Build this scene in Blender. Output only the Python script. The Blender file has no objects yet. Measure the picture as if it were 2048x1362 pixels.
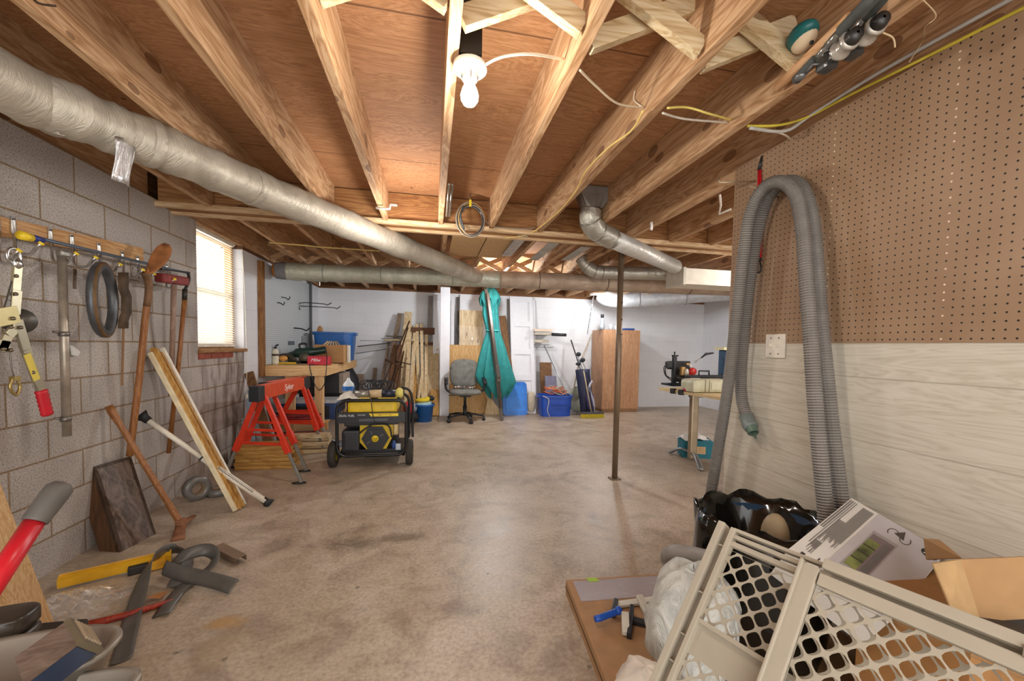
import bpy, bmesh, math, random
from mathutils import Vector as V, Matrix
random.seed(7)
S = bpy.context.scene
COL = S.collection
# ---------------------------------------------------------------- camera, light, exposure
F, YAW, PITCH, ROLL, PX, PY = 812.7, .2045, .0467, .01844, 1031.8, 729.5
def _rot():
    cy, sy = math.cos(YAW), math.sin(YAW); cp, sp = math.cos(PITCH), math.sin(PITCH); cr, sr = math.cos(ROLL), math.sin(ROLL)
    return (Matrix(((cr, -sr, 0), (sr, cr, 0), (0, 0, 1))) @ Matrix(((1, 0, 0), (0, cp, -sp), (0, sp, cp)))
            @ Matrix(((cy, -sy, 0), (0, 0, -1), (sy, cy, 0))))
R = _rot(); RT = R.transposed(); CAM = V((0, 0, 1.2))
cd = bpy.data.cameras.new('camera'); cam = bpy.data.objects.new('camera', cd); COL.objects.link(cam)
cd.sensor_width = 36; cd.lens = F / 2048 * 36; cd.shift_x = -(PX - 1024) / 2048; cd.shift_y = (PY - 681) / 2048
cd.clip_start = .02
m4 = Matrix((R[0], -R[1], -R[2])).transposed().to_4x4(); m4.translation = CAM
cam.matrix_world = m4; S.camera = cam
S.view_settings.view_transform = 'Standard'; S.view_settings.look = 'None'; S.view_settings.gamma = 1
S.view_settings.use_curve_mapping = False; S.view_settings.exposure = 1.5
W = bpy.data.worlds.new('world'); S.world = W; W.use_nodes = True
W.node_tree.nodes['Background'].inputs[0].default_value = (1, .985, .96, 1)
W.node_tree.nodes['Background'].inputs[1].default_value = 1.5
def lamp(name, kind, loc, power, color, size=.1, size_y=None, rot=None):
    l = bpy.data.lights.new(name, kind); o = bpy.data.objects.new(name, l); COL.objects.link(o)
    l.energy = power; l.color = color; o.location = loc
    if kind == 'AREA':
        l.size = size
        if size_y: l.shape = 'RECTANGLE'; l.size_y = size_y
    else: l.shadow_soft_size = size
    if rot: o.rotation_euler = rot
    return o
lamp('bulb_light', 'POINT', (.117, 1.415, 1.955), 6.5, (1, .94, .86), .035)
lamp('side_light', 'POINT', (-.15, 3.0, 1.90), 7, (1, .95, .90), .05)  # unseen added light, placed to suit the tool shadows; no lamp modelled
lamp('far_light', 'POINT', (.9, 5.7, 1.98), 26, (.93, .965, 1), .06)  # unseen light added behind the cross duct, no bulb modelled
lamp('fixture_light', 'POINT', (2.75, 6.35, 1.97), 13, (.93, .97, 1), .06)
lamp('window_daylight', 'AREA', (-2.5, 4.25, 1.75), 5, (1, .98, .95), 1.1, 1.2, (0, -math.pi / 2, 0))
lamp('right_fill_light', 'POINT', (3.6, 3.4, 1.95), 12, (1, .95, .90), .08)  # added fill behind the partition, no fixture there

# ---------------------------------------------------------------- helpers
def at(x, y, X=None, Y=None, Z=None, D=None):
    r = RT @ V(((x - PX) / F, (y - PY) / F, 1))
    if X is not None: k = X / r.x
    elif Y is not None: k = Y / r.y
    elif Z is not None: k = (Z - 1.2) / r.z
    else: k = D
    return CAM + r * k
def prj(p):
    q = R @ (V(p) - CAM); return PX + F * q.x / q.z, PY + F * q.y / q.z
def lin(h):
    if isinstance(h, str):
        c = [int(h[i:i + 2], 16) / 255 for i in (0, 2, 4)]
        return tuple(((v + .055) / 1.055) ** 2.4 if v > .04045 else v / 12.92 for v in c) + (1,)
    return tuple(h) + (1,)
MATS = {}
class NT:
    def __init__(s, name):
        s.m = bpy.data.materials.new(name); s.m.use_nodes = True; s.t = s.m.node_tree; s.n = s.t.nodes; s.b = s.n['Principled BSDF']
    def add(s, k, **kw):
        n = s.n.new(k)
        for a, v in kw.items(): setattr(n, a, v)
        return n
    def l(s, a, b): s.t.links.new(a, b)
    def coord(s, scale=(1, 1, 1), loc=(0, 0, 0), rot=(0, 0, 0), kind='Object', rnd=True):
        c = s.add('ShaderNodeTexCoord'); m = s.add('ShaderNodeMapping')
        m.inputs['Scale'].default_value = scale; m.inputs['Rotation'].default_value = rot
        s.l(c.outputs[kind], m.inputs[0])
        if rnd:
            o = s.add('ShaderNodeObjectInfo'); k = s.add('ShaderNodeMath', operation='MULTIPLY'); k.inputs[1].default_value = 37
            s.l(o.outputs['Random'], k.inputs[0]); s.l(k.outputs[0], m.inputs['Location'])
        else: m.inputs['Location'].default_value = loc
        return m.outputs[0]
    def noise(s, vec, scale, detail=4, rough=.5, dist=0):
        n = s.add('ShaderNodeTexNoise'); n.inputs['Scale'].default_value = scale; n.inputs['Detail'].default_value = detail
        n.inputs['Roughness'].default_value = rough; n.inputs['Distortion'].default_value = dist
        s.l(vec, n.inputs[0]); return n.outputs[0]
    def ramp(s, f, stops):
        r = s.add('ShaderNodeValToRGB'); e = r.color_ramp.elements
        while len(e) < len(stops): e.new(.5)
        for i, (p, c) in enumerate(stops): e[i].position = p; e[i].color = lin(c)
        s.l(f, r.inputs[0]); return r.outputs[0]
    def mix(s, f, a, b, mode='MIX'):
        n = s.add('ShaderNodeMix', data_type='RGBA', blend_type=mode)
        for i, v in ((0, f), (6, a), (7, b)):
            if hasattr(v, 'links'): s.l(v, n.inputs[i])
            elif i == 0: n.inputs[0].default_value = v
            else: n.inputs[i].default_value = lin(v)
        return n.outputs[2]
    def math(s, op, a, b=0, c=None):
        n = s.add('ShaderNodeMath', operation=op)
        for i, v in enumerate((a, b) if c is None else (a, b, c)):
            if hasattr(v, 'links'): s.l(v, n.inputs[i])
            else: n.inputs[i].default_value = v
        return n.outputs[0]
    def bump(s, h, st=.3, d=.01):
        b = s.add('ShaderNodeBump'); b.inputs['Strength'].default_value = st; b.inputs['Distance'].default_value = d
        s.l(h, b.inputs['Height']); s.l(b.outputs[0], s.b.inputs['Normal'])
    def out(s, col=None, rough=.6, metal=0, **kw):
        if col is not None:
            if hasattr(col, 'links'): s.l(col, s.b.inputs['Base Color'])
            else: s.b.inputs['Base Color'].default_value = lin(col)
        if hasattr(rough, 'links'): s.l(rough, s.b.inputs['Roughness'])
        else: s.b.inputs['Roughness'].default_value = rough
        s.b.inputs['Metallic'].default_value = metal
        for k, v in kw.items(): s.b.inputs[k.replace('_', ' ')].default_value = v
        return s.m
def mat(col, rough=.5, metal=0, var=.12, **kw):
    """flat paint / plastic / metal with a faint procedural mottling"""
    key = (col, rough, metal, var, tuple(kw.items()))
    if key in MATS: return MATS[key]
    t = NT('m_' + col); c = lin(col)
    f = t.noise(t.coord(), 14, 4)
    d = tuple(max(0, v * (1 - var)) for v in c[:3]); u = tuple(min(1, v * (1 + var)) for v in c[:3])
    MATS[key] = t.out(t.ramp(f, [(.3, d), (.7, u)]), rough, metal, **kw); return MATS[key]
def wood(name, cols, axis=1, scale=1., rough=.7, rings=True, knots=0., bump=.15):
    """cols dark..light; axis = direction of grain in object space"""
    key = (name, axis)
    if key in MATS: return MATS[key]
    t = NT(name); sc = [9 * scale] * 3; sc[axis] = .9 * scale
    v = t.coord(sc); n1 = t.noise(v, 1.3, 5, .55, .6)
    sc2 = [60 * scale] * 3; sc2[axis] = 1.6 * scale
    n2 = t.noise(t.coord(sc2), 1.5, 3, .6)
    w = t.math('FRACT', t.math('MULTIPLY', n1, 9 if rings else 4)); w = t.math('ABSOLUTE', t.math('SUBTRACT', w, .5))
    f = t.math('ADD', t.math('MULTIPLY', w, .9), t.math('MULTIPLY', n2, .5))
    n = len(cols); col = t.ramp(f, [(.12 + .62 * i / (n - 1), c) for i, c in enumerate(cols)])
    big = t.noise(t.coord((1.1, 1.1, 1.1)), 1.2, 3)
    col = t.mix(t.math('MULTIPLY', big, .30), col, cols[0], 'MULTIPLY')
    if knots:
        k = t.add('ShaderNodeTexVoronoi'); sc3 = [6 * scale] * 3; sc3[axis] = 3. * scale
        t.l(t.coord(sc3), k.inputs[0]); k.inputs['Scale'].default_value = 1
        kk = t.math('LESS_THAN', k.outputs['Distance'], knots)
        col = t.mix(t.math('MULTIPLY', kk, .6), col, '5a3014')
    t.bump(n2, bump, .003)
    MATS[key] = t.out(col, rough); return MATS[key]
def pine(a=1): return wood('pine_joist', ['946a44', 'b38a60', 'c8a078', 'd6b48c'], a, 1, .72, knots=.17)
def lumber(a=2): return wood('fresh_lumber', ['a8895c', 'c8ad82', 'd8c39c', 'e2d2b0'], a, 1, .7, knots=.12)
def goldw(a=2): return wood('gold_board', ['9a6a2c', 'b98a42', 'cfa55c'], a, .9, .6)
def walnut(a=2): return wood('dark_walnut', ['30221a', '4c3a2e', '665346', '7a6658'], a, 1.2, .5, rings=False)
def greyw(a=2): return wood('grey_old_board', ['6a5748', '86715e', '9c8874'], a, 1, .8)
def oak(a=2): return wood('oak_laminate', ['a0714b', 'b98a63', 'c8a07c'], a, 1.2, .5)
def brownw(a=2): return wood('rusty_brown_wood', ['5a3a22', '74502f', '8c6842'], a, 1, .75)
def handle_w(a=2): return wood('tool_handle_wood', ['7c4a20', '97602f', 'a87440'], a, 1.5, .5)

class B:
    def __init__(s): s.v = []; s.f = []; s.mi = []; s.k = 0; s.sm = []
    def add(s, vs, fs, smooth=False):
        o = len(s.v); s.v += [V(v) for v in vs]; s.f += [tuple(i + o for i in f) for f in fs]
        s.mi += [s.k] * len(fs); s.sm += [smooth] * len(fs); return s
    def box(s, c, d, M=None, bev=0):
        c = V(c); x, y, z = d[0] / 2, d[1] / 2, d[2] / 2
        if bev:
            bm = bmesh.new(); bmesh.ops.create_cube(bm, size=1)
            for q in bm.verts: q.co = V((q.co.x * d[0], q.co.y * d[1], q.co.z * d[2]))
            bmesh.ops.bevel(bm, geom=bm.edges[:], offset=bev, segments=2, affect='EDGES', profile=.6)
            bm.verts.index_update()
            vs = [q.co.copy() for q in bm.verts]; fs = [tuple(q.index for q in f.verts) for f in bm.faces]; bm.free()
        else:
            vs = [V((a, b, e)) for a in (-x, x) for b in (-y, y) for e in (-z, z)]
            fs = [(0, 1, 3, 2), (4, 6, 7, 5), (0, 4, 5, 1), (2, 3, 7, 6), (0, 2, 6, 4), (1, 5, 7, 3)]
        if M is not None: vs = [M @ q for q in vs]
        return s.add([q + c for q in vs], fs)
    def mm(s, a, b): # box by min, max corners
        a, b = V(a), V(b); return s.box((a + b) / 2, [abs(b[i] - a[i]) for i in range(3)])
    def bar(s, a, b, w, h, up=(0, 0, 1), bev=0):
        """box from a to b; h measured along up, w sideways"""
        a, b = V(a), V(b); y = (b - a); L = y.length; y.normalize(); x = y.cross(V(up))
        if x.length < 1e-4: x = y.cross(V((1, 0, 0)))
        x.normalize(); z = x.cross(y); M = Matrix((x, y, z)).transposed()
        return s.box((a + b) / 2, (w, L, h), M, bev)
    def tube(s, pts, r, n=10, cap=True, closed=False, flat=None, ref=None):
        pts = [V(p) for p in pts]; m = len(pts); rr = r if isinstance(r, (list, tuple)) else [r] * m
        vs = []; fs = []; pu = None
        for i, p in enumerate(pts):
            if closed: t = pts[(i + 1) % m] - pts[i - 1]
            else: t = pts[min(i + 1, m - 1)] - pts[max(i - 1, 0)]
            if t.length < 1e-9: t = V((0, 0, 1))
            t.normalize()
            if ref is not None: pu = V(ref)
            elif pu is None: pu = V((0, 0, 1)) if abs(t.z) < .9 else V((1, 0, 0))
            u = pu - t * pu.dot(t)
            if u.length < 1e-5: u = t.orthogonal()
            u.normalize(); pu = u; w = t.cross(u)
            for j in range(n):
                a = 2 * math.pi * j / n + (math.pi / n if flat else 0)
                ru, rw = (rr[i], rr[i]) if not flat else (rr[i] * flat[0], rr[i] * flat[1])
                vs.append(p + u * math.cos(a) * ru + w * math.sin(a) * rw)
        for i in range(m if closed else m - 1):
            k = (i + 1) % m
            for j in range(n): fs.append((i * n + j, i * n + (j + 1) % n, k * n + (j + 1) % n, k * n + j))
        if cap and not closed: fs += [tuple(range(n))[::-1], tuple(range((m - 1) * n, m * n))]
        return s.add(vs, fs, n > 5)
    def cyl(s, a, b, r, r2=None, n=20): return s.tube([a, b], [r, r if r2 is None else r2], n)
    def lathe(s, prof, o, axis=(0, 0, 1), n=24):
        """prof [(r, h)] around axis from o"""
        o, ax = V(o), V(axis).normalized(); u = ax.orthogonal().normalized(); w = ax.cross(u); vs = []; fs = []
        for r, h in prof:
            for j in range(n):
                a = 2 * math.pi * j / n; vs.append(o + ax * h + (u * math.cos(a) + w * math.sin(a)) * max(r, 1e-4))
        for i in range(len(prof) - 1):
            for j in range(n): fs.append((i * n + j, i * n + (j + 1) % n, (i + 1) * n + (j + 1) % n, (i + 1) * n + j))
        return s.add(vs, fs, True)
    def prism(s, pts, ex):
        """polygon pts extruded by vector ex"""
        pts = [V(p) for p in pts]; n = len(pts); ex = V(ex)
        return s.add(pts + [p + ex for p in pts], [tuple(range(n))[::-1], tuple(range(n, 2 * n))] +
                     [(i, (i + 1) % n, n + (i + 1) % n, n + i) for i in range(n)])
    def ell(s, c, r, M=None, n=14, m=10, noise=0, seed=0):
        rnd = random.Random(seed); vs = []; fs = []
        for i in range(m + 1):
            th = math.pi * i / m
            for j in range(n):
                a = 2 * math.pi * j / n; k = 1 + noise * (rnd.random() - .5)
                q = V((r[0] * math.sin(th) * math.cos(a), r[1] * math.sin(th) * math.sin(a), r[2] * math.cos(th))) * (k if 0 < i < m else 1)
                if M is not None: q = M @ q
                vs.append(q + V(c))
        for i in range(m):
            for j in range(n): fs.append((i * n + j, i * n + (j + 1) % n, (i + 1) * n + (j + 1) % n, (i + 1) * n + j))
        return s.add(vs, fs, True)
    def sheet(s, rows, th=0, smooth=True):
        """grid of points rows[i][j]; optional thickness"""
        m, n = len(rows), len(rows[0]); P = [V(p) for r in rows for p in r]
        fs = [(i * n + j, i * n + j + 1, (i + 1) * n + j + 1, (i + 1) * n + j) for i in range(m - 1) for j in range(n - 1)]
        if not th: return s.add(P, fs, smooth)
        N = [V((0, 0, 0)) for _ in P]
        for f in fs:
            nn = (P[f[1]] - P[f[0]]).cross(P[f[3]] - P[f[0]])
            for i in f: N[i] += nn
        Q = [p - (q.normalized() if q.length else q) * th for p, q in zip(P, N)]; k = len(P)
        g = fs + [tuple(i + k for i in f[::-1]) for f in fs]
        ed = [i * n for i in range(m)]
        bd = [j for j in range(n)] + [i * n + n - 1 for i in range(1, m)] + [(m - 1) * n + j for j in range(n - 2, -1, -1)] + [i * n for i in range(m - 2, 0, -1)]
        for a, b in zip(bd, bd[1:] + bd[:1]): g.append((b, a, a + k, b + k))
        return s.add(P + Q, g, smooth)
def root_loc(o):
    p = V((0, 0, 0))
    while o is not None: p += o.location; o = o.parent
    return p
def mk(name, b, m, parent=None, label=None, smooth=None, mod=None):
    me = bpy.data.meshes.new(name)
    if parent is not None: off = root_loc(parent)
    else:
        xs = [v.x for v in b.v]; ys = [v.y for v in b.v]; zs = [v.z for v in b.v]
        off = V(((min(xs) + max(xs)) / 2, (min(ys) + max(ys)) / 2, min(zs)))
    me.from_pydata([v - off for v in b.v], [], b.f)
    for x in (m if isinstance(m, (list, tuple)) else [m]): me.materials.append(x)
    me.polygons.foreach_set('material_index', b.mi)
    me.polygons.foreach_set('use_smooth', [smooth] * len(b.f) if smooth is not None else b.sm)
    bm = bmesh.new(); bm.from_mesh(me); bmesh.ops.recalc_face_normals(bm, faces=bm.faces[:]); bm.to_mesh(me); bm.free()
    o = bpy.data.objects.new(name, me); COL.objects.link(o)
    if parent is not None: o.parent = parent
    else: o.location = off
    if label: o['label'] = label
    if mod: mod(o)
    return o
def tag(o, label, cat, group=None, kind=None):
    o['label'] = label; o['category'] = cat
    if group: o['group'] = group
    if kind: o['kind'] = kind
    return o
def thing(name, label, cat, loc, group=None):
    o = bpy.data.objects.new(name, None); o.empty_display_size = .05; COL.objects.link(o); o.location = V(loc)
    return tag(o, label, cat, group)
def one(name, b, m, label, cat, group=None, kind=None, **kw): return tag(mk(name, b, m, **kw), label, cat, group, kind)
def struct(name, b, m):
    o = mk(name, b, m); o['kind'] = 'structure'; return o
def subsurf(n=1):
    def f(o):
        q = o.modifiers.new('s', 'SUBSURF'); q.levels = n; q.render_levels = n
    return f
def text(name, s, loc, right, up, size, m, parent, depth=.0008, shear=0, align='CENTER'):
    cu = bpy.data.curves.new(name, 'FONT'); cu.body = s; cu.size = size; cu.extrude = depth; cu.align_x = align; cu.align_y = 'CENTER'; cu.shear = shear
    tmp = bpy.data.objects.new('tmp', cu); COL.objects.link(tmp)
    dg = bpy.context.evaluated_depsgraph_get(); dg.update(); me = bpy.data.meshes.new_from_object(tmp.evaluated_get(dg))
    bpy.data.objects.remove(tmp); bpy.data.curves.remove(cu)
    r, u = V(right).normalized(), V(up).normalized(); n = r.cross(u).normalized(); u = n.cross(r)
    M = Matrix((r, u, n)).transposed().to_4x4(); M.translation = V(loc) - root_loc(parent)
    me.transform(M); me.materials.clear(); me.materials.append(m)
    o = bpy.data.objects.new(name, me); COL.objects.link(o); o.parent = parent; return o
def cr(pts, n=8, closed=False):
    """catmull-rom through pts"""
    P = [V(p) for p in pts]; out = []; m = len(P)
    for i in range(m if closed else m - 1):
        g = (lambda k: P[k % m]) if closed else (lambda k: P[max(0, min(m - 1, k))])
        a, b, c, d = g(i - 1), g(i), g(i + 1), g(i + 2)
        for j in range(n):
            t = j / n; out.append(.5 * ((2 * b) + (c - a) * t + (2 * a - 5 * b + 4 * c - d) * t * t + (3 * b - a - 3 * c + d) * t ** 3))
    if not closed: out.append(P[-1])
    return out
def arc(c, u, w, r, a0, a1, n=10): return [V(c) + V(u) * r * math.cos(a0 + (a1 - a0) * i / n) + V(w) * r * math.sin(a0 + (a1 - a0) * i / n) for i in range(n + 1)]
# ---------------------------------------------------------------- materials of the shell
def block_mat(name, base, mortar, axis, phase, paint=False, warm=None):
    t = NT(name); c = t.add('ShaderNodeTexCoord'); g = t.add('ShaderNodeNewGeometry'); sp = t.add('ShaderNodeSeparateXYZ'); t.l(g.outputs['Position'], sp.inputs[0])
    cb = t.add('ShaderNodeCombineXYZ'); t.l(t.math('ADD', sp.outputs[axis], phase[0]), cb.inputs[0]); t.l(t.math('ADD', sp.outputs[2], phase[1]), cb.inputs[1])
    br = t.add('ShaderNodeTexBrick'); t.l(cb.outputs[0], br.inputs[0]); br.inputs['Scale'].default_value = 1
    br.inputs['Brick Width'].default_value = .4064; br.inputs['Row Height'].default_value = .2; br.inputs['Mortar Size'].default_value = .0055 if not paint else .004
    br.inputs['Mortar Smooth'].default_value = .3; br.inputs['Bias'].default_value = 0
    sp1 = t.noise(g.outputs['Position'], 130, 3, .8); big = t.noise(g.outputs['Position'], 1.7, 4); mid = t.noise(g.outputs['Position'], 30, 4)
    if paint:
        col = t.ramp(big, [(.3, base[0]), (.7, base[1])]); col = t.mix(t.math('MULTIPLY', br.outputs['Fac'], .35), col, mortar)
        t.bump(t.math('ADD', t.math('MULTIPLY', br.outputs['Fac'], -1), t.math('MULTIPLY', mid, .35)), .30, .006)
    else:
        br.inputs['Color1'].default_value = lin(base[0]); br.inputs['Color2'].default_value = lin(base[1]); br.inputs['Mortar'].default_value = lin(mortar)
        col = t.mix(.9, br.outputs['Color'], t.ramp(sp1, [(.34, '5c544e'), (.42, 'd0cac4'), (.56, 'f2ece6'), (.7, 'ffffff')]), 'MULTIPLY')
        col = t.mix(t.math('MULTIPLY', t.ramp(big, [(.45, '000000'), (.75, 'ffffff')]), .45), col, '8a7a68', 'MULTIPLY')
        if warm: # rust and soot streaks on the courses under the window
            sy = t.add('ShaderNodeMapRange'); t.l(sp.outputs[1], sy.inputs[0]); sy.inputs[1].default_value = 3.5; sy.inputs[2].default_value = 4.4
            st = t.noise(t.coord((9, 9, 2.5), rnd=False), 1.2, 4, .6)
            col = t.mix(t.math('MULTIPLY', t.math('MULTIPLY', sy.outputs[0], t.ramp(st, [(.42, '000000'), (.62, 'ffffff')])), .8), col, '5d4a3e')
        t.bump(t.math('ADD', t.math('MULTIPLY', br.outputs['Fac'], -.6), t.math('MULTIPLY', sp1, .6)), .45, .005)
    return t.out(col, .85 if not paint else .6)
M_BLOCK = block_mat('bare_block', ('c2bebb', 'd0ccc8'), 'a08c72', 1, (-2.476 + 4.064, .02), warm=True)
M_WHITEY = block_mat('white_block_side', ('d9dbe0', 'e4e6ea'), 'c6c9cf', 1, (0, .07), True)
M_WHITEX = block_mat('white_block_back', ('dcdde1', 'e6e7ea'), 'c4c7cd', 0, (4.2, .07), True)
def ply_mat(name, cols, ax=0, scale=1., seam=True):
    t = NT(name); sc = [5 * scale] * 3; sc[ax] = 1.1 * scale
    v = t.coord(sc, rnd=False); n1 = t.noise(v, 1.1, 6, .6, 1.4); w = t.math('FRACT', t.math('MULTIPLY', n1, 14)); w = t.math('ABSOLUTE', t.math('SUBTRACT', w, .5))
    sc2 = [70 * scale] * 3; sc2[ax] = 4 * scale; n2 = t.noise(t.coord(sc2, rnd=False), 1, 3, .7)
    f = t.math('ADD', t.math('MULTIPLY', w, .8), t.math('MULTIPLY', n2, .55)); n = len(cols)
    col = t.ramp(f, [(.1 + .75 * i / (n - 1), c) for i, c in enumerate(cols)])
    col = t.mix(t.math('MULTIPLY', t.noise(t.coord((1, 1, 1), rnd=False), 1.6, 4), .32), col, cols[0], 'MULTIPLY')
    if seam:
        g = t.add('ShaderNodeNewGeometry'); sp = t.add('ShaderNodeSeparateXYZ'); t.l(g.outputs['Position'], sp.inputs[0])
        a = t.math('ABSOLUTE', t.math('SUBTRACT', t.math('FRACT', t.math('DIVIDE', t.math('SUBTRACT', sp.outputs[1], 2.79 - .61), 1.22)), .5))
        col = t.mix(t.math('MULTIPLY', t.math('LESS_THAN', a, .0035), .7), col, '4a2c16')
        vo = t.add('ShaderNodeTexVoronoi'); t.l(t.coord((1, 1, 1), rnd=False), vo.inputs[0]); vo.inputs['Scale'].default_value = 3.2
        col = t.mix(t.math('MULTIPLY', t.math('LESS_THAN', vo.outputs['Distance'], .035), .75), col, '3a2010')
    t.bump(n2, .15, .003)
    return t.out(col, .75)
M_PLY = ply_mat('subfloor_plywood', ['8c5e3c', 'aa7a50', 'ba8a60', 'c89c72'])
M_PLYB = ply_mat('pale_plywood', ['a87e4c', 'c49c68', 'd2b081', 'dcc096'], 2, 1.2, False)
def floor_mat():
    t = NT('concrete_floor'); g = t.add('ShaderNodeNewGeometry'); p = g.outputs['Position']
    a = t.noise(p, .9, 5, .55, .4); b = t.noise(p, 5, 6, .65, .8); c = t.noise(p, 55, 4, .7); d = t.noise(p, 2.3, 4, .6, 1.2)
    col = t.ramp(a, [(.28, 'b9ab9b'), (.5, 'cdc1b3'), (.72, 'dbd2c8')])
    col = t.mix(.75, col, t.ramp(b, [(.25, 'a89880'), (.5, 'e6dece'), (.75, 'fffef8')]), 'MULTIPLY')
    col = t.mix(.6, col, t.ramp(c, [(.3, 'a89c92'), (.6, 'ffffff')]), 'MULTIPLY')
    col = t.mix(t.math('MULTIPLY', t.ramp(d, [(.53, '000000'), (.68, 'ffffff')]), .42), col, '6a5a4e')
    # oil stains, chalk and paint marks each at its own place
    def spot(x, y, rx, ry, colr, k, sharp=.3):
        nonlocal col
        sp = t.add('ShaderNodeMapping'); sp.vector_type = 'POINT'; t.l(p, sp.inputs[0])
        sp.inputs['Scale'].default_value = (1 / rx, 1 / ry, 0); sp.inputs['Location'].default_value = (-x / rx, -y / ry, 0)
        ln = t.add('ShaderNodeVectorMath', operation='LENGTH'); t.l(sp.outputs[0], ln.inputs[0])
        f = t.math('ADD', ln.outputs['Value'], t.math('MULTIPLY', t.math('SUBTRACT', b, .5), 1.8))
        col = t.mix(t.math('MULTIPLY', t.ramp(f, [(.3, 'ffffff'), (1., '000000')]), k), col, colr)
    for q in ((720, 1090, .16, .12, '54473d', .6), (800, 1075, .2, .1, '5c4e44', .5), (560, 1090, .1, .1, '5c4e44', .35), (450, 1245, .09, .05, 'b08230', .7), (430, 1300, .12, .12, 'a68a5c', .4),
              (850, 1210, .25, .2, '8a7058', .3), (1060, 960, .5, .15, '7a6a60', .3), (640, 945, .25, .12, '77675c', .4)):
        w = at(q[0], q[1], Z=0); spot(w.x, w.y, q[2], q[3], q[4], q[5])
    vo = t.add('ShaderNodeTexVoronoi'); t.l(p, vo.inputs[0]); vo.inputs['Scale'].default_value = 4.5
    col = t.mix(t.math('MULTIPLY', t.math('LESS_THAN', vo.outputs['Distance'], .045), .6), col, '4e5048')
    t.bump(t.math('ADD', b, t.math('MULTIPLY', c, .4)), .25, .008)
    r = t.add('ShaderNodeMapRange'); t.l(b, r.inputs[0]); r.inputs[3].default_value = .24; r.inputs[4].default_value = .55
    return t.out(col, r.outputs[0])
M_FLOOR = floor_mat()
# ---------------------------------------------------------------- shell
XL, XR, YB, Y0, ZJ, ZC, GY = -1.9, 5.55, 7.55, -1.4, 2.15, 2.385, 3.36
b = B(); b.mm((-2.3, Y0, -.1), (XR + .2, YB + .2, 0)); struct('floor', b, M_FLOOR)
b = B(); b.mm((-2.3, Y0, ZC), (XR + .2, YB + .2, ZC + .02)); struct('ceiling', b, M_PLY)
WY0, WY1, WZ0, WZ1 = 3.84, 4.68, 1.12, 2.18
b = B(); b.mm((XL - .2, Y0, 0), (XL, WY0, 2.18)); b.mm((XL - .2, WY0, 0), (XL, WY1, WZ0 - .03)); struct('wall_left', b, M_BLOCK)
b = B(); b.mm((XL - .2, WY1, 0), (XL, YB + .2, 2.13)); struct('wall_left_painted', b, M_WHITEY)
b = B(); b.mm((XL, YB, 0), (XR, YB + .2, 2.13)); struct('wall_back', b, M_WHITEX)
b = B(); b.mm((XR, Y0, 0), (XR + .2, YB + .2, 2.385)); struct('wall_right', b, M_WHITEY)
DARKRIM = wood('dark_rim_wood', ['4a2c18', '6a4426', '805632'], 1, 1, .8)
b = B(); b.mm((XL - .12, Y0, 2.18), (XL - .08, WY0, ZC)); b.mm((XL - .12, WY0, 2.19), (XL - .08, YB, ZC)); b.mm((XL - .2, WY1, 2.13), (XL, YB + .1, 2.165)); struct('trim_1', b, DARKRIM)
b = B(); b.mm((XL, YB + .06, 2.17), (XR, YB + .10, ZC)); b.mm((XL, YB - .005, 2.13), (XR, YB + .14, 2.165)); struct('trim_2', b, wood('dark_rim_x', ['5a3820', '7a5230', '906640'], 0, 1, .8))
# brick patch under the sill
b = B()
for i in range(3): b.box((XL + .004, 3.93 + i * .2, 1.065), (.012, .19, .055), bev=.003)
struct('trim_3', b, mat('8f4a38', .9, var=.3))
# window
wd = B(); fw = .05
xw = XL - .12
wd.mm((xw - .03, WY0, WZ0), (xw + .03, WY0 + fw, WZ1)); wd.mm((xw - .03, WY1 - fw, WZ0), (xw + .03, WY1, WZ1)); wd.mm((xw - .03, WY0 + fw, WZ1 - fw), (xw + .03, WY1 - fw, WZ1)); wd.mm((xw - .03, WY0 + fw, WZ0), (xw + .03, WY1 - fw, WZ0 + .06))
win = struct('window_1', wd, wood('window_wood', ['8a5a2c', 'b5854a', 'c99a60'], 2, 1, .6))
b = B(); b.mm((xw - .012, WY0 + fw, 1.62), (xw + .012, WY1 - fw, 1.66)); mk('meeting_rail', b, mat('e8e6e0', .5), win)
t = NT('window_glass'); t.out('ffffff', .05, Transmission_Weight=1.0, IOR=1.05)
b = B(); b.mm((xw - .014, WY0 + fw, WZ0 + .06), (xw - .010, WY1 - fw, WZ1 - fw)); mk('pane', b, t.m, win)
b = B(); b.mm((xw - .04, WY0 - .005, WZ0 - .03), (XL + .03, WY1 + .01, WZ0)); mk('window_sill', b, wood('sill_wood', ['6a4426', '94673a', 'b08656'], 1, 1, .8), win)
# blind
bl = thing('window_blind', 'white horizontal slat blind with pull cord covering the window', 'blind', (XL - .06, 4.26, WZ0 + .02))
t = NT('blind_slat'); t.out('f4f1e8', .5, Transmission_Weight=0.0); t.b.inputs['Subsurface Weight'].default_value = 0
tr = t.add('ShaderNodeBsdfTranslucent'); tr.inputs[0].default_value = lin('c8bea4'); mx = t.add('ShaderNodeMixShader'); mx.inputs[0].default_value = .3
t.l(t.b.outputs[0], mx.inputs[1]); t.l(tr.outputs[0], mx.inputs[2]); t.l(mx.outputs[0], t.n['Material Output'].inputs[0])
b = B(); y0, y1, xs = WY0 + .01, WY1 - .055, XL - .07
z = WZ0 + .05; k = 0
while z < WZ1 - .05:
    b.add([(xs - .010, y0, z + .011), (xs - .010, y1, z + .011), (xs + .010, y1, z - .009), (xs + .010, y0, z - .009)], [(0, 1, 2, 3)]); z += .023
mk('slats', b, t.m, bl)
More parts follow.
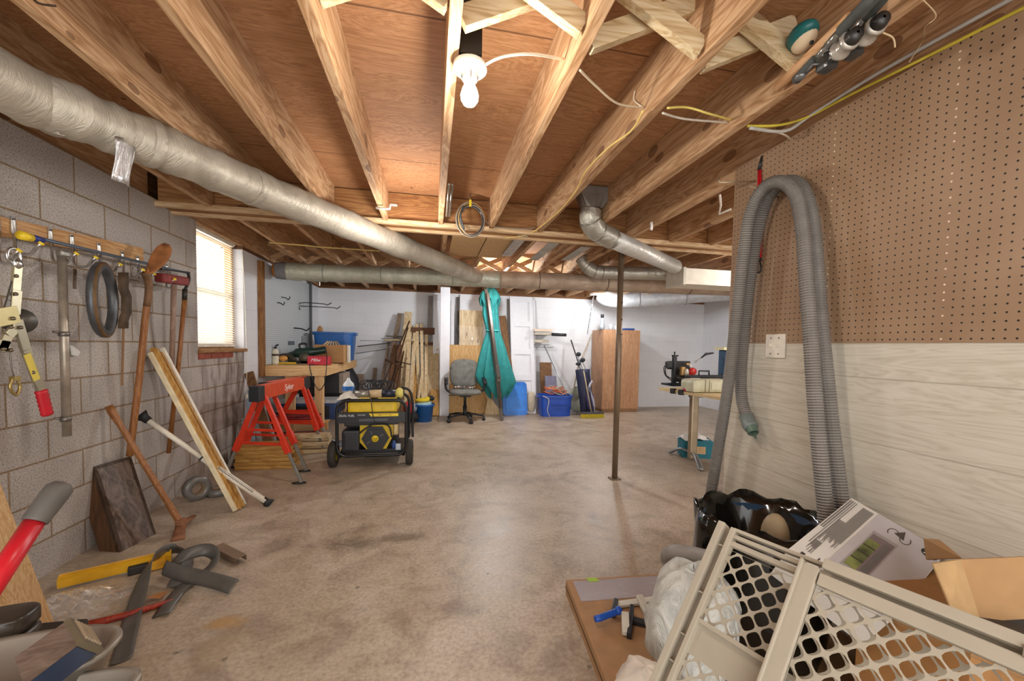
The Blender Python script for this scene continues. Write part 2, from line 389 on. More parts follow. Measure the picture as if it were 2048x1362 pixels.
b = B(); b.mm((xs - .018, y0, WZ1 - .045), (xs + .018, y1, WZ1 - .01)); mk('head_rail', b, mat('ece8dc', .4), bl); b = B(); b.mm((xs - .012, y0, WZ0 + .02), (xs + .012, y1, WZ0 + .036)); mk('bottom_rail', b, mat('ece8dc', .4), bl)
b = B(); b.tube(cr([(XL + .01, WY1 - .03, 2.1), (XL + .02, WY1 - .02, 1.7), (XL + .02, WY1 + .0, 1.3), (XL + .03, WY1 - .02, .9), (XL + .03, WY1 - .02, .65)], 6), .0035, 6); b.cyl((XL + .03, WY1 - .02, .65), (XL + .03, WY1 - .02, .6), .008, .012, 10)
mk('pull_cord', b, mat('e8e0cc', .6), bl)
# head and ceiling work over the window
b = B(); b.mm((XL - .14, WY0 - .02, 2.175), (XL - .02, WY1, 2.2)); struct('trim_4', b, wood('pale_head', ['b0905c', 'd4b684', 'e8d2a8'], 1, 1, .7))

# ---------------------------------------------------------------- joists and girder
PITCHJ = .4064
names = {-5: 'ceiling joist right above the bare block wall', -4: 'ceiling joist above the near end of the silver duct', -3: 'ceiling joist with dark knots crossing above the silver duct', -2: 'ceiling joist second to the left of the lit bulb in the near bay row',
         -1: 'pale ceiling joist next left of the lit bulb', 0: 'ceiling joist that carries the lit bulb', 1: 'ceiling joist next right of the bulb, the white cable ends at it',
         2: 'ceiling joist with a yellow cable running along its bottom edge', 3: 'ceiling joist that holds the fishing rods', 4: 'ceiling joist running along the top edge of the brown pegboard'}
for i in range(-5, 14):
    x = .04 + PITCHJ * i
    if i in names:
        x -= (.012 if i == -1 else 0)
        b = B(); b.box((x + .019, (Y0 + GY) / 2, (ZJ + ZC) / 2), (.038, GY - Y0, ZC - ZJ), bev=.003)
        one('ceiling_joist', b, pine(1), names[i], 'joist', 'joists of the near ceiling')
for i in range(5, 9):
    x = .04 + PITCHJ * i; b = B(); b.box((x + .019, (1.8 + GY) / 2, (ZJ + ZC) / 2), (.038, GY - 1.8, ZC - ZJ), bev=.003)
    one('ceiling_joist', b, pine(1), ['first', 'second', 'third', 'fourth'][i - 5] + ' ceiling joist behind the pegboard, counted from the pegboard rightwards', 'joist', 'joists of the near ceiling')
for i in range(-5, 13):
    x = .04 + PITCHJ * i + .05
    b = B(); b.box((x + .019, (GY + .16 + YB + .06) / 2, (ZJ + ZC) / 2 + .008), (.038, YB - GY - .10, ZC - ZJ - .016), bev=.003)
    n = ['first', 'second', 'third', 'fourth', 'fifth', 'sixth', 'seventh', 'eighth', 'ninth', 'tenth', 'eleventh', 'twelfth', 'thirteenth', 'fourteenth', 'fifteenth', 'sixteenth', 'seventeenth', 'eighteenth'][i + 5]
    one('ceiling_joist', b, pine(1), n + ' joist from the left wall in the ceiling beyond the girder', 'joist', 'joists of the far ceiling')
gd = thing('girder', 'doubled wooden girder crossing the ceiling on the steel post', 'girder', (1.8, GY + .08, ZJ))
b = B(); b.box((1.8, GY + .045, (ZJ + ZC) / 2 - .004), (7.4, .07, ZC - ZJ - .008)); b.box((1.8, GY + .12, (ZJ + ZC) / 2 - .004), (7.4, .07, ZC - ZJ - .008)); mk('beam', b, wood('girder_wood', ['7c4e2a', '9a6a3c', 'b38450'], 0, 1, .75, knots=.12), gd)
for yy in (GY - .012, GY + .172):
    b = B(); b.box((1.8, yy, ZJ - .004), (7.4, .034, .036)); mk('ledger_strip', b, wood('ledger_wood', ['b08a60', 'cfae84', 'e2c8a2'], 0, 1, .7), gd)  # pale wood puts the lit ledger edges into the colour
# cross bridging
def bridging(i, y, lab):
    x0 = .04 + PITCHJ * i + .038; x1 = x0 + PITCHJ - .038
    for s in (0, 1):
        a, c = ((x0, ZC - .02), (x1, ZJ + .03)) if s == 0 else ((x0, ZJ + .03), (x1, ZC - .02))
        b = B(); yy = y + (.035 if s else -.02); b.bar((a[0], yy, a[1]), (c[0], yy, c[1]), .034, .062, bev=.002)
        one('bridging_strut', b, lumber(0), lab[s], 'strut', 'cross bridging between near joists')
nm = ['left of the joist by the lit bulb', 'right of the joist by the lit bulb', 'in the bay second right of the lit bulb', 'in the bay left of the fishing rods', ]
for k, i in enumerate((-1, 0, 1, 2)):
    bridging(i, 1.25, ('diagonal bridging ' + nm[k] + ', low end on the right', 'diagonal bridging ' + nm[k] + ', low end on the left'))
b = B()
for i in range(-5, 9):
    x0 = .04 + .05 + PITCHJ * i + .038; x1 = x0 + PITCHJ - .038
    b = B(); b.bar((x0, 5.35, ZC - .03), (x1, 5.35, ZJ + .03), .03, .055); one('bridging_strut', b, pine(0), ['first', 'second', 'third', 'fourth', 'fifth', 'sixth', 'seventh', 'eighth', 'ninth', 'tenth', 'eleventh', 'twelfth', 'thirteenth', 'fourteenth', 'fifteenth', 'sixteenth', 'seventeenth'][i + 5] + ' far bridging strut from the left wall above cross duct, right end low', 'strut', 'cross bridging above the cross duct')
    b = B(); b.bar((x0, 5.40, ZJ + .03), (x1, 5.40, ZC - .03), .03, .055); one('bridging_strut', b, pine(0), ['first', 'second', 'third', 'fourth', 'fifth', 'sixth', 'seventh', 'eighth', 'ninth', 'tenth', 'eleventh', 'twelfth', 'thirteenth', 'fourteenth', 'fifteenth', 'sixteenth', 'seventeenth'][i + 5] + ' far bridging strut from the left wall above cross duct, left end low', 'strut', 'cross bridging above the cross duct')
# steel post
pb, pt = at(1232, 960, Z=0), None
b = B(); b.cyl((pb.x, pb.y + .03, .012), (pb.x, pb.y + .03, ZJ - .02), .026, n=24)
po = thing('steel_post', 'brown steel lally post holding up the girder', 'post', (pb.x, pb.y + .03, 0))
t = NT('bronze_steel'); t.out(t.ramp(t.noise(t.coord((1, 1, .3)), 6, 4), [(.3, '5e4c3a'), (.7, '8a7660')]), .35, .35)
mk('column', b, t.m, po)
b = B(); b.box((pb.x, pb.y + .03, .006), (.09, .09, .012)); mk('foot_plate', b, t.m, po)
b = B(); b.box((pb.x, pb.y + .03, ZJ - .0265), (.12, .12, .008)); mk('head_plate', b, t.m, po)
for z in (1.32, 1.45, 1.6): b = B(); b.cyl((pb.x + .012, pb.y + .0085, z), (pb.x + .013, pb.y + .003, z), .006, n=10); mk('pin_hole', b, mat('0c0a08', .9), po)
# stairs-side partition wall on the right
XP = 1.63
b = B(); b.mm((XP + .012, Y0, 0), (XP + .11, 1.985, ZJ + .03))
struct('wall_partition', b, wood('stud_edge', ['8a6238', 'a98252', 'c09a68'], 2, 1, .7))
t = NT('white_wood_panel'); g = t.add('ShaderNodeNewGeometry'); sp = t.add('ShaderNodeSeparateXYZ'); t.l(g.outputs['Position'], sp.inputs[0])
n1 = t.noise(t.coord((3, .7, 9), rnd=False), 1.3, 5, .55, .8); w = t.math('ABSOLUTE', t.math('SUBTRACT', t.math('FRACT', t.math('MULTIPLY', n1, 12)), .5))
col = t.ramp(t.math('ADD', w, t.math('MULTIPLY', t.noise(t.coord((60, 2, 60), rnd=False), 1, 3), .4)), [(.1, 'bdb5a2'), (.35, 'cdc6b6'), (.8, 'd8d2c4')])
gr = t.math('LESS_THAN', t.math('ABSOLUTE', t.math('SUBTRACT', t.math('FRACT', t.math('DIVIDE', sp.outputs[2], .245)), .5)), .008)
col = t.mix(t.math('MULTIPLY', gr, .5), col, '8d8474'); t.bump(t.math('MULTIPLY', gr, -1), .5, .004)
t.out(col, .5)
b = B(); b.mm((XP, Y0, .0), (XP + .012, 1.99, 1.235)); struct('wall_panelling', b, t.m)
# pegboard with real-looking punched holes
t = NT('brown_pegboard'); g = t.add('ShaderNodeNewGeometry'); sp = t.add('ShaderNodeSeparateXYZ'); t.l(g.outputs['Position'], sp.inputs[0])
P = .0252
fy = t.math('FRACT', t.math('DIVIDE', sp.outputs[1], P)); fz = t.math('FRACT', t.math('DIVIDE', sp.outputs[2], P))
dy = t.math('SUBTRACT', fy, .5); dz = t.math('SUBTRACT', fz, .5)
rr = t.math('SQRT', t.math('ADD', t.math('MULTIPLY', dy, dy), t.math('MULTIPLY', dz, dz)))
hole = t.math('LESS_THAN', rr, .118)
stud = t.math('LESS_THAN', t.math('ABSOLUTE', t.math('SUBTRACT', t.math('FRACT', t.math('DIVIDE', t.math('SUBTRACT', sp.outputs[1], .02), P * 16)), .5)), .032)
wn = t.math('GREATER_THAN', t.noise(t.coord((1, 1, 40), rnd=False), 1, 0), .46)
hc = t.mix(t.math('MULTIPLY', stud, wn), '120a05', 'e8d8b8')  # pale holes on the stud columns: light from behind put into their colour
base = t.ramp(t.noise(t.coord((2, 2, 2), rnd=False), 1.5, 4), [(.3, '927458'), (.7, 'a4866a')])
t.l(t.mix(hole, base, hc), t.b.inputs['Base Color']); t.bump(t.math('MULTIPLY', hole, -1), .5, .003)
t.out(None, .55)
b = B(); b.mm((XP - .004, Y0, 1.235), (XP + .006, 1.995, 2.19))
one('pegboard', b, t.m, 'large brown perforated hardboard panel above the white panelling', 'pegboard')
# light switch
sw = at(1553, 692, X=XP); sl = thing('light_switch', 'white double toggle switch plate below the pegboard edge', 'switch', (XP - .004, sw.y, sw.z - .057))
b = B(); b.box((XP - .007, sw.y, sw.z), (.007, .112, .114), bev=.002); mk('plate', b, mat('efe9dc', .3), sl)
for s in (-1, 1):
    b = B(); b.box((XP - .016, sw.y + s * .023, sw.z + .004), (.018, .008, .014), bev=.001); mk('toggle', b, mat('e2dccc', .3), sl)
    for q in (-1, 1):
        b = B(); b.cyl((XP - .0105, sw.y + s * .023, sw.z + q * .038), (XP - .0125, sw.y + s * .023, sw.z + q * .038), .004, n=10); mk('screw', b, mat('a8a294', .3, .8), sl)
# ---------------------------------------------------------------- ducts
def foil(name, cols, rough=.42, metal=.55, sc=1.):
    if name in MATS: return MATS[name]
    t = NT(name); v = t.coord((1, 1, 1)); a = t.noise(v, 5 * sc, 5, .6, 1.); b_ = t.noise(t.coord((3, 22, 3)), 2.2 * sc, 5, .65, 2.); c = t.noise(v, 40 * sc, 3, .6)
    col = t.ramp(a, [(.3, cols[0]), (.6, cols[1]), (.8, cols[2])])
    col = t.mix(t.math('MULTIPLY', t.ramp(b_, [(.60, '000000'), (.74, 'ffffff')]), .3), col, '6a6258')
    t.bump(t.math('ADD', t.math('MULTIPLY', b_, 1.2), t.math('MULTIPLY', c, .25)), .5, .02)
    MATS[name] = t.out(col, rough, metal); return MATS[name]
FOIL = foil('dusty_foil_wrap', ('a39b8c', 'c2baaa', 'd4cdbf'), .42, .35)
FOILB = foil('brown_dust_wrap', ('a18c78', 'b8a38f', 'c9bba9'), .5, .2)
GALV = foil('galvanised', ('9c988c', 'b9b5a8', 'cfcac0'), .35, .6, .6)
SHINY = foil('shiny_foil', ('b8bcc0', 'dfe2e4', 'ffffff'), .15, .9, 2)
def lumpy(pts, r, k=.06, seed=3, n=6, step=5):
    rnd = random.Random(seed); P = cr(pts, n); ph = rnd.random() * 6
    return P, [r * (1 + k * math.sin(i * .9 + ph) * .5 + k * (rnd.random() - .5)) for i in range(len(P))]
zc = 2.045
mp = [at(*q, Z=zc) for q in ((0, 160), (120, 213), (235, 262), (340, 302), (480, 363), (640, 427), (800, 492), (960, 556))]
mp = [V((-1.52, -1.3, zc)), V((-1.47, .3, zc))] + mp
P, rr = lumpy(mp, .096, .07, 5, 12)
d = thing('insulated_duct', 'long dusty foil wrapped round duct running diagonally from the upper left', 'duct', mp[4], )
b = B(); b.tube(P, rr, 28); mk('duct_wrap', b, FOIL, d)
def band(P, i, r, w=.03, m=GALV, par=None, nm='tape_band'):
    p = P[i]; t = (P[min(i + 1, len(P) - 1)] - P[i - 1]).normalized(); b = B()
    b.lathe([(r * .97, -w), (r * 1.02, -w * .9), (r * 1.03, 0), (r * 1.02, w * .9), (r * .97, w)], p, t, 28); mk(nm, b, m, par)
for i in (30, 56, 74, 96): band(P, i, .098, .02, FOIL, d)
# flap of shiny foil tape hanging from the main duct
b = B(); q0 = at(228, 268, Z=zc - .06); rows = []
for i in range(9):
    t_ = i / 8; row = []
    for j in range(6):
        s = j / 5; p = at(229 + 38 * s - 4 * math.sin(t_ * 2), 272 + 86 * t_ + (10 * s * t_ if i == 8 else 0) + 8 * s, X=-1.20 - .02 * t_)
        p.x += .008 * math.sin(s * 7 + t_ * 4); row.append(p)
    rows.append(row)
b.sheet(rows, .002); mk('hanging_foil_flap', b, SHINY, d)
xs_ = [(552, 541), (600, 544), (700, 548), (860, 553), (1000, 559), (1150, 564), (1300, 570), (1500, 577)]
cp = [at(*q, Z=2.03) for q in xs_]
k = (cp[-1].y - cp[1].y) / (cp[-1].x - cp[1].x)
P, rr = lumpy(cp[:5], .104, .05, 9, 14); d = thing('insulated_cross_duct', 'pale foil wrapped duct crossing the ceiling on the left, open grey end by the wall', 'duct', cp[2])
b = B(); b.tube(P[8:], rr[8:], 28); mk('duct_wrap', b, foil('pale_green_wrap', ('a9aa9a', 'c3c5b6', 'd6d8cc'), .4, .35), d)
b = B(); b.tube(P[:10], [x * (.92 + .02 * (i % 2)) for i, x in enumerate(rr[:10])], 24); mk('flexible_end', b, mat('77777a', .7), d)
b = B(); b.tube([P[0] - (P[1] - P[0]).normalized() * .03, P[0] + (P[1] - P[0]).normalized() * .01], [.07, .09], 20); mk('orange_plug', b, mat('b5702f', .8), d)
for i in (22, 34, 46): band(P, i, .107, .006, mat('8f9488', .6), d)
P, rr = lumpy(cp[4:], .106, .03, 11, 14); d = thing('insulated_cross_duct', 'brown dusty round duct crossing the ceiling on the right behind the steel post', 'duct', cp[6])
b = B(); b.tube(P, rr, 28); mk('duct_wrap', b, FOILB, d)
for i in (8, 20, 33): band(P, i, .109, .006, mat('6d5a48', .6), d)
# big round sheet metal drop with boot
bt = thing('round_metal_duct', 'bright galvanised duct with elbow dropping from the floor boot to the white trunk', 'duct', at(1210, 470, Z=2.05))
c0 = at(1190, 380, Z=2.37); yb_ = c0.y
xb0, xb1 = at(1157, 378, Y=yb_).x, at(1222, 378, Y=yb_).x
zt, zb = 2.375, at(1190, 420, Y=yb_).z; cx_ = at(1182, 420, Y=yb_).x
b = B(); n = 16; top = []; bot = []
for j in range(n):
    a = 2 * math.pi * j / n; ca, sa = math.cos(a), math.sin(a); q = max(abs(ca), abs(sa))
    top.append(V(((xb0 + xb1) / 2 + (xb1 - xb0) / 2 * ca / q, yb_ + .06 * sa / q, zt))); bot.append(V((cx_ + .078 * ca, yb_ + .078 * sa, zb)))
mid = [p + V((0, 0, -.05)) for p in top]; b.add(top + mid + bot, [(i + o, (i + 1) % n + o, (i + 1) % n + n + o, i + n + o) for o in (0, n) for i in range(n)]); mk('boot', b, mat('8f8c86', .4, .6), bt)
e0 = V((cx_, yb_, zb)); e3 = at(1225, 478, Y=yb_ + .17); e4 = at(1350, 533, Y=3.95)
pth = cr([e0, V((cx_ + .0, yb_ + .01, zb - .08)), at(1195, 462, Y=yb_ + .07), e3], 5)
b = B(); b.tube(pth, [.078 + .002 * (i % 3 == 0) for i in range(len(pth))], 26); mk('elbow', b, GALV, bt)
b = B(); b.tube([e3, e3 + (e4 - e3) * .5, e4], .074, 26); mk('pipe', b, foil('clean_pipe', ('b4b0a8', 'c9c5bd', 'd8d5cf'), .35, .4, .3), bt)
for i in (5, 10, 14): band(pth, i, .080, .006, mat('8d8a80', .35, .7), bt, 'crimp')
Y_t0, Y_t1 = 3.93, 4.25
b = B(); b.box((at(1368, 530, Y=Y_t0).x + 1.4, (Y_t0 + Y_t1) / 2, 1.98), (2.8, Y_t1 - Y_t0, .17), bev=.004)
tr_ = thing('trunk_duct', 'white painted rectangular trunk duct at the right behind the pegboard edge', 'duct', (3.5, 4.1, 1.9)); mk('trunk', b, mat('ddd5c6', .6, var=.08), tr_)
b = B(); x0 = at(1368, 530, Y=Y_t0).x; b.box((x0 + .01, 4.09, 1.98), (.03, .335, .185)); mk('flange', b, mat('c9c2b4', .5), tr_)
s0, s1 = at(1172, 545, Z=2.0), at(1335, 545, Z=1.99); s0.y = s1.y = 4.45; s0 = at(1185, 543, Y=4.45); s1 = at(1340, 548, Y=4.35)
d = thing('short_metal_duct', 'short galvanised duct with elbow entering the back of the white trunk', 'duct', (s0 + s1) / 2)
pth = cr([s0 + V((-.12, .05, .16)), s0 + V((-.05, .02, .05)), s0 + V((.06, 0, 0)), s0 + V((.25, -.01, 0)), s1], 5)
b = B(); b.tube(pth, .075, 24); mk('pipe', b, GALV, d)
for i in (5, 9, 12): band(pth, i, .078, .006, mat('8d8a80', .35, .7), d, 'crimp')
w0, w1, w2 = at(1232, 600, Y=6.9), at(1330, 596, Y=6.7), at(1462, 586, Y=6.3)
d = thing('white_wrapped_duct', 'white wrapped duct low along the back wall above the tall cabinet', 'duct', w1)
pth = cr([w0 + V((-.30, .1, .12)), w0, w1, w2, w2 + V((1.2, -.3, .05))], 6)
b = B(); b.tube(pth, [.10, .12, .135, .14, .145] + [.145] * 8 + [.13] * (len(pth) - 13), 24); mk('duct_wrap', b, mat('c9ccd0', .45, .2), d)
for i in (9, 14): band(pth, i, .147, .006, mat('888888', .6), d)

# ---------------------------------------------------------------- bulb and ceiling fixtures
bx, by = .117, 1.415
lf = thing('ceiling_light', 'white porcelain lamp holder with a lit bulb on the middle joist', 'light', (bx, by, 2.0))
b = B(); b.lathe([(.02, 0), (.052, .002), (.058, .008), (.056, .022), (.03, .03), (.03, -.02)], (bx, by, 2.115), (0, 0, 1)); mk('canopy', b, mat('e8e4dc', .35), lf)
b = B(); b.lathe([(.0, -.03), (.024, -.03), (.026, -.012), (.022, 0), (.03, .0)], (bx, by, 2.116), (0, 0, 1)); mk('socket', b, mat('d8d4cc', .35), lf)
b = B(); b.box((bx, by, 2.23), (.07, .09, .17)); mk('junction_box', b, mat('2a2622', .5, .5), lf)
t = NT('bulb_glow'); t.b.inputs['Emission Color'].default_value = (1, .95, .85, 1); t.b.inputs['Emission Strength'].default_value = 14; t.out('ffffff', .3)
b = B(); b.lathe([(.012, .05), (.014, .035), (.024, .015), (.030, -.005), (.029, -.02), (.02, -.035), (.004, -.042)], (bx, by, 2.045), (0, 0, 1)); ob = mk('bulb', b, t.m, lf); ob.visible_shadow = True
bpy.data.objects['bulb_light'].location = (bx, by, 1.975)
b = B(); b.tube(cr([(bx, by - .045, 2.095), (bx, by - .05, 2.06), (bx + .002, by - .05, 2.05)], 4), .0015, 6); mk('pull_chain_stub', b, mat('8a8478', .4, .7), lf)
def cable(name, pts, r, col, label, cat='cable', group=None, n=6, m=None):
    b = B(); b.tube(cr(pts, n), r, 8); return one(name, b, m or mat(col, .5), label, cat, group)
zj = ZJ - .008
cable('electric_cable', [(bx + .03, by, 2.13), at(1000, 115, Z=2.13), at(1060, 108, Z=2.14), at(1127, 118, X=.446 - .005)], .0045, 'e2d6c0', 'short white cable from the bulb box to the next joist')
cable('electric_cable', [at(1160, 140, X=.446 + .043), at(1190, 170, Z=2.16), at(1235, 207, Z=2.16), at(1288, 215, X=.853 - .004)], .004, 'c9b89c', 'grey white cable crossing the bay right of the bulb')
cable('electric_cable', [at(1270, 182, X=.853 - .006), at(1268, 200, X=.853 - .010), at(1285, 214, X=.853 - .006)], .003, 'e0d2b8', 'short cable stub poking up from the third joist right of the bulb')
cable('electric_cable', [at(1286, 222, Z=zj), at(1262, 262, Z=zj), at(1215, 297, Z=zj), at(1170, 345, Z=zj), at(1150, 385, Z=zj), at(1110, 430, Z=zj), at(1058, 468, Z=zj), at(1010, 476, Z=zj - .02)], .0045, 'e0c070', 'yellow cable snaking along a joist bottom towards the girder')
cable('electric_cable', [at(1335, 216, X=.853 + .043), at(1375, 215, Z=2.17), at(1420, 228, Z=2.15), at(1462, 240, X=1.259 - .004)], .0045, 'd8c268', 'yellow cable in the bay next to the fishing rods joist')
cable('electric_cable', [at(1325, 226, X=.853 + .043), at(1370, 238, Z=2.16), at(1455, 245, X=1.259 - .004)], .0045, 'd2c8b8', 'white cable just under the yellow cable near the fishing rods joist')
cable('electric_cable', [at(1495, 252, X=1.259 + .043), at(1560, 250, Z=2.16), at(1620, 232, X=1.6), at(1700, 190, X=1.62), at(1850, 115, X=1.62), at(2048, 15, X=1.62), at(2150, -40, X=1.62)], .0055, 'c6b23c', 'yellow cable stapled along the joist above the pegboard')
cable('electric_cable', [at(1500, 256, X=1.259 + .043), at(1570, 262, Z=2.15), at(1625, 228, X=1.605), at(1750, 150, X=1.625), at(1900, 65, X=1.625), at(2040, -12, X=1.625)], .007, 'b8b4ac', 'thick grey cable stapled above the yellow cable over the pegboard')
cable('electric_cable', [at(1520, 256, Z=2.15), at(1565, 268, Z=2.14), at(1580, 278, X=1.60)], .004, 'cdbfa8', 'short pale cable ending behind the pegboard top edge')
yg = GY + .30
cable('electric_cable', [at(540, 485, Z=2.13), at(600, 490, Z=2.12), at(640, 494, Z=2.13), at(700, 498, Z=2.125), at(760, 502, Z=2.13)], .007, 'd8bc72', 'yellow cable strung under the far joists left of the diagonal duct')
# coil of wire hung on the girder face
cw = at(939, 440, Y=GY - .08); cl = thing('wire_coil', 'coil of grey and black wire hanging on a nail at the girder', 'coil', cw - V((0, 0, .12)))
for i, (r_, c_, th) in enumerate(((.115, '8b8378', .005), (.108, '55504a', .006), (.122, 'a09684', .004), (.098, '3c3c3c', .006), (.112, 'c09a5a', .004), (.104, '77706a', .005))):
    b = B(); b.tube([cw + V((math.cos(a) * r_ * .92 + .004 * i, -.006 * i, math.sin(a) * r_ * 1.12 - .01 * (i % 2))) for a in [k * math.pi / 18 for k in range(36)]], th, 8, closed=True); mk('wire_loop', b, mat(c_, .5), cl)
b = B(); b.tube(cr([cw + V((-.05, -.04, .09)), cw + V((-.075, -.045, .02)), cw + V((-.045, -.045, -.085))], 6), .017, 8, flat=(.4, 1)); mk('rubber_strap', b, mat('45484c', .6), cl)
b = B(); b.tube([cw + V((0, .02, .20)), cw + V((0, -.03, .19)), cw + V((0, -.045, .10))], .005, 8); mk('nail', b, mat('b8b4a8', .3, .8), cl)
b = B(); b.box(cw + V((0, -.05, .115)), (.018, .012, .05)); mk('yellow_tie', b, mat('d8c428', .5), cl)
cable('loose_wire', [cw + V((.08, -.03, .06)), at(985, 452, Y=GY - .05), at(1050, 458, Y=GY - .05), at(1070, 455, Y=GY - .04)], .005, '8f8272', 'grey wire tail running right from the hanging coil along the girder', 'wire')
# small hardware on joists
def pvc(px, py, lab):
    p = at(px, py, Z=ZJ - .02); b = B(); b.tube([p + V((-.06, 0, .0)), p + V((.0, 0, 0)), p + V((.03, 0, .0)), p + V((.035, .0, .03)), p + V((.08, .0, .03))], .009, 8); one('pipe_hook', b, mat('d9d2c4', .4), lab, 'hook')
pvc(770, 417, 'white bent pipe hook screwed to a joist end left of the bulb')
p0, p1 = at(898, 368, Z=ZJ - .01), at(893, 432, Z=ZJ - .01)
b = B(); b.tube([p0, p1], .007, 8); one('thin_metal_rod', b, mat('b8b2a4', .3, .8), 'left of two thin metal rods tied under the bulb joist near the girder', 'rod')
b = B(); b.tube([p0 + V((.02, 0, 0)), p1 + V((.02, 0, 0))], .007, 8); one('thin_metal_rod', b, mat('8f8b82', .3, .8), 'right of two thin metal rods tied under the bulb joist near the girder', 'rod')
p = at(1303, 452, Z=ZJ - .01); b = B(); b.ell(p, (.012, .012, .03), noise=.9, n=9, m=7); one('caulk_blob', b, mat('f0ece4', .6), 'white crumpled rag tuffet stuck on a joist near the round metal duct', 'rag')
p = at(1440, 390, Z=ZJ); q = at(1438, 428, Z=ZJ - .03); b = B(); b.tube([p, p * .5 + q * .5 + V((.01, 0, 0)), q, at(1462, 418, Z=ZJ - .02)], .007, 8); one('pipe_hook', b, mat('e4ddcf', .4), 'white bent pipe hook under a joist left of the pegboard', 'hook')
def bentnail(px, py, X, lab):
    p = at(px, py, X=X); s = -1; b = B(); b.tube(cr([p, p + V((-.03, 0, .0)), p + V((-.04, 0, .012)), p + V((-.042, .004, .03))], 4), .0022, 6); one('bent_nail', b, mat('4a3a30', .4, .8), lab, 'nail')
for q in ((112, 12, -.773 - .002, 'bent nail in the side of the joist at the top left corner'), (465, 112, -.773, 'bent nail in the second joist above the silver duct'), (690, 165, -.378, 'bent nail half way along the joist left of the bulb')): bentnail(*q)
# ledger strips and panels seen above the girder
for q, lab in ((((905, 470), (955, 500)), 'pale plywood patch between joists beyond the girder, left of the hanging coil'), (((972, 480), (1025, 505)), 'pale plywood patch between joists beyond the girder, right of the hanging coil')):
    a, c = at(*q[0], Z=2.16), at(*q[1], Z=2.16); a = at(q[0][0], q[0][1], Z=2.17); b = B(); b.mm((a.x, 3.7, 2.165), (a.x + .30, 4.5, 2.175)); one('plywood_patch', b, M_PLYB, lab, 'panel')
for (x0, y0), (x1, y1), lab in (((1046, 472), (1003, 532), 'left silvery foil strip stapled under a far joist beyond the hanging coil'), ((1108, 486), (1062, 538), 'middle pale foil strip under a far joist left of the metal duct'), ((1172, 494), (1128, 536), 'right pale foil strip under a far joist by the metal duct')):
    a, c = at(x0, y0, Z=2.148), at(x1, y1, Z=2.148); c = a + (c - a) * .6; b = B(); b.bar(a, V((a.x, c.y, a.z)), .10, .004); one('foil_facing_strip', b, SHINY if x0 < 1100 else GALV, lab, 'foil strip', 'foil strips under the far joists')
# far shop light
fx = at(1208, 591, Z=2.09); sl = thing('shop_light', 'lit white strip light glaring below the joists at the back wall', 'light', fx)
b = B(); b.box(fx + V((.02, 0, .02)), (.50, .16, .03), bev=.006); mk('housing', b, mat('e6e6e6', .4), sl)
for s in (-1, 1):
    b = B(); b.ell(fx + V((.0 + .07 * s, -.02, -.012)), (.045, .035, .022)); mk('lamp_head', b, MATS.setdefault('bg', t.m) if False else bpy.data.materials['bulb_glow'], sl)
bpy.data.objects['fixture_light'].location = fx + V((0, -.05, -.07))
# chain and rod hooks under it
c0 = at(1187, 598, Y=6.95); b = B()
for i in range(13):
    z_ = 2.125 - i * .055; b.tube([V((c0.x - i * .008 + (.010 * math.cos(a) if i % 2 else 0), 6.95 + (0 if i % 2 else .010 * math.cos(a)), z_ + .034 * math.sin(a))) for a in [k * math.pi / 5 for k in range(10)]], .0035, 6, closed=True)
one('hanging_chain', b, mat('8c8c8e', .3, .8), 'grey chain hanging from the far joists beside the tall cabinet', 'chain')
# ---------------------------------------------------------------- tool rack on the left wall
XW = XL
rk = thing('tool_rack', 'pine wall rail with silver hooks and yellow tips on the block wall', 'tool rack', (XW + .015, 2.6, 1.68))
b = B(); b.bar((XW + .012, 1.7, 1.645), (XW + .012, 3.17, 1.757), .022, .085, up=(0, 0, 1)); mk('rail_board', b, wood('rack_pine', ['b07c44', 'cf9f66', 'e0b884'], 1, 1.2, .6), rk)
CHR = mat('c8c8c6', .22, .9); YEL = mat('e6c62a', .45)
hooks = [(-6, 425, 40, 500), (27, 437, 84, 486), (101, 459, 154, 506), (144, 471, 193, 514), (198, 488, 242, 528), (245, 505, 287, 539), (275, 514, 309, 547), (333, 530, 350, 558)]
for (x0, y0_, x1, y1_) in hooks:
    a = at(x0, y0_, X=XW + .03); tip = at(x1, y1_, X=XW + .20)
    pts = cr([a, a + V((.004, 0, -.07)), V((XW + .05, (a.y * .8 + tip.y * .2), tip.z - .03)), V((XW + .12, (a.y + tip.y) / 2, tip.z - .045)), V((XW + .18, tip.y, tip.z - .02)), tip], 5)
    b = B(); b.tube(pts, .0065, 8); b.box(a + V((-.003, 0, -.03)), (.006, .022, .075)); h = mk('hook', b, CHR, rk)
    b = B(); b.tube([pts[-3], tip, tip + (tip - pts[-3]) * .25], .0105, 8); mk('yellow_tip', b, YEL, h)
# long bar lying in the hooks
b = B(); b.tube([at(52, 470, X=XW + .09), at(92, 480, X=XW + .09), at(378, 547, X=XW + .09)], [.011, .009, .009], 10)
bar = thing('long_pry_bar', 'long thin blue grey bar lying along the tops of the wall hooks', 'bar', at(200, 505, X=XW + .09)); mk('shaft', b, mat('6e7a88', .35, .5), bar)
b = B(); b.tube([at(40, 470, X=XW + .10), at(62, 476, X=XW + .10)], [.02, .018], 10); mk('yellow_grip', b, YEL, bar)
b = B(); b.tube([at(62, 475, X=XW + .10), at(86, 481, X=XW + .10)], [.017, .012], 10); mk('blue_collar', b, mat('2c3a86', .4), bar)
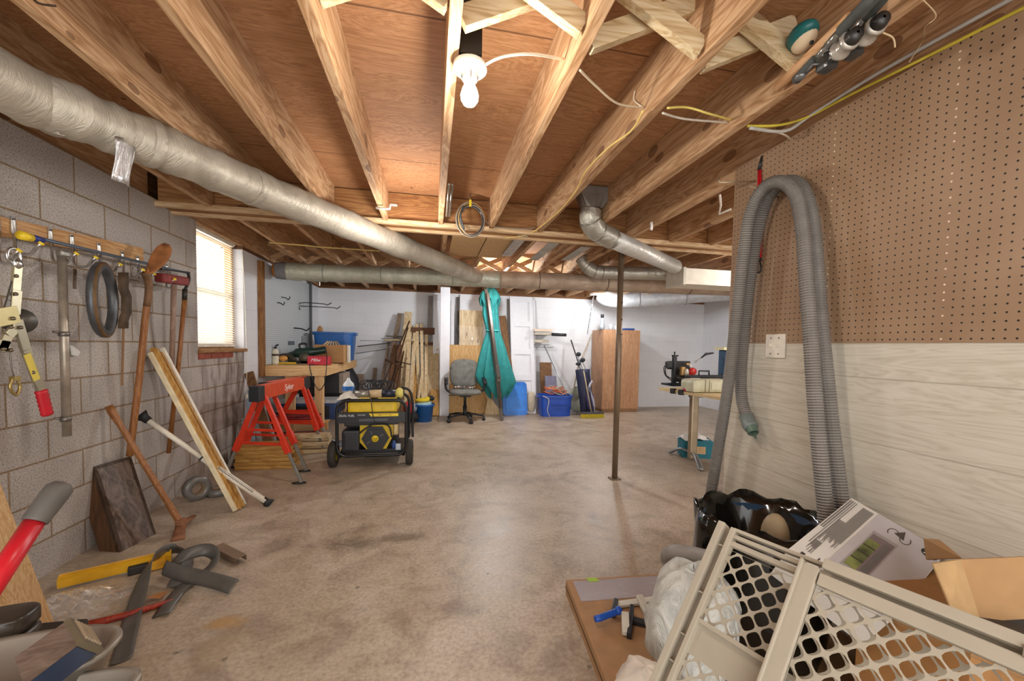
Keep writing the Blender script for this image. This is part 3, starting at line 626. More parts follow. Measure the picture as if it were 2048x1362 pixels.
# come-along cable puller
cx = XW + .14
q = lambda x, y, o=0: at(x, y, X=cx + o)
cp_ = thing('cable_puller', 'steel hand cable puller with a red ribbed grip hanging at the far left', 'hand winch', q(40, 700))
STL = mat('b7ad90', .35, .7); DST = mat('6a655c', .4, .7)
def strip(pts, w, th, m, nm, par, X=(1, 0, 0)):
    """flat strap through pts, facing the room"""
    b = B()
    for a, c in zip(pts, pts[1:]): b.bar(a, c, w, th, up=X, bev=.0015)
    return mk(nm, b, m, par)
b = B(); b.tube([q(27, 512) + V((0, .028 * math.cos(a), .034 * math.sin(a))) for a in [k * math.pi / 8 for k in range(16)]], .006, 8, closed=True); b.ell(q(33, 527), (.018, .02, .024)); mk('swivel_hook', b, CHR, cp_)
strip([q(35, 532), q(30, 588)], .036, .012, STL, 'link_plate', cp_); strip([q(33, 556), q(20, 602), q(8, 640)], .03, .008, DST, 'link_arm', cp_)
strip([q(32, 580), q(28, 628)], .042, .014, STL, 'side_plate', cp_); strip([q(-30, 640), q(34, 628)], .075, .016, mat('c2b27e', .4, .6), 'frame_plate', cp_)
strip([q(34, 652), q(15, 672), q(2, 700)], .038, .012, STL, 'pawl_arm', cp_); strip([q(-10, 690), q(18, 694)], .05, .012, STL, 'lower_plate', cp_)
strip([q(34, 640), q(52, 700), q(83, 782)], .040, .013, mat('a39a84', .4, .6), 'handle_bar', cp_)
b = B(); b.bar(q(54, 708, .012), q(74, 760, .012), .03, .004, up=(1, 0, 0)); mk('instruction_sticker', b, mat('d8c24c', .5), cp_)
b = B(); b.cyl(q(38, 642, -.03), q(38, 642, -.012), .055, n=24); mk('drum_disc', b, mat('55524c', .4, .5), cp_)
for (x, y) in ((33, 552), (32, 588), (27, 637), (22, 700), (42, 655), (23, 654), (8, 698), (66, 745)):
    b = B(); b.cyl(q(x, y, .008), q(x, y, .016), .008, n=10); mk('rivet', b, mat('7c7260', .3, .8), cp_)
b = B(); g0, g1 = q(82, 780), q(95, 830)
b.tube([g0 + (g1 - g0) * (i / 12) for i in range(13)], [.021 + .0035 * (i % 2) for i in range(13)], 12, flat=(.8, 1.1)); mk('red_grip', b, mat('c01828', .4), cp_)
b = B(); b.tube(cr([q(20, 700), q(24, 740), q(30, 755)], 5), .003, 6); mk('wire_rope', b, mat('77706a', .4, .7), cp_)
b = B(); b.tube(cr([q(26, 755), q(20, 775), q(32, 790), q(40, 775), q(36, 762)], 5), .006, 8); b.box(q(30, 757), (.02, .03, .02)); mk('rope_hook', b, mat('b09a62', .35, .8), cp_)
# galvanised pipe
b = B(); a, c = at(124, 512, X=XW + .13), at(134, 872, X=XW + .13); b.tube([a, c], .0175, 16)
pp = thing('steel_pipe', 'dull galvanised pipe hanging upright from a wall hook', 'pipe', c); mk('tube', b, mat('a89e90', .4, .55, .25), pp)
b = B(); b.bar(a + V((.0, -.02, .012)), a + V((0, .03, .012)), .03, .03, bev=.008); mk('top_fitting', b, mat('8f8a80', .4, .6), pp)
for y_ in (668, 838):
    p = at(128 + (y_ - 668) * .02, y_, X=XW + .13); b = B(); b.lathe([(.018, -.012), (.0215, -.01), (.0215, .01), (.018, .012)], p, (0, 0, 1), 16); b.tube([p, p + V((-.02, -.035, .01))], .005, 6); mk('clip', b, mat('77706a', .4, .7), pp)
# steel ring and strap
c = at(206, 600, X=XW + .17); rg = thing('steel_ring', 'large rusty steel ring hanging from a wall hook', 'ring', c - V((0, 0, .25)))
b = B(); ux, uy = V((-.34, .94, 0)).normalized(), V((0, 0, 1)); nx = ux.cross(uy); RR = .235
b.k = 0; pts = [c + ux * .165 * math.cos(a) + uy * .178 * math.sin(a) for a in [k * math.pi / 24 for k in range(48)]]
b.tube(pts, .022, 8, closed=True, flat=(1, 1.15), ref=tuple(nx)); mk('rim', b, [mat('5d6064', .45, .6, .3)], rg)
pts2 = [p + nx * .012 + (p - c) * .08 for p in pts]; b = B(); b.tube(pts2, .010, 8, closed=True); mk('rusty_edge', b, mat('6a5034', .7, .3, .4), rg)
b = B(); s0 = at(246, 545, X=XW + .15); rows = []
for i in range(8): rows.append([at(236 + 20 * j + (6 if 2 < i < 6 else 0), 545 + i * 16, X=XW + .15 + .012 * math.sin(i)) for j in (0, 1)])
b.sheet(rows, .004); st_ = thing('hanging_strap', 'brown worn strap with a narrow tail hanging beside the steel ring', 'strap', at(246, 770, X=XW + .15)); mk('wide_strap', b, mat('4c3a26', .7, .1, .35), st_)
b = B(); b.bar(at(247, 655, X=XW + .15), at(244, 771, X=XW + .14), .014, .004, up=(1, 0, 0)); mk('narrow_tail', b, mat('84603c', .7), st_)
b = B(); b.bar(at(150, 538, X=XW + .05), at(149, 578, X=XW + .05), .014, .006, up=(1, 0, 0)); one('short_strap_end', b, mat('5d4632', .6), 'short brown strap end hanging between pipe and steel ring', 'strap')
p = at(147, 702, X=XW + .012); b = B(); b.prism([p + V((0, -.02, .03)), p + V((0, .03, -.005)), p + V((0, .015, -.03)), p + V((0, -.015, -.02))], (.01, 0, 0)); one('torn_label', b, mat('e4e2de', .6), 'torn white paper scrap stuck to the block wall behind the pipe', 'paper')
# shovel
sh = thing('shovel', 'rusty round point shovel hanging blade up from the wall hooks', 'shovel', at(262, 908, X=XW + .05))
b = B(); cc = at(300, 520, X=XW + .19); rows = []
for i in range(11):
    t_ = i / 10; w_ = .066 * math.sin(min(1, t_ * 1.6 + .08) * math.pi / 2) * (1 if t_ < .62 else math.sqrt(max(0.02, 1 - ((t_ - .62) / .38) ** 2)))
    mid_ = at(289, 546, X=XW + .19).lerp(at(326, 487, X=XW + .19), t_)
    ax = (at(326, 487, X=XW + .19) - at(289, 546, X=XW + .19)).normalized(); sd = ax.cross(V((1, 0, 0))).normalized() * .34 + V((.5, 0, 0))
    rows.append([mid_ + sd * w_ * (j / 4 - 1) + V((.03 * ((j / 4 - 1) ** 2), 0, 0)) for j in range(9)])
b.sheet(rows, .003); mk('blade', b, mat('a0683c', .75, .2, .35), sh)
hp = cr([at(290, 545, X=XW + .18), at(298, 575, X=XW + .17), at(290, 640, X=XW + .14), at(278, 760, X=XW + .09), at(259, 912, X=XW + .04)], 6)
b = B(); b.tube(hp[:11], [.022 - .0003 * i for i in range(11)], 12); mk('socket', b, mat('76573c', .6, .3, .3), sh)
b = B(); b.tube(hp[9:], .018, 12); mk('handle', b, handle_w(2), sh)
# sledge and second long tool
sg = thing('sledge_hammer', 'sledge hammer with red head and wooden handle hanging head up', 'hammer', at(343, 790, X=XW + .06))
b = B(); b.bar(at(318, 555, X=XW + .16), at(370, 563, X=XW + .16), .06, .06, up=(0, 0, 1), bev=.012); mk('head', b, mat('7c2a24', .6, .2, .3), sg)
b = B(); b.tube([at(348, 560, X=XW + .16), at(346, 640, X=XW + .14), at(342, 790, X=XW + .05)], [.017, .015, .017], 10); mk('handle', b, wood('sledge_handle', ['7c6250', '96796a', 'a68a74'], 2, 1.5, .6), sg)
hh = thing('garden_hoe', 'long handled hoe with black flat head hanging beside the sledge hammer', 'hoe', at(336, 905, X=XW + .03))
b = B(); b.bar(at(320, 538, X=XW + .17), at(376, 545, X=XW + .17), .03, .01, up=(0, 0, 1), bev=.003); mk('blade', b, mat('26262a', .4, .5), hh)
b = B(); b.tube(cr([at(376, 545, X=XW + .17), at(378, 560, X=XW + .16), at(370, 580, X=XW + .155)], 4), .010, 8); b.tube([at(370, 578, X=XW + .155), at(369, 600, X=XW + .15)], .016, 10); mk('neck', b, mat('3a3632', .5, .5), hh)
b = B(); b.tube([at(369, 600, X=XW + .15), at(360, 700, X=XW + .11), at(337, 906, X=XW + .03)], .0145, 10); mk('handle', b, handle_w(2), hh)
# grooved mouldings leaning on the wall
t0 = [at(x, y, X=XW + .03) for x, y in ((300, 705), (345, 705))]
bt_ = at(480, 1015, Z=0.012); tp = at(315, 705, X=XW + .06)
def leanplank(nm, a, c, w, th, m, label, cat, up=(1, 0, 0), group=None, off=0):
    b = B(); b.bar(a, c, w, th, up=up, bev=.002); return one(nm, b, m, label, cat, group)
sd = V((.10, .99, 0)).normalized()
for i, (o, w_, m_, lab) in enumerate(((-.055, .02, 'e3d4b0', 'left pale edge strip of the leaning yellow mouldings'), (-.03, .034, None, 'narrow yellow grooved moulding leaning at the block wall, left one'),
                                  (.012, .05, None, 'wider yellow grooved moulding leaning at the block wall, middle one'), (.052, .02, 'ece6d6', 'right white edged strip of the leaning mouldings'))):
    a = bt_ + sd * o; a.z = .012 + .0; c = tp + sd * (o - .01) + V((0, 0, .03 * (i % 2)))
    b = B(); b.bar(a, c, w_, .028, up=(1, 0, 0), bev=.003)
    if m_ is None: b.bar(a + V((.02, 0, .004)), c + V((.02, 0, 0)), w_ * .4, .010, up=(1, 0, 0))
    one('wood_moulding', b, mat(m_, .6) if m_ else goldw(2), lab, 'moulding', 'mouldings leaning on the block wall')
# white perforated pole
pc = thing('perforated_brace_pole', 'white steel brace pole with punched holes and black rubber feet leaning low', 'pole', at(540, 1008, Z=0))
e0, e1, e2 = at(292, 838, X=XW + .06), at(400, 908, X=-1.62), at(530, 1002, Z=.035)
e1 = e0.lerp(e2, .44)
WHT = mat('e6dfce', .35)
b = B(); b.tube([e0, e1], .0165, 14); mk('inner_tube', b, WHT, pc)
b = B(); b.tube([e1, e2], .021, 14); outer = mk('outer_tube', b, WHT, pc)
b = B(); b.tube([e1, e1.lerp(e2, .02)], .0235, 14); mk('collar', b, mat('2a2a2a', .5), pc)
b = B(); ax = (e2 - e1).normalized(); u_ = ax.cross(V((0, 0, 1))).normalized(); w__ = u_.cross(ax)
for i in range(34):
    for s in (-1, 0, 1):
        p = e1.lerp(e2, .05 + .022 * i + (.011 if s else 0)); dr = (w__ * 1.0 + u_ * (.75 * s) * (-1)).normalized(); vv = (CAM - p).normalized(); dr = (vv + u_ * .55 * s + w__ * .2); dr -= ax * dr.dot(ax); dr.normalize()
        b.tube([p + dr * .0195, p + dr * .0216], .0032, 6)
ho = mk('punched_holes', b, mat('2c2a28', .8), outer); ho['kind'] = 'stuff'
for e, f_, nm in ((e0, (e0 - e1).normalized(), 'top_rubber_foot'), (e2, (e2 - e1).normalized(), 'bottom_rubber_foot')):
    b = B(); tt = e + f_ * .04 if nm[0] == 't' else V((e.x + f_.x * .04, e.y + f_.y * .04, .006)); b.tube([e - f_ * .02, e + f_ * .01, tt], [.024, .026, .045], 12, flat=(1, .7)); mk(nm, b, mat('1c1c1e', .6), pc)
# pickaxe / mattock
mt = thing('mattock', 'rusty mattock standing on its head with wooden handle against the wall', 'pick tool', at(372, 1068, Z=0))
h0, h1 = at(217, 812, X=XW + .03), at(362, 1048, Z=.045)
b = B(); b.tube([h0, h0.lerp(h1, .05), h0.lerp(h1, .15), h0.lerp(h1, .8), h0.lerp(h1, .97), h1], [.019, .021, .015, .0165, .019, .021], 12, flat=(1.1, .9)); mk('handle', b, handle_w(2), mt)
c_ = h1; r1, r2 = at(356, 1080, Z=.004), at(387, 1032, Z=.03)
b = B(); b.box(c_, (.05, .05, .07), bev=.012); b.tube([c_, c_.lerp(r1, .6), r1], [.022, .024, .028], 8, flat=(.35, 1.3)); b.tube([c_, c_.lerp(r2, .6), r2], [.022, .02, .016], 8, flat=(.5, 1.1)); mk('head', b, mat('96684a', .7, .3, .3), mt)
# walnut box shelf leaning on the wall
p = [at(240, 1105, Z=0), at(312, 1068, Z=0), at(262, 912, X=XW + .05), at(186, 938, X=XW + .05)]
p[3] = V((p[2].x, p[3].y, p[2].z + .0)); wv = (p[1] - p[0]); top_ = p[2]; p[2] = p[1] + (top_ - p[1]); p[3] = p[2] - wv
n_ = (p[1] - p[0]).cross(p[3] - p[0]).normalized(); n_ = n_ if n_.dot(CAM - p[0]) > 0 else -n_
ws = thing('walnut_box_shelf', 'dark stained open box shelf leaning on the block wall', 'shelf', (p[0] + p[1]) / 2)
b = B(); b.prism([x for x in p], -n_ * .02); mk('front_board', b, walnut(2), ws)
dpt = -n_ * .115; wn_ = wv.normalized()
b = B(); b.prism([p[0], p[3], p[3] + dpt, p[0] + dpt + V((0, 0, .0))], wn_ * .02); mk('side_board', b, wood('walnut_brown', ['3a2412', '5a3a20', '6e4a2a'], 2, 1, .6), ws)
b = B(); b.prism([p[1], p[2], p[2] + dpt, p[1] + dpt], -wn_ * .02); mk('side_board', b, wood('walnut_brown', [], 2) if ('walnut_brown', 2) in MATS else walnut(2), ws)
b = B(); b.prism([p[3], p[2], p[2] + dpt, p[3] + dpt], (p[0] - p[3]).normalized() * .02); mk('end_board', b, walnut(2), ws)
# tape rolls
def taperoll(c, ax, r, w, lab, mm):
    o = thing('tape_roll', lab, 'tape', c - V((0, 0, r))); ax = V(ax).normalized()
    b = B(); b.lathe([(r * .5, -w / 2), (r, -w / 2), (r, w / 2), (r * .5, w / 2), (r * .5, -w / 2)], c, ax, 32); mk('tape', b, mm, o)
    b = B(); b.lathe([(r * .44, -w / 2), (r * .5, -w / 2), (r * .5, w / 2), (r * .44, w / 2), (r * .44, -w / 2)], c, ax, 24); mk('core', b, mat('8a7458', .8), o)
TAPE = mat('7c7a76', .35, .2)
c = at(394, 980, Z=.075); taperoll(V((c.x, c.y, .088)), (.75, -.62, 0), .088, .05, 'roll of grey duct tape standing on edge by the wall', TAPE)
c = at(424, 982, Z=.045); taperoll(V((c.x + .02, c.y + .04, .026)), (0, 0.0, 1), .07, .05, 'roll of grey duct tape lying flat beside the standing roll', TAPE)
# plywood sheet at far left
pa, pb_ = at(115, 1262, Z=.0), at(0, 715, X=XW + .03)
y_r = pa.y; b = B()
A0 = V((pa.x, pa.y, 0)); A1 = at(0, 715, X=XW + .09)
yt = A1.y
quad = [V((A0.x, A0.y, 0)), V((A1.x, A0.y + .02, A1.z)), V((A1.x, A0.y - .36, A1.z)), V((A0.x, A0.y - .24, 0))]
nn = (quad[1] - quad[0]).cross(quad[3] - quad[0]).normalized(); nn = nn if nn.x < 0 else -nn
b.prism(quad, nn * .018); one('plywood_offcut', b, M_PLYB, 'pale plywood offcut leaning on the block wall at the far left', 'plywood')
# yellow angle rail
y1_, y0_ = at(118, 1176, Z=.0), at(343, 1122, Z=.0); yr = thing('yellow_level', 'yellow metal rail lying on the floor beside the wall', 'rail', (y0_ + y1_) / 2)
b = B(); dr = (y0_ - y1_).normalized(); sdv = V((-dr.y, dr.x, 0)); prof = [(-.036, .012), (-.036, .050), (-.012, .060), (-.007, .040), (.007, .040), (.012, .060), (.036, .050), (.036, .012)]
b.prism([y1_ + sdv * a + V((0, 0, c)) for a, c in prof], (y0_ - y1_)); mk('rail_body', b, mat('d9a416', .45, .1), yr)
b = B(); b.bar(y1_ + V((0, 0, .006)), y0_ + V((0, 0, .006)), .05, .011); mk('flat_under_bar', b, mat('9a948a', .5, .3), yr)
c = y1_.lerp(y0_, .74) - sdv * .05; b = B(); b.bar(c + V((0, 0, .022)) - dr * .06, c + V((0, 0, .022)) + dr * .05, .035, .04, bev=.006); mk('black_bracket', b, mat('26221e', .6), yr)
c = y1_.lerp(y0_, .86) - sdv * .055; b = B(); b.bar(c + V((0, 0, .026)) - dr * .03, c + V((0, 0, .026)) + dr * .035, .04, .044, bev=.004); mk('yellow_block', b, mat('e2a51c', .5), yr)
# black rubber edging coil: flat ribbon through pts
def ribbon(pts, w, th, ups=None, n=6):
    P = cr(pts, n); b = B(); rows = []
    for i, p in enumerate(P):
        t_ = (P[min(i + 1, len(P) - 1)] - P[max(i - 1, 0)]).normalized(); u = V(ups[min(i // n, len(ups) - 1)]).lerp(V(ups[min(i // n + 1, len(ups) - 1)]), (i % n) / n) if ups else V((0, 0, 1))
        s_ = (u - t_ * u.dot(t_)).normalized(); nn = t_.cross(s_)
        rows.append([p + s_ * w * (j / 4 - .5) + nn * (.006 * math.cos((j / 4 - .5) * 3.1)) for j in range(5)])
    b.sheet(rows, th); return b
RUB = mat('5a5854', .38, .05, .2)
re = thing('rubber_edging', 'loosely coiled grey black rubber floor edging strip on the floor', 'rubber strip', at(330, 1140, Z=0))
z_ = .03
pp1 = [at(242, 1320, Z=.012), at(262, 1240, Z=.015), at(285, 1160, Z=.04), at(305, 1115, Z=.09), at(345, 1098, Z=.05), at(378, 1108, Z=.03), at(368, 1140, Z=.02), at(350, 1170, Z=.02)]
mk('long_loop', ribbon(pp1, .062, .004, [(1, .2, .1), (1, .2, .2), (.9, .1, .5), (.5, -.3, .9), (0, -.6, 1), (-.5, -.3, 1), (-.9, 0, .4), (-1, .2, .1)]), RUB, re)
pp2 = [at(338, 1135, Z=.05), at(368, 1112, Z=.09), at(408, 1100, Z=.09), at(430, 1108, Z=.07), at(425, 1130, Z=.04), at(395, 1155, Z=.02), at(366, 1175, Z=.02), at(338, 1208, Z=.012), at(322, 1232, Z=.006)]
mk('upper_loop', ribbon(pp2, .062, .004, [(.3, .9, .4), (.1, .8, .6), (0, .6, .8), (.5, .1, .9), (.9, -.2, .4), (.9, -.4, .1), (.9, -.4, .1), (.9, -.4, .1), (.9, -.4, .1)]), RUB, re)
pp3 = [at(330, 1135, Z=.07), at(360, 1146, Z=.065), at(400, 1155, Z=.05), at(440, 1165, Z=.035), at(468, 1174, Z=.03)]
mk('cut_end', ribbon(pp3, .065, .004, [(-.2, .5, .9), (-.2, .5, .8), (-.2, .6, .7), (-.2, .7, .6), (-.2, .8, .5)]), RUB, re)
# channel, red handle, plastic
c0, c1 = at(436, 1100, Z=.01), at(478, 1122, Z=.01); b = B(); dr = (c1 - c0).normalized(); sdv = V((-dr.y, dr.x, 0))
b.prism([c0 + sdv * a + V((0, 0, c)) for a, c in ((-.028, 0), (-.028, .03), (.028, .03), (.028, 0), (.025, 0), (.025, .027), (-.025, .027), (-.025, 0))], (c1 - c0) * 1.1)
one('metal_channel', b, mat('86705c', .5, .3), 'short brown metal channel offcut on the floor right of the rubber strip', 'channel')
b = B(); b.tube([at(345, 1202, Z=.014), at(245, 1232, Z=.014), at(168, 1252, Z=.014)], [.011, .013, .017], 12); one('red_tool_handle', b, wood('red_painted_wood', ['7a1c0c', '9c3018', 'b84426'], 1, 1, .5), 'orange red wooden tool handle lying under the rubber strip', 'handle')
b = B(); wl = at(318, 1190, Z=.01)
for i in range(5): b.bar(wl + V((-.02, -.01 * i, .004 + .003 * i)), wl + V((.03, .01 - .012 * i, .006)), .008, .003)
one('wood_splinter', b, mat('b07a4c', .8), 'small splintered wood scrap on the floor inside the rubber loop', 'splinter')
t = NT('clear_plastic'); t.out('ffffff', .08, Transmission_Weight=.85, IOR=1.25, Alpha=.62); PLAST = t.m
def crumple(c, rx, ry, h, n=16, seed=1, z0=.003):
    rnd = random.Random(seed); rows = []
    for i in range(n + 1):
        row = []
        for j in range(n + 1):
            u, w = i / n * 2 - 1, j / n * 2 - 1; k = max(0, 1 - (u * u + w * w) * .75)
            row.append(V((c.x + rx * u * (1 + .15 * rnd.random()), c.y + ry * w * (1 + .15 * rnd.random()), z0 + h * k * (.35 + .9 * rnd.random()))))
        rows.append(row)
    b = B(); b.sheet(rows); return b
b = crumple(at(148, 1215, Z=0), .15, .12, .055, 20); b.sm = [False] * len(b.f); one('clear_plastic_wrap', b, PLAST, 'crumpled clear plastic wrap on the floor next to the plywood', 'plastic wrap')
# big red handled tool with grey grip at lower left corner
rd = thing('red_handled_tool', 'thick red pole with grey rubber end grip rising from the lower left corner', 'tool', at(0, 1200, D=.95))
g0, g1, g2 = at(-60, 1240, D=.85), at(70, 1042, D=1.0), at(118, 978, D=1.05)
b = B(); b.tube([g0, g1], .021, 18); mk('pole', b, mat('c81c2a', .35), rd)
b = B(); e = (g2 - g1); b.tube([g1 - e * .02, g1 + e * .05, g1 + e * .8, g1 + e * 1.02, g1 + e * 1.17, g1 + e * 1.22], [.0255, .026, .0285, .028, .019, .006], 18, flat=(1, 1.)); mk('grip', b, mat('5c5853', .55), rd)
# stacked black pads with rounded ends
def pad(c, rx, ry, h, ang):
    pts = []
    for i in range(28):
        a = 2 * math.pi * i / 28; ca, sa = math.cos(a), math.sin(a); e = .55
        x_, y_ = rx * math.copysign(abs(ca) ** e, ca), ry * math.copysign(abs(sa) ** e, sa); pts.append((x_ * math.cos(ang) - y_ * math.sin(ang), x_ * math.sin(ang) + y_ * math.cos(ang)))
    b = B(); vs = []; prof = [(0, .0), (.93, 0), (1, .12), (1, .85), (.95, .97), (.88, 1), (0, 1)]
    for s_, t_ in prof: vs += [V((c.x + x_ * max(s_, .001), c.y + y_ * max(s_, .001), c.z + h * t_)) for x_, y_ in pts]
    n = 28; b.add(vs, [(i * n + j, i * n + (j + 1) % n, (i + 1) * n + (j + 1) % n, (i + 1) * n + j) for i in range(len(prof) - 1) for j in range(n)], True); return b
BRN = mat('3c342c', .3, .1, .3)
cb = at(32, 1222, Z=.50)
zs = [.405, .452]
for i, z_ in enumerate(zs): one('padded_foot', pad(V((cb.x - .045, cb.y, z_)), .075, .048, .042, .2), BRN, ('lower' if i == 0 else 'upper') + ' of two stacked dark moulded pads at the lower left', 'pad', 'dark moulded pads in the lower left corner')
cb2 = at(0, 1272, Z=.46); one('padded_foot', pad(V((cb2.x - .075, cb2.y - .02, .42)), .065, .038, .05, .2), BRN, 'single dark moulded pad at the left picture edge before the stacked pair', 'pad', 'dark moulded pads in the lower left corner')
b = B(); b.box((cb.x - .10, cb.y - .02, .2), (.36, .26, .40), bev=.01); one('storage_crate', b, mat('2c2620', .6), 'dark crate at the lower left corner carrying the moulded pads', 'crate')
# grey tray with hand sander block
tc = at(64, 1372, Z=.46); tw = thing('grey_tray', 'grey moulded plastic tray at the lower left corner', 'tray', V((tc.x, tc.y, .0)))
def dish(c, rx, ry, h, th, ang, e=.78, lip=.012):
    n = 40; P = []
    for i in range(n):
        a = 2 * math.pi * i / n; ca, sa = math.cos(a), math.sin(a); x_, y_ = rx * math.copysign(abs(ca) ** e, ca), ry * math.copysign(abs(sa) ** e, sa); P.append((x_ * math.cos(ang) - y_ * math.sin(ang), x_ * math.sin(ang) + y_ * math.cos(ang)))
    prof = [(.001, 0), (.86, 0), (.95, h), (1 + lip / rx, h + .004), (1 + lip / rx, h - .006), (.965, h - .008), (.88, -th), (.001, -th)]
    vs = []
    for s_, z_ in prof: vs += [V((c.x + x_ * s_, c.y + y_ * s_, c.z + z_)) for x_, y_ in P]
    b = B(); b.add(vs, [(i * n + j, i * n + (j + 1) % n, (i + 1) * n + (j + 1) % n, (i + 1) * n + j) for i in range(len(prof) - 1) for j in range(n)], True); return b
GRP = mat('8f867a', .35, .2, .1)
tcc = V((tc.x - .035, tc.y + .0, .46)); mk('tray_pan', dish(tcc, .165, .085, .06, .006, .12), GRP, tw)
b = B(); b.lathe([(.07, 0), (.075, .01), (.03, .03), (.028, .44), (.06, .452)], (tcc.x, tcc.y, 0), n=20); mk('stand', b, mat('55504a', .5), tw)
f0 = at(120, 1440, Z=.44); mk('front_cup', dish(V((f0.x, f0.y, .44)), .115, .05, .05, .006, .12), GRP, tw)
sb = thing('hand_sanding_block', 'brown and blue grip sanding block leaning in the grey tray', 'sander', tcc)
C0 = at(168, 1281, D=.80); va, vb = at(141, 1236, D=.86) - C0, at(206, 1297, D=.86) - C0; vl = at(60, 1402, D=.70) - C0
vl = vl - va.normalized() * vl.dot(va.normalized()) * .8
b = B(); b.prism([C0 + vl * .10, C0 + vl * .10 + va, C0 + vl * .10 + va + vb, C0 + vl * .10 + vb], vl * .9); mk('body', b, wood('block_brown', ['5a4a3e', '756356', '86766a'], 0, 2, .5, rings=False), sb)
b = B(); k_ = .03; b.prism([C0 - va * k_ - vb * k_, C0 + va * (1 + k_) - vb * k_, C0 + va * (1 + k_) + vb * (1 + k_), C0 - va * k_ + vb * (1 + k_)], vl * .12); cap_ = mk('end_cap', b, mat('6a604c', .5), sb)
nl = -vl.normalized() * .002
for i in range(6):
    b = B(); p0, p1 = C0 + va * (.12) + vb * (.14 + .145 * i) + nl, C0 + va * .88 + vb * (.14 + .145 * i) + nl; b.bar(p0, p1, .005, .004, up=vl); mk('rib', b, mat('c8bca4', .5), cap_)
b = B(); nb_ = -va.normalized() * .002; b.prism([C0 + vl * .14 + vb * .02 + nb_, C0 + vl + vb * .02 + nb_, C0 + vl + vb * .98 + nb_, C0 + vl * .14 + vb * .98 + nb_], -nb_ * .8); mk('blue_side', b, mat('2c3a52', .4), sb)
# ---------------------------------------------------------------- middle left: bench, sawhorses, generator
WB = lambda a=0: wood('bench_pine', ['c89a60', 'dcb47e', 'e8c898'], a, 1, .6)
X1, X0, YF, YK, ZT = at(645, 735, Y=5.12).x, XL + .005, 5.12, 7.1, .925
wb = thing('workbench', 'pine workbench built against the white left wall with a loaded top', 'workbench', ((X0 + X1) / 2, 6.1, 0))
b = B(); b.mm((X0, YF, ZT - .02), (X1, YK, ZT)); mk('bench_top', b, WB(1), wb)
b = B(); b.mm((X0, YF - .038, ZT - .12), (X1 + .038, YF, ZT - .004)); mk('front_apron', b, WB(0), wb)
b = B(); b.mm((X1, YF, ZT - .12), (X1 + .038, YK, ZT - .004)); mk('side_apron', b, WB(1), wb)
for (x, y) in ((X1 - .045, YF + .045), (X0 + .28, YF + .045), (X1 - .045, YK - .06), (X0 + .06, YK - .06)):
    b = B(); b.box((x, y, (ZT - .02) / 2), (.088, .088, ZT - .02), bev=.003); mk('leg', b, WB(2), wb)
b = B(); b.mm((X0 + .05, YF + .09, .24), (X1 + .04, YK - .1, .262)); b.mm((X0 + .05, YF + .06, .15), (X1 + .04, YF + .088, .24)); mk('lower_shelf', b, WB(0), wb)
# white pegboard with wooden edge
t = NT('white_pegboard'); g = t.add('ShaderNodeNewGeometry'); sp = t.add('ShaderNodeSeparateXYZ'); t.l(g.outputs['Position'], sp.inputs[0])
dy = t.math('SUBTRACT', t.math('FRACT', t.math('DIVIDE', sp.outputs[1], .0254)), .5); dz = t.math('SUBTRACT', t.math('FRACT', t.math('DIVIDE', sp.outputs[2], .0254)), .5)
hh_ = t.math('LESS_THAN', t.math('ADD', t.math('MULTIPLY', dy, dy), t.math('MULTIPLY', dz, dz)), .03); t.l(t.mix(hh_, 'c3c9cc', '4a5054'), t.b.inputs['Base Color']); t.out(None, .5)
pgb = thing('white_pegboard', 'white pegboard with wooden edge strip on the wall over the workbench', 'pegboard', (XL + .02, 5.9, .93))
b = B(); b.mm((XL + .03, 5.10, .93), (XL + .036, 6.84, 2.09)); mk('board', b, t.m, pgb)
b = B(); b.mm((XL + .002, 5.03, .80), (XL + .05, 5.10, 2.09)); mk('edge_strip', b, wood('edge_brown', ['6a421e', '8f6030', 'a87840'], 2, 1, .6), pgb)
b = B(); b.mm((XL + .002, 6.84, .93), (XL + .055, 6.93, 2.12)); mk('grey_upright', b, mat('55585c', .6), pgb)
BLK = mat('1e1f22', .45)
def peghook(px, py, L, lab, r=.006):
    p = at(px, py, X=XL + .04); b = B(); b.tube(cr([p, p + V((L * .5, 0, -.01)), p + V((L * .8, 0, -.03)), p + V((L, 0, .01))], 4), r, 6); one('peg_hook', b, BLK, lab, 'hook')
peghook(563, 594, .10, 'small dark hook high on the white pegboard'); peghook(555, 605, .08, 'small dark hook just below the highest one on the white pegboard')
peghook(588, 656, .20, 'black double hook in the lower middle of the white pegboard', .009)
b = B(); p = at(600, 606, X=XL + .05); b.tube(cr([p + V((0, 0, -.10)), p, p + V((.30, 0, .0)), p + V((.36, 0, -.015)), p + V((.42, 0, .02))], 4), .006, 6); b.tube(cr([p + V((0, .05, -.04)), p + V((.42, .05, -.045)), p + V((.48, .05, -.06)), p + V((.53, .05, -.02))], 4), .006, 6); b.tube([p + V((0, .0, -.04)), p + V((0, .05, -.04))], .005, 6)
one('tool_hanger', b, BLK, 'black two armed wire hanger sticking out over the workbench', 'hanger')
p = at(609, 680, X=XL + .06); b = B(); b.box(p, (.05, .16, .12)); one('tool_pouch', b, mat('8b8f92', .7), 'grey pouch hanging low at the right end of the white pegboard', 'pouch')
p = at(583, 686, X=XL + .045); b = B(); b.box(p, (.01, .22, .05)); one('metal_label_plate', b, mat('62686e', .5), 'dark grey plate on the white pegboard above the green tool', 'plate')
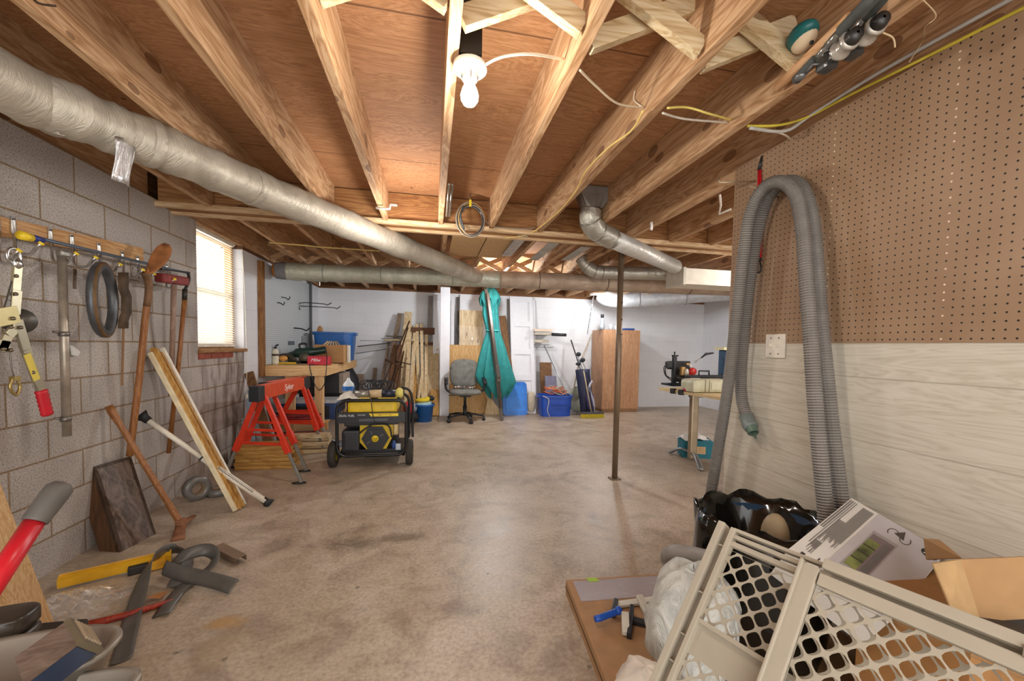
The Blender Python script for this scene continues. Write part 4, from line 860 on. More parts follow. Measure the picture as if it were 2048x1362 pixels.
# things on the bench
zb_ = ZT + .001
def onb(px, py): p = at(px, py, Z=ZT); return p
tt = at(672, 722, Y=6.75); xa, xb_ = at(630, 720, Y=6.6).x, at(705, 720, Y=6.6).x
BLU = mat('1f5fa8', .35)
def tub(name, c, w, d, h, m, lab, cat, taper=.88, rot=0, lip=.02, group=None):
    o = thing(name, lab, cat, c); M = Matrix.Rotation(rot, 3, 'Z'); n = 32
    def ring(sx, sy, z):
        r = []
        for i in range(n):
            a = 2 * math.pi * i / n; ca, sa = math.cos(a), math.sin(a); e = .35
            r.append(V(c) + M @ V((w / 2 * sx * math.copysign(abs(ca) ** e, ca), d / 2 * sy * math.copysign(abs(sa) ** e, sa), z)))
        return r
    prof = [(.001, 0), (taper, 0), (1, h - .03), (1, h - .03), (1 + lip / w * 2, h - .028), (1 + lip / w * 2, h), (.98, h), (taper - .02, .012), (.001, .012)]
    b = B(); vs = []
    for s_, z in prof: vs += ring(s_, s_, z)
    b.add(vs, [(i * n + j, i * n + (j + 1) % n, (i + 1) * n + (j + 1) % n, (i + 1) * n + j) for i in range(len(prof) - 1) for j in range(n)], False)
    mk('tub_body', b, m, o)
    b = B()
    for s_ in (-1, 1): b.box(V(c) + M @ V((s_ * (w / 2 + lip * .9), 0, h - .035)), (.03, d * .3, .02), M, .004); mk('handle', b, m, o); b = B()
    return o
tote = tub('storage_tote', V(((xa + xb_) / 2, 6.72, zb_)), (xb_ - xa) * 1.06, .42, .43, BLU, 'large open blue plastic tote on the back of the workbench', 'tote')
b = B(); p = at(640, 663, Y=6.8); b.ell(p, (.045, .02, .09)); one('wooden_paddle_end', b, mat('b9834f', .6), 'rounded wooden tool end standing up out of the blue tote', 'tool')
CARD = mat('b5885a', .8, var=.1)
def carton(name, c, w, d, h, m, lab, rot=0, open_=True, cat='box', flaps=True, th=.006):
    """open box on its base centre c"""
    o = thing(name, lab, cat, c); M = Matrix.Rotation(rot, 3, 'Z'); b = B(); C_ = V(c)
    b.box(C_ + V((0, 0, th / 2)), (w, d, th), M)
    for s_ in (-1, 1):
        b.box(C_ + M @ V((s_ * (w - th) / 2, 0, h / 2)), (th, d, h), M); b.box(C_ + M @ V((0, s_ * (d - th) / 2, h / 2)), (w - 2 * th, th, h), M)
    mk('carton_body', b, m, o)
    return o, M
bb = onb(675, 722); cb_, M_ = carton('cardboard_box', V((-1.33, 5.95, zb_)), .36, .40, .24, CARD, 'open cardboard box with light wood bits in front of the blue tote')
for i in range(6):
    b = B(); p = V((-1.48 + .05 * i, 5.78 + .06 * i, ZT + .16)); b.tube([p, p + V((.12 - .04 * i, .05, .13))], .010, 6); mk('wood_bit', b, mat('c8a878', .7), cb_)
b = B(); b.box(V((-1.128, 5.99, ZT + .12)), (.03, .10, .235), bev=.003); bk = one('printed_carton', b, mat('dcd8cc', .6), 'narrow white box with black lettering beside the cardboard box', 'box')
# red box
rb0 = at(640, 712, Y=5.3); rx = thing('red_tool_box', 'small red box with white script lettering on the workbench corner', 'box', V((rb0.x, 5.28, zb_)))
b = B(); b.box((rb0.x, 5.28, ZT + .055), (.24, .12, .105), bev=.006); mk('case', b, mat('c02438', .35), rx)
text('lettering', 'Milw', (rb0.x - .03, 5.216, ZT + .06), (1, 0, 0), (0, 0, 1), .055, mat('f2eaea', .4), rx, shear=.3)
b = B(); b.tube(cr([V((rb0.x + .05, 5.3, ZT + .22)), V((rb0.x + .10, 5.2, ZT + .12)), V((X1 + .06, YF - .07, ZT - .02)), V((X1 + .04, YF - .08, ZT - .20)), V((X1 - .02, YF - .07, ZT - .28)), V((X1 - .08, YF - .07, ZT - .18)), V((X1 - .12, YF - .07, ZT + .0)), V((X1 - .12, 5.2, ZT + .01))], 6), .005, 6); one('power_cord', b, BLK, 'black cord looping down over the workbench corner', 'cord')
# spray bottle
p = V((at(551, 722, Y=5.35).x, 5.35, zb_)); sbt = thing('spray_bottle', 'cream spray bottle with black nozzle at the left of the workbench', 'bottle', p)
b = B(); b.lathe([(.001, 0), (.034, 0), (.036, .01), (.036, .15), (.03, .17), (.014, .185), (.014, .20)], p, n=16); mk('can', b, mat('d8d2bc', .35), sbt)
b = B(); b.lathe([(.014, .18), (.016, .21), (.001, .212)], p, n=12); b.bar(p + V((0, 0, .22)), p + V((.035, 0, .235)), .012, .02, bev=.003); mk('nozzle', b, BLK, sbt)
b = B(); b.lathe([(.0365, .10), (.037, .10), (.037, .125), (.0365, .125)], p, n=16); mk('dark_band', b, mat('4a3a22', .5), sbt)
# yellow tool, dark green chainsaw-like tool
p = at(572, 716, Y=5.4); yt_ = thing('yellow_hand_tool', 'yellow and black hand tool lying near the spray bottle on the workbench', 'tool', V((p.x, 5.4, zb_)))
b = B(); b.bar((p.x - .10, 5.36, ZT + .014), (p.x + .12, 5.38, ZT + .014), .04, .024, bev=.006); mk('base', b, mat('d8b018', .45), yt_)
b = B(); b.tube(cr([(p.x - .14, 5.45, ZT + .02), (p.x - .08, 5.46, ZT + .09), (p.x + .02, 5.45, ZT + .10), (p.x + .08, 5.44, ZT + .05)], 5), .028, 10); mk('body', b, mat('3a3428', .5), yt_)
b = B(); b.ell((p.x - .03, 5.40, ZT + .07), (.05, .03, .035)); mk('orange_guard', b, mat('d89a4a', .5), yt_)
p = at(605, 712, Y=5.55); ct = thing('green_power_saw', 'dark green electric saw with black handle on the workbench', 'power tool', V((p.x, 5.6, zb_)))
GRN = mat('17342c', .35)
b = B(); b.tube(cr([(p.x - .20, 5.6, ZT + .08), (p.x - .08, 5.6, ZT + .13), (p.x + .10, 5.6, ZT + .15), (p.x + .26, 5.62, ZT + .18)], 6), [.04] * 6 + [.06] * 7 + [.045] * 6, 12); mk('housing', b, GRN, ct)
b = B(); b.tube(cr([(p.x - .03, 5.6, ZT + .17), (p.x - .05, 5.6, ZT + .24), (p.x + .03, 5.6, ZT + .25), (p.x + .05, 5.6, ZT + .18)], 5), .012, 8); mk('handle', b, BLK, ct)
b = B(); b.cyl((p.x + .02, 5.54, ZT + .07), (p.x + .02, 5.60, ZT + .07), .065, n=20); b.cyl((p.x + .16, 5.53, ZT + .06), (p.x + .16, 5.6, ZT + .06), .05, n=16); mk('motor', b, mat('6a6252', .5, .4), ct)
b = B(); b.box((p.x + .05, 5.6, ZT + .02), (.44, .12, .035), bev=.005); mk('base', b, BLK, ct)
# under the bench
b = B(); b.mm((-1.62, 5.5, .47), (-.98, 5.95, .80)); 
bxp = at(632, 755, Y=5.6); bq = at(688, 812, Y=5.6)
sp_ = thing('black_cabinet', 'black box cabinet with pale side under the workbench', 'cabinet', V(((at(600, 755, Y=5.7).x + at(685, 755, Y=5.7).x) / 2, 5.9, .263)))
xa, xb_ = at(592, 755, Y=5.7).x, at(678, 755, Y=5.7).x; 
b = B(); b.mm((xa, 5.7, .53), (xb_, 6.15, .79)); mk('case', b, mat('2b2a2e', .6), sp_)
b = B(); b.mm((xb_, 5.71, .53), (xb_ + .05, 6.15, .79)); mk('pale_side', b, mat('9a8c80', .6), sp_)
b = B(); b.mm((xa + .02, 5.75, .263), (xb_, 6.1, .53)); mk('dark_base', b, mat('1c1b1e', .7), sp_)
xa, xb_ = at(566, 800, Y=5.35).x, at(672, 800, Y=5.35).x
cl_ = thing('drink_cooler', 'blue and black cooler with grey lid on the bench lower shelf', 'cooler', V(((xa + xb_) / 2, 5.42, .263)))
b = B(); b.mm((xa, 5.28, .263), (xb_, 5.58, .46)); mk('cooler_body', b, mat('1d3f74', .4), cl_)
b = B(); b.mm((xa + .03, 5.272, .28), (xa + .3, 5.281, .43)); b.mm((xb_ - .15, 5.272, .28), (xb_ - .06, 5.281, .43)); mk('black_panel', b, mat('16181e', .4), cl_)
b = B(); b.mm((xa - .01, 5.27, .46), (xb_ + .01, 5.59, .50)); mk('lid', b, mat('b8bcc0', .4), cl_)
p = at(675, 778, Y=5.8); b = B(); b.lathe([(.001, 0), (.07, 0), (.075, .08), (.05, .14), (.015, .16), (.015, .18), (.001, .18)], V((p.x + .12, 5.3, .263)), n=14)
b = B(); jg_x = at(697, 790, Y=4.56).x; pj = V((jg_x, 4.56, at(740, 803, Y=4.08).z + .01 + .0365)); jg = thing('water_jug', 'clear water jug with blue label on the rear left corner of the generator', 'jug', pj)
b.lathe([(.001, 0), (.055, .0), (.062, .05), (.055, .10), (.02, .135), (.016, .16), (.001, .162)], pj - V((0, 0, .02)), n=14); mk('jug_body', b, mat('d5dde4', .2, .0, .05), jg)
b = B(); b.lathe([(.064, .03), (.064, .03), (.064, .075), (.062, .075)], pj - V((0, 0, .02)), n=14); mk('label', b, mat('2a6ab4', .4), jg)
# red tool tray and boards under sawhorse
p = at(600, 838, Y=5.15); b = B(); b.box((p.x, 5.02, .36), (.5, .14, .02), bev=.005); b.tube([(p.x - .25, 4.95, .335), (p.x + .25, 4.95, .335)], .015, 8); b.tube([(p.x - .25, 4.95, .40), (p.x + .25, 4.95, .40)], .012, 8); b.box((p.x - .24, 4.98, .25), (.03, .05, .2)); b.box((p.x + .24, 4.98, .25), (.03, .05, .2)); b.box((p.x, 4.99, .155), (.5, .08, .03))
one('red_tool_caddy', b, mat('7c1c20', .5, var=.35), 'dark red long tool caddy in front of the bench lower shelf', 'caddy')
for i in range(5):
    p = at(608 + 4 * i, 866 - 3 * i, Y=4.78 + .04 * i); b = B(); b.box((p.x, 4.76 + .05 * (i % 2), .02 + .04 * i), (.56 - .03 * i, .14, .036), bev=.003)
    one('stacked_board', b, lumber(0), ('bottom', 'second', 'third', 'fourth', 'top')[i] + ' board of the low stack in front of the workbench', 'board', 'low board stack at the workbench')
b = B(); b.prism([(-.98, 4.95, 0), (-.62, 4.95, 0), (-.62, 4.95, .22)], (0, .04, 0)); one('wood_wedge', b, WB(0), 'triangular pine offcut on edge below the workbench corner', 'offcut')
# foil and bags on floor behind generator
cc = at(640, 900, Z=0); b = crumple(cc + V((.02, .12, 0)), .28, .18, .08, 14, 4); b.sm = [False] * len(b.f); one('plastic_sheeting', b, mat('8a97a2', .25, .3, .3), 'crumpled blue grey plastic sheeting on the floor by the generator', 'plastic sheet')
# planks leaning at the painted wall behind sawhorses
def px_plank(x0, y0, x1, y1, wpx, Yb, Yt, th, m, name, lab, cat, group=None, ex=0, zmin=None):
    a, c = at(x0, y0, Y=Yb), at(x1, y1, Y=Yt)
    if zmin is not None: a.z = zmin
    w = wpx / F * ((a + c) / 2 - CAM).dot(RT @ V((0, 0, 1))); b = B(); b.bar(a, c, w, th, up=(0, 1, 0), bev=.002)
    return one(name, b, m, lab, cat, group)
px_plank(545, 895, 498, 745, 16, 4.45, 4.70, .03, brownw(2), 'leaning_plank', 'brown plank leaning at the corner left of the orange sawhorse', 'plank', zmin=.06)
px_plank(556, 895, 515, 790, 9, 4.62, 4.85, .02, mat('b9bcbc', .4), 'leaning_metal_strip', 'grey metal strip leaning behind the orange sawhorse', 'metal strip', zmin=.04)
px_plank(505, 905, 500, 780, 12, 4.45, 4.72, .012, mat('a7c4d8', .4), 'leaning_blue_panel', 'pale blue narrow panel leaning behind the sawhorse left leg', 'panel', zmin=.02)
px_plank(520, 905, 514, 800, 10, 4.65, 4.97, .012, mat('c4ccd2', .4), 'leaning_blue_panel', 'whitish narrow panel leaning next to the pale blue one', 'panel', zmin=.02)
# lumber stack under sawhorse
xa, xb_ = at(468, 940, Y=4.15).x, at(592, 940, Y=4.15).x
for i in range(6):
    k = random.uniform(-.02, .02); b = B(); b.box(((xa + xb_) / 2 + k, 4.26, .018 + .0365 * i), (xb_ - xa - .02 + k, .24, .035), bev=.004)
    one('lumber_board', b, goldw(0), ('lowest', 'second lowest', 'third', 'fourth', 'fifth', 'topmost')[i] + ' board of the lumber stack under the front sawhorse', 'lumber', 'lumber stack under the sawhorse')
for i in range(5):
    a, c = at(560 + 12 * i, 918 - 4 * i, Z=.03), at(650 - 2 * i, 902 + 6 * i, Z=.03); b = B(); a.z = c.z = .012 + .024 * i * .5 ; b.bar((-1.02, 4.50 + .09 * i, .012 + .002 * i), (-.68 - .05 * i, 4.44 + .10 * i, .012 + .002 * i), .07, .02, bev=.003)
    one('floor_slat', b, lumber(0), ('first', 'second', 'third', 'fourth', 'fifth')[i] + ' pale slat lying on the floor right of the lumber stack, counted from the front', 'slat', 'pale slats on the floor')
# sawhorses
ORG, ORL, GLV = mat('d04a24', .4), mat('d8371c', .38), mat('9c9a92', .35, .6)
def sawhorse(ft, tops, lab, name_txt=True):
    """ft: near left, near right, far left, far right floor points; tops: near, far beam end (centre bottom)"""
    o = thing('sawhorse', lab, 'sawhorse', sum(ft, V((0, 0, 0))) / 4); n_, f_ = tops; ax = (f_ - n_).normalized()
    side = V((-ax.y, ax.x, 0)).normalized(); H = .115; W_ = .07
    b = B()
    for s_ in (-1, 1): b.bar(n_ + side * s_ * W_ / 2 + V((0, 0, H / 2)) + ax * .05, f_ + side * s_ * W_ / 2 + V((0, 0, H / 2)) - ax * .02, .006, H, bev=.002)
    b.bar(n_ + V((0, 0, H)), f_ + V((0, 0, H)), W_, .008); mk('beam', b, ORG, o)
    for e, d in ((n_, 1), (f_, -1)):
        b = B(); b.bar(e - ax * .03 * d + V((0, 0, H / 2 - .005)), e + ax * .06 * d + V((0, 0, H / 2 - .005)), W_ + .018, H + .018, bev=.006); mk('end_block', b, mat('1f2226', .5), o)
    for k, g in enumerate(ft):
        e = (n_ + ax * .08) if k < 2 else (f_ - ax * .08); s_ = 1 if k % 2 == 0 else -1; t0 = e + side * s_ * .03 + V((0, 0, .02)); m_ = t0.lerp(g, .62)
        b = B(); b.bar(t0, m_, .038, .030, up=ax, bev=.003); b.bar(t0.lerp(g, .50), t0.lerp(g, .66), .050, .042, up=ax, bev=.005); L = mk('leg', b, ORL, o)
        b = B(); b.bar(m_, g + V((0, 0, .01)), .024, .020, up=ax, bev=.002); mk('extension', b, GLV, L)
        b = B(); q_ = V((g.x, g.y, .006)); b.tube([q_ + side * (-s_) * .02 + V((.045 * math.cos(a) * 1.2, .022 * math.sin(a), 0)) for a in [i * math.pi / 8 for i in range(16)]], .005, 6, closed=True); mk('foot', b, mat('1c1c1c', .5), L)
    for k in (0, 2):
        e = (n_ + ax * .08) if k < 2 else (f_ - ax * .08)
        for fr in (.40, .56):
            a = (e + side * .03 + V((0, 0, .02))).lerp(ft[k], fr); c = (e - side * .03 + V((0, 0, .02))).lerp(ft[k + 1], fr); b = B(); b.bar(a, c, .008, .022); mk('spreader', b, ORL, o)
    if name_txt:
        mid_ = n_.lerp(f_, .56) - side * (W_ / 2 + .0045) + V((0, 0, H / 2)); s2 = -side if (-side).dot(CAM - mid_) > 0 else side
        text('lettering', 'Syker', n_.lerp(f_, .56) + s2 * (W_ / 2 + .004) + V((0, 0, H * .5)), ax, (0, 0, 1), .085, mat('f2e8e2', .4), o, shear=.2)
    return o
fB = at(603, 967, Z=0); fA = at(448, 958, Z=0); nY = (fA.y + fB.y) / 2
nt = at(512, 800, Y=nY + .02); fY = nt.y + .95; ftp = at(606, 778, Y=fY); ftp.z = nt.z; fD = at(648, 903, Z=0); fC = fD + (fA - fB)
sawhorse([fA, fB, fC, fD], (nt, ftp), 'front orange folding sawhorse with black end blocks and white lettering')
o2 = V((-.02, .26, 0)); fB2 = at(613, 943, Z=0); sh_ = fB2 - fB
fC2 = fC + sh_; fC2.x = max(fC2.x, -1.84); fC2.y = min(fC2.y, 4.95)
sawhorse([fA + sh_, fB2, fC2, at(662, 897, Z=0)], (nt + sh_, ftp + sh_ * .6), 'rear orange sawhorse standing close behind the front one', False)
# generator -------------------------------------------------------------
GX0, GX1 = at(674, 915, Y=4.08).x, at(812, 915, Y=4.08).x; GZ0, GZ1 = .115, at(740, 803, Y=4.08).z + .01; GYF, GYB = 4.08, 4.62
gen = thing('portable_generator', 'yellow and black wheeled portable generator with white lettering', 'generator', ((GX0 + GX1) / 2, 4.35, 0))
def rrect(x0, x1, z0, z1, y, r, n=6):
    P = []
    for cx__, cz__, a0 in ((x1 - r, z1 - r, 0), (x0 + r, z1 - r, 90), (x0 + r, z0 + r, 180), (x1 - r, z0 + r, 270)):
        for i in range(n + 1): a = math.radians(a0 + 90 * i / n); P.append(V((cx__ + r * math.cos(a), y, cz__ + r * math.sin(a))))
    return P
FRM = mat('191a1c', .35, .2)
for y in (GYF, GYB):
    b = B(); b.tube(rrect(GX0, GX1, GZ0, GZ1, y, .09), .0155, 12, closed=True); mk('frame_hoop', b, FRM, gen)
for x, z in ((GX0 + .03, GZ0), (GX1 - .03, GZ0), (GX0 + .08, GZ1), (GX1 - .08, GZ1)):
    b = B(); b.tube([(x, GYF, z), (x, GYB, z)], .014, 10); mk('frame_rail', b, FRM, gen)
gw = GX1 - GX0; gz = lambda v: GZ1 - (v - 803) / 112 * (GZ1 - GZ0); gx = lambda v: GX0 + (v - 674) / 138 * gw
b = B(); b.box(((gx(693) + gx(792)) / 2, 4.32, (gz(809) + gz(829)) / 2), (gx(792) - gx(693), .42, abs(gz(829) - gz(809)) + .02), bev=.025); mk('fuel_tank', b, mat('e0bc10', .3), gen)
b = B(); b.cyl((gx(740), 4.35, gz(807)), (gx(740), 4.35, gz(801)), .035, n=18); mk('fuel_cap', b, BLK, gen)
b = B(); b.mm((gx(676), GYF - .012, gz(848)), (gx(810), GYF + .03, gz(827))); pan = mk('control_panel', b, mat('15161a', .4), gen)
b = B(); b.prism([(gx(737), GYF - .0165, gz(829)), (gx(796), GYF - .0165, gz(829)), (gx(796), GYF - .0165, gz(835)), (gx(741), GYF - .0165, gz(835))], (0, .004, 0)); mk('yellow_stripe', b, mat('e6c61c', .4), pan)
text('lettering', 'DUAL FUEL', (gx(693), GYF - .0145, gz(833)), (1, 0, 0), (0, 0, 1), .028, mat('e8e8e8', .4), pan, shear=.3)
text('model_text', 'POWER', (gx(722), GYF - .0145, gz(832)), (1, 0, 0), (0, 0, 1), .02, mat('c8c8c8', .4), pan, shear=.3)
text('stripe_text', '13000 WATTS   420', (gx(768), GYF - .0175, gz(832)), (1, 0, 0), (0, 0, 1), .015, mat('3a300c', .4), pan)
b = B(); b.box(((gx(716) + gx(776)) / 2, GYF - .015, gz(842)), (gx(776) - gx(716), .02, .032), bev=.006); mk('panel_handle', b, mat('4a4b50', .4, .3), gen)
b = B(); b.box(((gx(682) + gx(717)) / 2, GYF + .10, (gz(864) + gz(908)) / 2), (gx(717) - gx(682), .18, abs(gz(908) - gz(864))), bev=.02); b.box((gx(697), GYF + .02, (gz(870) + gz(905)) / 2), (.09, .03, .16), bev=.01); mk('alternator_cover', b, mat('222327', .45), gen)
b = B(); ecx, ecz = gx(749), gz(881); hexa = lambda r, y, k=6, ph=0: [(ecx + r * math.cos(ph + 2 * math.pi * i / k), y, ecz + r * math.sin(ph + 2 * math.pi * i / k)) for i in range(k)]
b.prism([(gx(717), GYF + .05, gz(854)), (gx(785), GYF + .05, gz(854)), (gx(783), GYF + .05, gz(880)), (gx(770), GYF + .05, gz(905)), (gx(730), GYF + .05, gz(905)), (gx(717), GYF + .05, gz(890))], (0, .25, 0)); mk('engine_shroud', b, mat('d8b414', .35), gen)
b = B(); b.prism(hexa(.128, GYF + .012), (0, .04, 0)); b.prism(hexa(.105, GYF + .002), (0, .012, 0)); rc = mk('recoil_cover', b, mat('1b1b1e', .4), gen)
b = B(); b.cyl((ecx, GYF - .004, ecz), (ecx, GYF + .004, ecz), .032, n=24); mk('badge', b, mat('e6c61c', .4), rc)
text('badge_text', 'DUAL', (ecx, GYF - .0055, ecz + .006), (1, 0, 0), (0, 0, 1), .018, mat('3a2c08', .4), rc); text('badge_text', 'FUEL', (ecx, GYF - .0055, ecz - .010), (1, 0, 0), (0, 0, 1), .018, mat('3a2c08', .4), rc)
for k in range(3):
    a = math.radians(30 + 60 * k * 1.5); b = B(); b.bar((ecx + .05 * math.cos(a), GYF, ecz + .05 * math.sin(a)), (ecx + .09 * math.cos(a), GYF, ecz + .09 * math.sin(a)), .006, .012); mk('recoil_slot', b, mat('4a4a50', .4), rc)
b = B(); rnd = random.Random(3)
b.box((gx(790), GYF + .06, gz(865)), (.05, .06, .11), bev=.012); mk('carburettor', b, mat('b09c70', .4, .6), gen)
b = B(); b.ell((gx(786), GYF + .05, gz(897)), (.022, .022, .045)); mk('blue_regulator', b, mat('28488c', .4), gen)
b = B(); b.box((gx(795), GYF + .05, gz(901)), (.05, .04, .06), bev=.005); mk('grey_fitting', b, mat('a8b0b8', .4, .4), gen)
b = B(); b.box(((gx(700) + gx(780)) / 2, GYF + .14, gz(852)), (.5, .18, .05), bev=.01); b.tube(cr([(gx(715), GYF + .03, gz(872)), (gx(730), GYF + .02, gz(860)), (gx(748), GYF + .03, gz(852)), (gx(775), GYF + .03, gz(856)), (gx(782), GYF + .03, gz(880))], 5), .008, 8); mk('air_filter', b, mat('2a2622', .5), gen)
b = B(); b.box((gx(742), 4.36, GZ0 + .03), (gw - .06, .48, .04)); mk('base_tray', b, FRM, gen)
b = B(); b.mm((gx(686), 4.25, GZ0 + .05), (gx(790), 4.55, gz(850))); mk('engine_block', b, mat('1c1b1c', .6, .2), gen)
for s_, xx in ((-1, GX0 - .045), (1, GX1 + .03)):
    cyl0 = V((xx, GYF + .06, .125)); w_ = B()
    w_.lathe([(.07, -.032), (.105, -.034), (.122, -.024), (.125, 0), (.122, .024), (.105, .034), (.07, .032), (.07, -.032)], cyl0, (1, 0, 0), 32); wh = mk('wheel', w_, mat('33302c', .8), gen)
    b = B(); b.lathe([(.001, -.012), (.03, -.03), (.05, -.02), (.078, -.03), (.078, .03), (.05, .02), (.03, .03), (.001, .012)], cyl0, (1, 0, 0), 28); mk('hub', b, mat('d8b414', .4), wh)
    b = B(); b.tube([cyl0, (xx - s_ * .06, GYF + .06, .125)], .01, 8); b.box((xx - s_ * .05, GYF + .06, .12), (.012, .06, .05)); mk('axle_bracket', b, FRM, wh)
for y in (GYB - .03,):
    for x in (GX0 + .05, GX1 - .05): b = B(); b.box((x, y, GZ0 / 2), (.04, .05, GZ0), bev=.004); mk('stand_leg', b, FRM, gen)
b = B(); hx = GX1 + .0; b.tube(cr([(GX1 - .16, GYB + .02, GZ1 - .01), (GX1 - .10, GYB + .03, GZ1 + .055), (GX1 + .0, GYB + .03, GZ1 + .03), (GX1 + .035, GYB + .03, GZ1 - .12), (GX1 + .035, GYB + .02, GZ1 - .35), (GX1 + .04, GYB, GZ0 + .05)], 6), .014, 10); mk('push_handle', b, FRM, gen)
# cord and torch lying on the generator
tz = GZ1 + .018
o = thing('work_cylinder', 'silver tan and dark blue cylindrical tool lying on the generator top', 'tool', (gx(742), 4.2, tz))
b = B(); b.cyl((gx(706), 4.18, tz + .035), (gx(735), 4.18, tz + .035), .034, n=18); mk('silver_end', b, mat('9a958c', .35, .5), o)
b = B(); b.cyl((gx(735), 4.18, tz + .035), (gx(760), 4.18, tz + .035), .040, n=18); mk('tan_grip', b, mat('cbb28a', .5), o)
b = B(); b.cyl((gx(760), 4.18, tz + .035), (gx(787), 4.18, tz + .035), .038, n=18); mk('blue_body', b, mat('1e2338', .4), o)
o = thing('cord_bundle', 'black coiled cord bundle on top of the generator', 'cord', (gx(745), 4.3, tz))
for i in range(9):
    rnd = random.Random(i); c_ = V((gx(725 + 5.5 * i), 4.30, tz + .095 + .02 * rnd.random())); b = B(); b.tube([c_ + V((.07 * math.cos(a), .03 * math.sin(a * 1) + .02 * math.sin(2 * a), .045 * math.sin(a))) for a in [k * math.pi / 8 for k in range(16)]], .006, 6, closed=True); mk('cord_loop', b, mat('2c2e34', .5), o)
b = B(); b.tube(cr([(gx(700), 4.2, tz + .02), (gx(705), 4.2, tz + .10), (gx(725), 4.2, tz + .12), (gx(740), GYF - .02, tz + .01), (gx(745), GYF - .03, gz(830)), (gx(750), GYF - .03, gz(850))], 6), .004, 6); mk('cord_tail', b, mat('2c2e34', .5), o)
b = crumple(V((gx(693), 4.2, tz)), .09, .08, .07, 10, 8, tz - .014); one('white_rag', b, mat('d8d2c6', .8), 'off white rag on the left end of the generator top', 'rag')
b = B(); b.ell((gx(795), 4.25, tz + .03), (.04, .05, .055), noise=.2); one('yellow_glove', b, mat('dcd070', .7), 'pale yellow glove at the right end of the generator top', 'glove')
# ---------------------------------------------------------------- back wall: planks, doors, chair, parasol, cabinet
GLUM = 'lumber and planks leaning at the back wall'
pl = px_plank
# (x0,y0 bottom, x1,y1 top, width px, Ybottom, Ytop, material, label)
L_, G_, BW_ = lumber(2), greyw(2), brownw(2)
for row in [
    (762, 822, 800, 627, 9, 7.0, 7.45, G_, 'tall grey board behind the rusty rods at the back wall'),
    (795, 822, 817, 624, 15, 6.95, 7.42, L_, 'tallest pale board with a dark knot in the back wall stack'),
    (744, 815, 750, 736, 8, 6.9, 7.4, G_, 'shortest grey board at the left end of the back wall stack'),
    (752, 818, 778, 684, 6, 6.85, 7.4, G_, 'thin grey strip leaning left of the rusty rods'),
    (764, 820, 788, 680, 9, 6.8, 7.35, G_, 'mid height grey brown board leaning beneath the rusty rods'),
    (778, 822, 792, 690, 12, 6.75, 7.3, BW_, 'wide brown board leaning in the rusty rod pile'),
    (792, 824, 800, 690, 10, 6.7, 7.25, BW_, 'dark brown board just left of the first pale studs'),
    (806, 826, 811, 690, 7, 6.8, 7.4, L_, 'pale narrow stud right of the rusty rods'),
    (811, 828, 820, 650, 8, 6.75, 7.42, L_, 'pale stud leaning just right of the tallest knotted board'),
    (819, 828, 831, 652, 8, 6.75, 7.42, L_, 'second pale stud right of the tallest knotted board'),
    (819, 830, 832, 730, 15, 6.68, 7.2, goldw(2), 'short yellowish board in front of the pale studs left of the bucket'),
    (838, 826, 834, 648, 6, 6.8, 7.42, L_, 'thin pale stud above the blue bucket, leftmost of the three upright there'),
    (846, 826, 843, 647, 6, 6.78, 7.42, L_, 'thin pale stud above the blue bucket, middle of the three upright there'),
    (851, 826, 853, 656, 6, 6.8, 7.42, L_, 'thin pale stud above the blue bucket, right of the three upright there'),
    (832, 820, 845, 742, 5, 6.70, 7.0, L_, 'slim stick crossing in front of the thin pale studs'),
    (851, 815, 850, 760, 11, 6.85, 7.1, goldw(2), 'short brown board standing right above the blue bucket'),
    (856, 830, 857, 692, 9, 6.95, 7.38, L_, 'pale stud left of the pair beside the white column'),
    (864, 832, 865, 691, 9, 6.93, 7.38, L_, 'pale stud middle of the group beside the white column'),
    (873, 834, 873, 690, 9, 6.93, 7.38, L_, 'pale stud touching the white column on its left'),
    (869, 838, 869, 779, 17, 6.85, 7.0, goldw(2), 'short wide pale board standing on end right of the blue bucket')]:
    x0, y0, x1, y1, w, ya, yb, m, lab = row
    pl(x0, y0, x1, y1, w, ya, yb, .022, m, 'leaning_board', lab, 'board', GLUM, zmin=.012)
RUST = mat('4e3426', .7, .3, .3)
for k, (x0, y0, x1, y1) in enumerate(((757, 770, 819, 642), (770, 782, 816, 655), (778, 770, 812, 668), (788, 785, 808, 700))):
    b = B(); b.tube([at(x0, y0 + 20, Y=6.55), at(x1, y1, Y=7.25)], .011, 8); one('rusty_rod', b, RUST, ('longest and leftmost', 'second', 'third', 'shortest and rightmost')[k] + ' of the rusty iron rods leaning at the back wall', 'rod', 'rusty rods at the back wall')
b = B(); b.tube([at(770, 719, Y=6.7), at(806, 735, Y=6.72)], .012, 8); one('rusty_bar', b, RUST, 'short dark bar crossing the rusty rods, sloping down right', 'rod')
b = B(); b.tube([at(790, 722, Y=6.74), at(822, 729, Y=6.74)], .010, 8); one('rusty_bar', b, RUST, 'short dark bar crossing the boards right of the rusty rods', 'rod')
for k, (x0, y0, x1, y1) in enumerate(((773, 672, 808, 674), (762, 677, 800, 678), (720, 681, 800, 683), (715, 693, 778, 686), (760, 694, 800, 695), (712, 707, 775, 698))):
    b = B(); b.tube([at(x0, y0, Y=7.1), at(x1, y1, Y=7.35)], (.010, .006, .005, .008, .005, .006)[k], 6)
    one('shelf_pipe', b, mat(('5a5048', '77777a', '9a9a9c', '4c4a48', '8a8a8c', '66666a')[k], .4, .5), ('uppermost', 'second', 'third', 'fourth, sloping dark', 'fifth', 'lowest sloping')[k] + ' of the thin pipes lying across the boards left on the back wall', 'pipe', 'thin pipes on the back wall brackets')
b = B(); p = at(800, 680, Y=7.3); b.box(p, (.5, .06, .025)); one('wall_batten', b, lumber(0), 'short pale batten lying across the boards under the tall knotted one', 'batten')
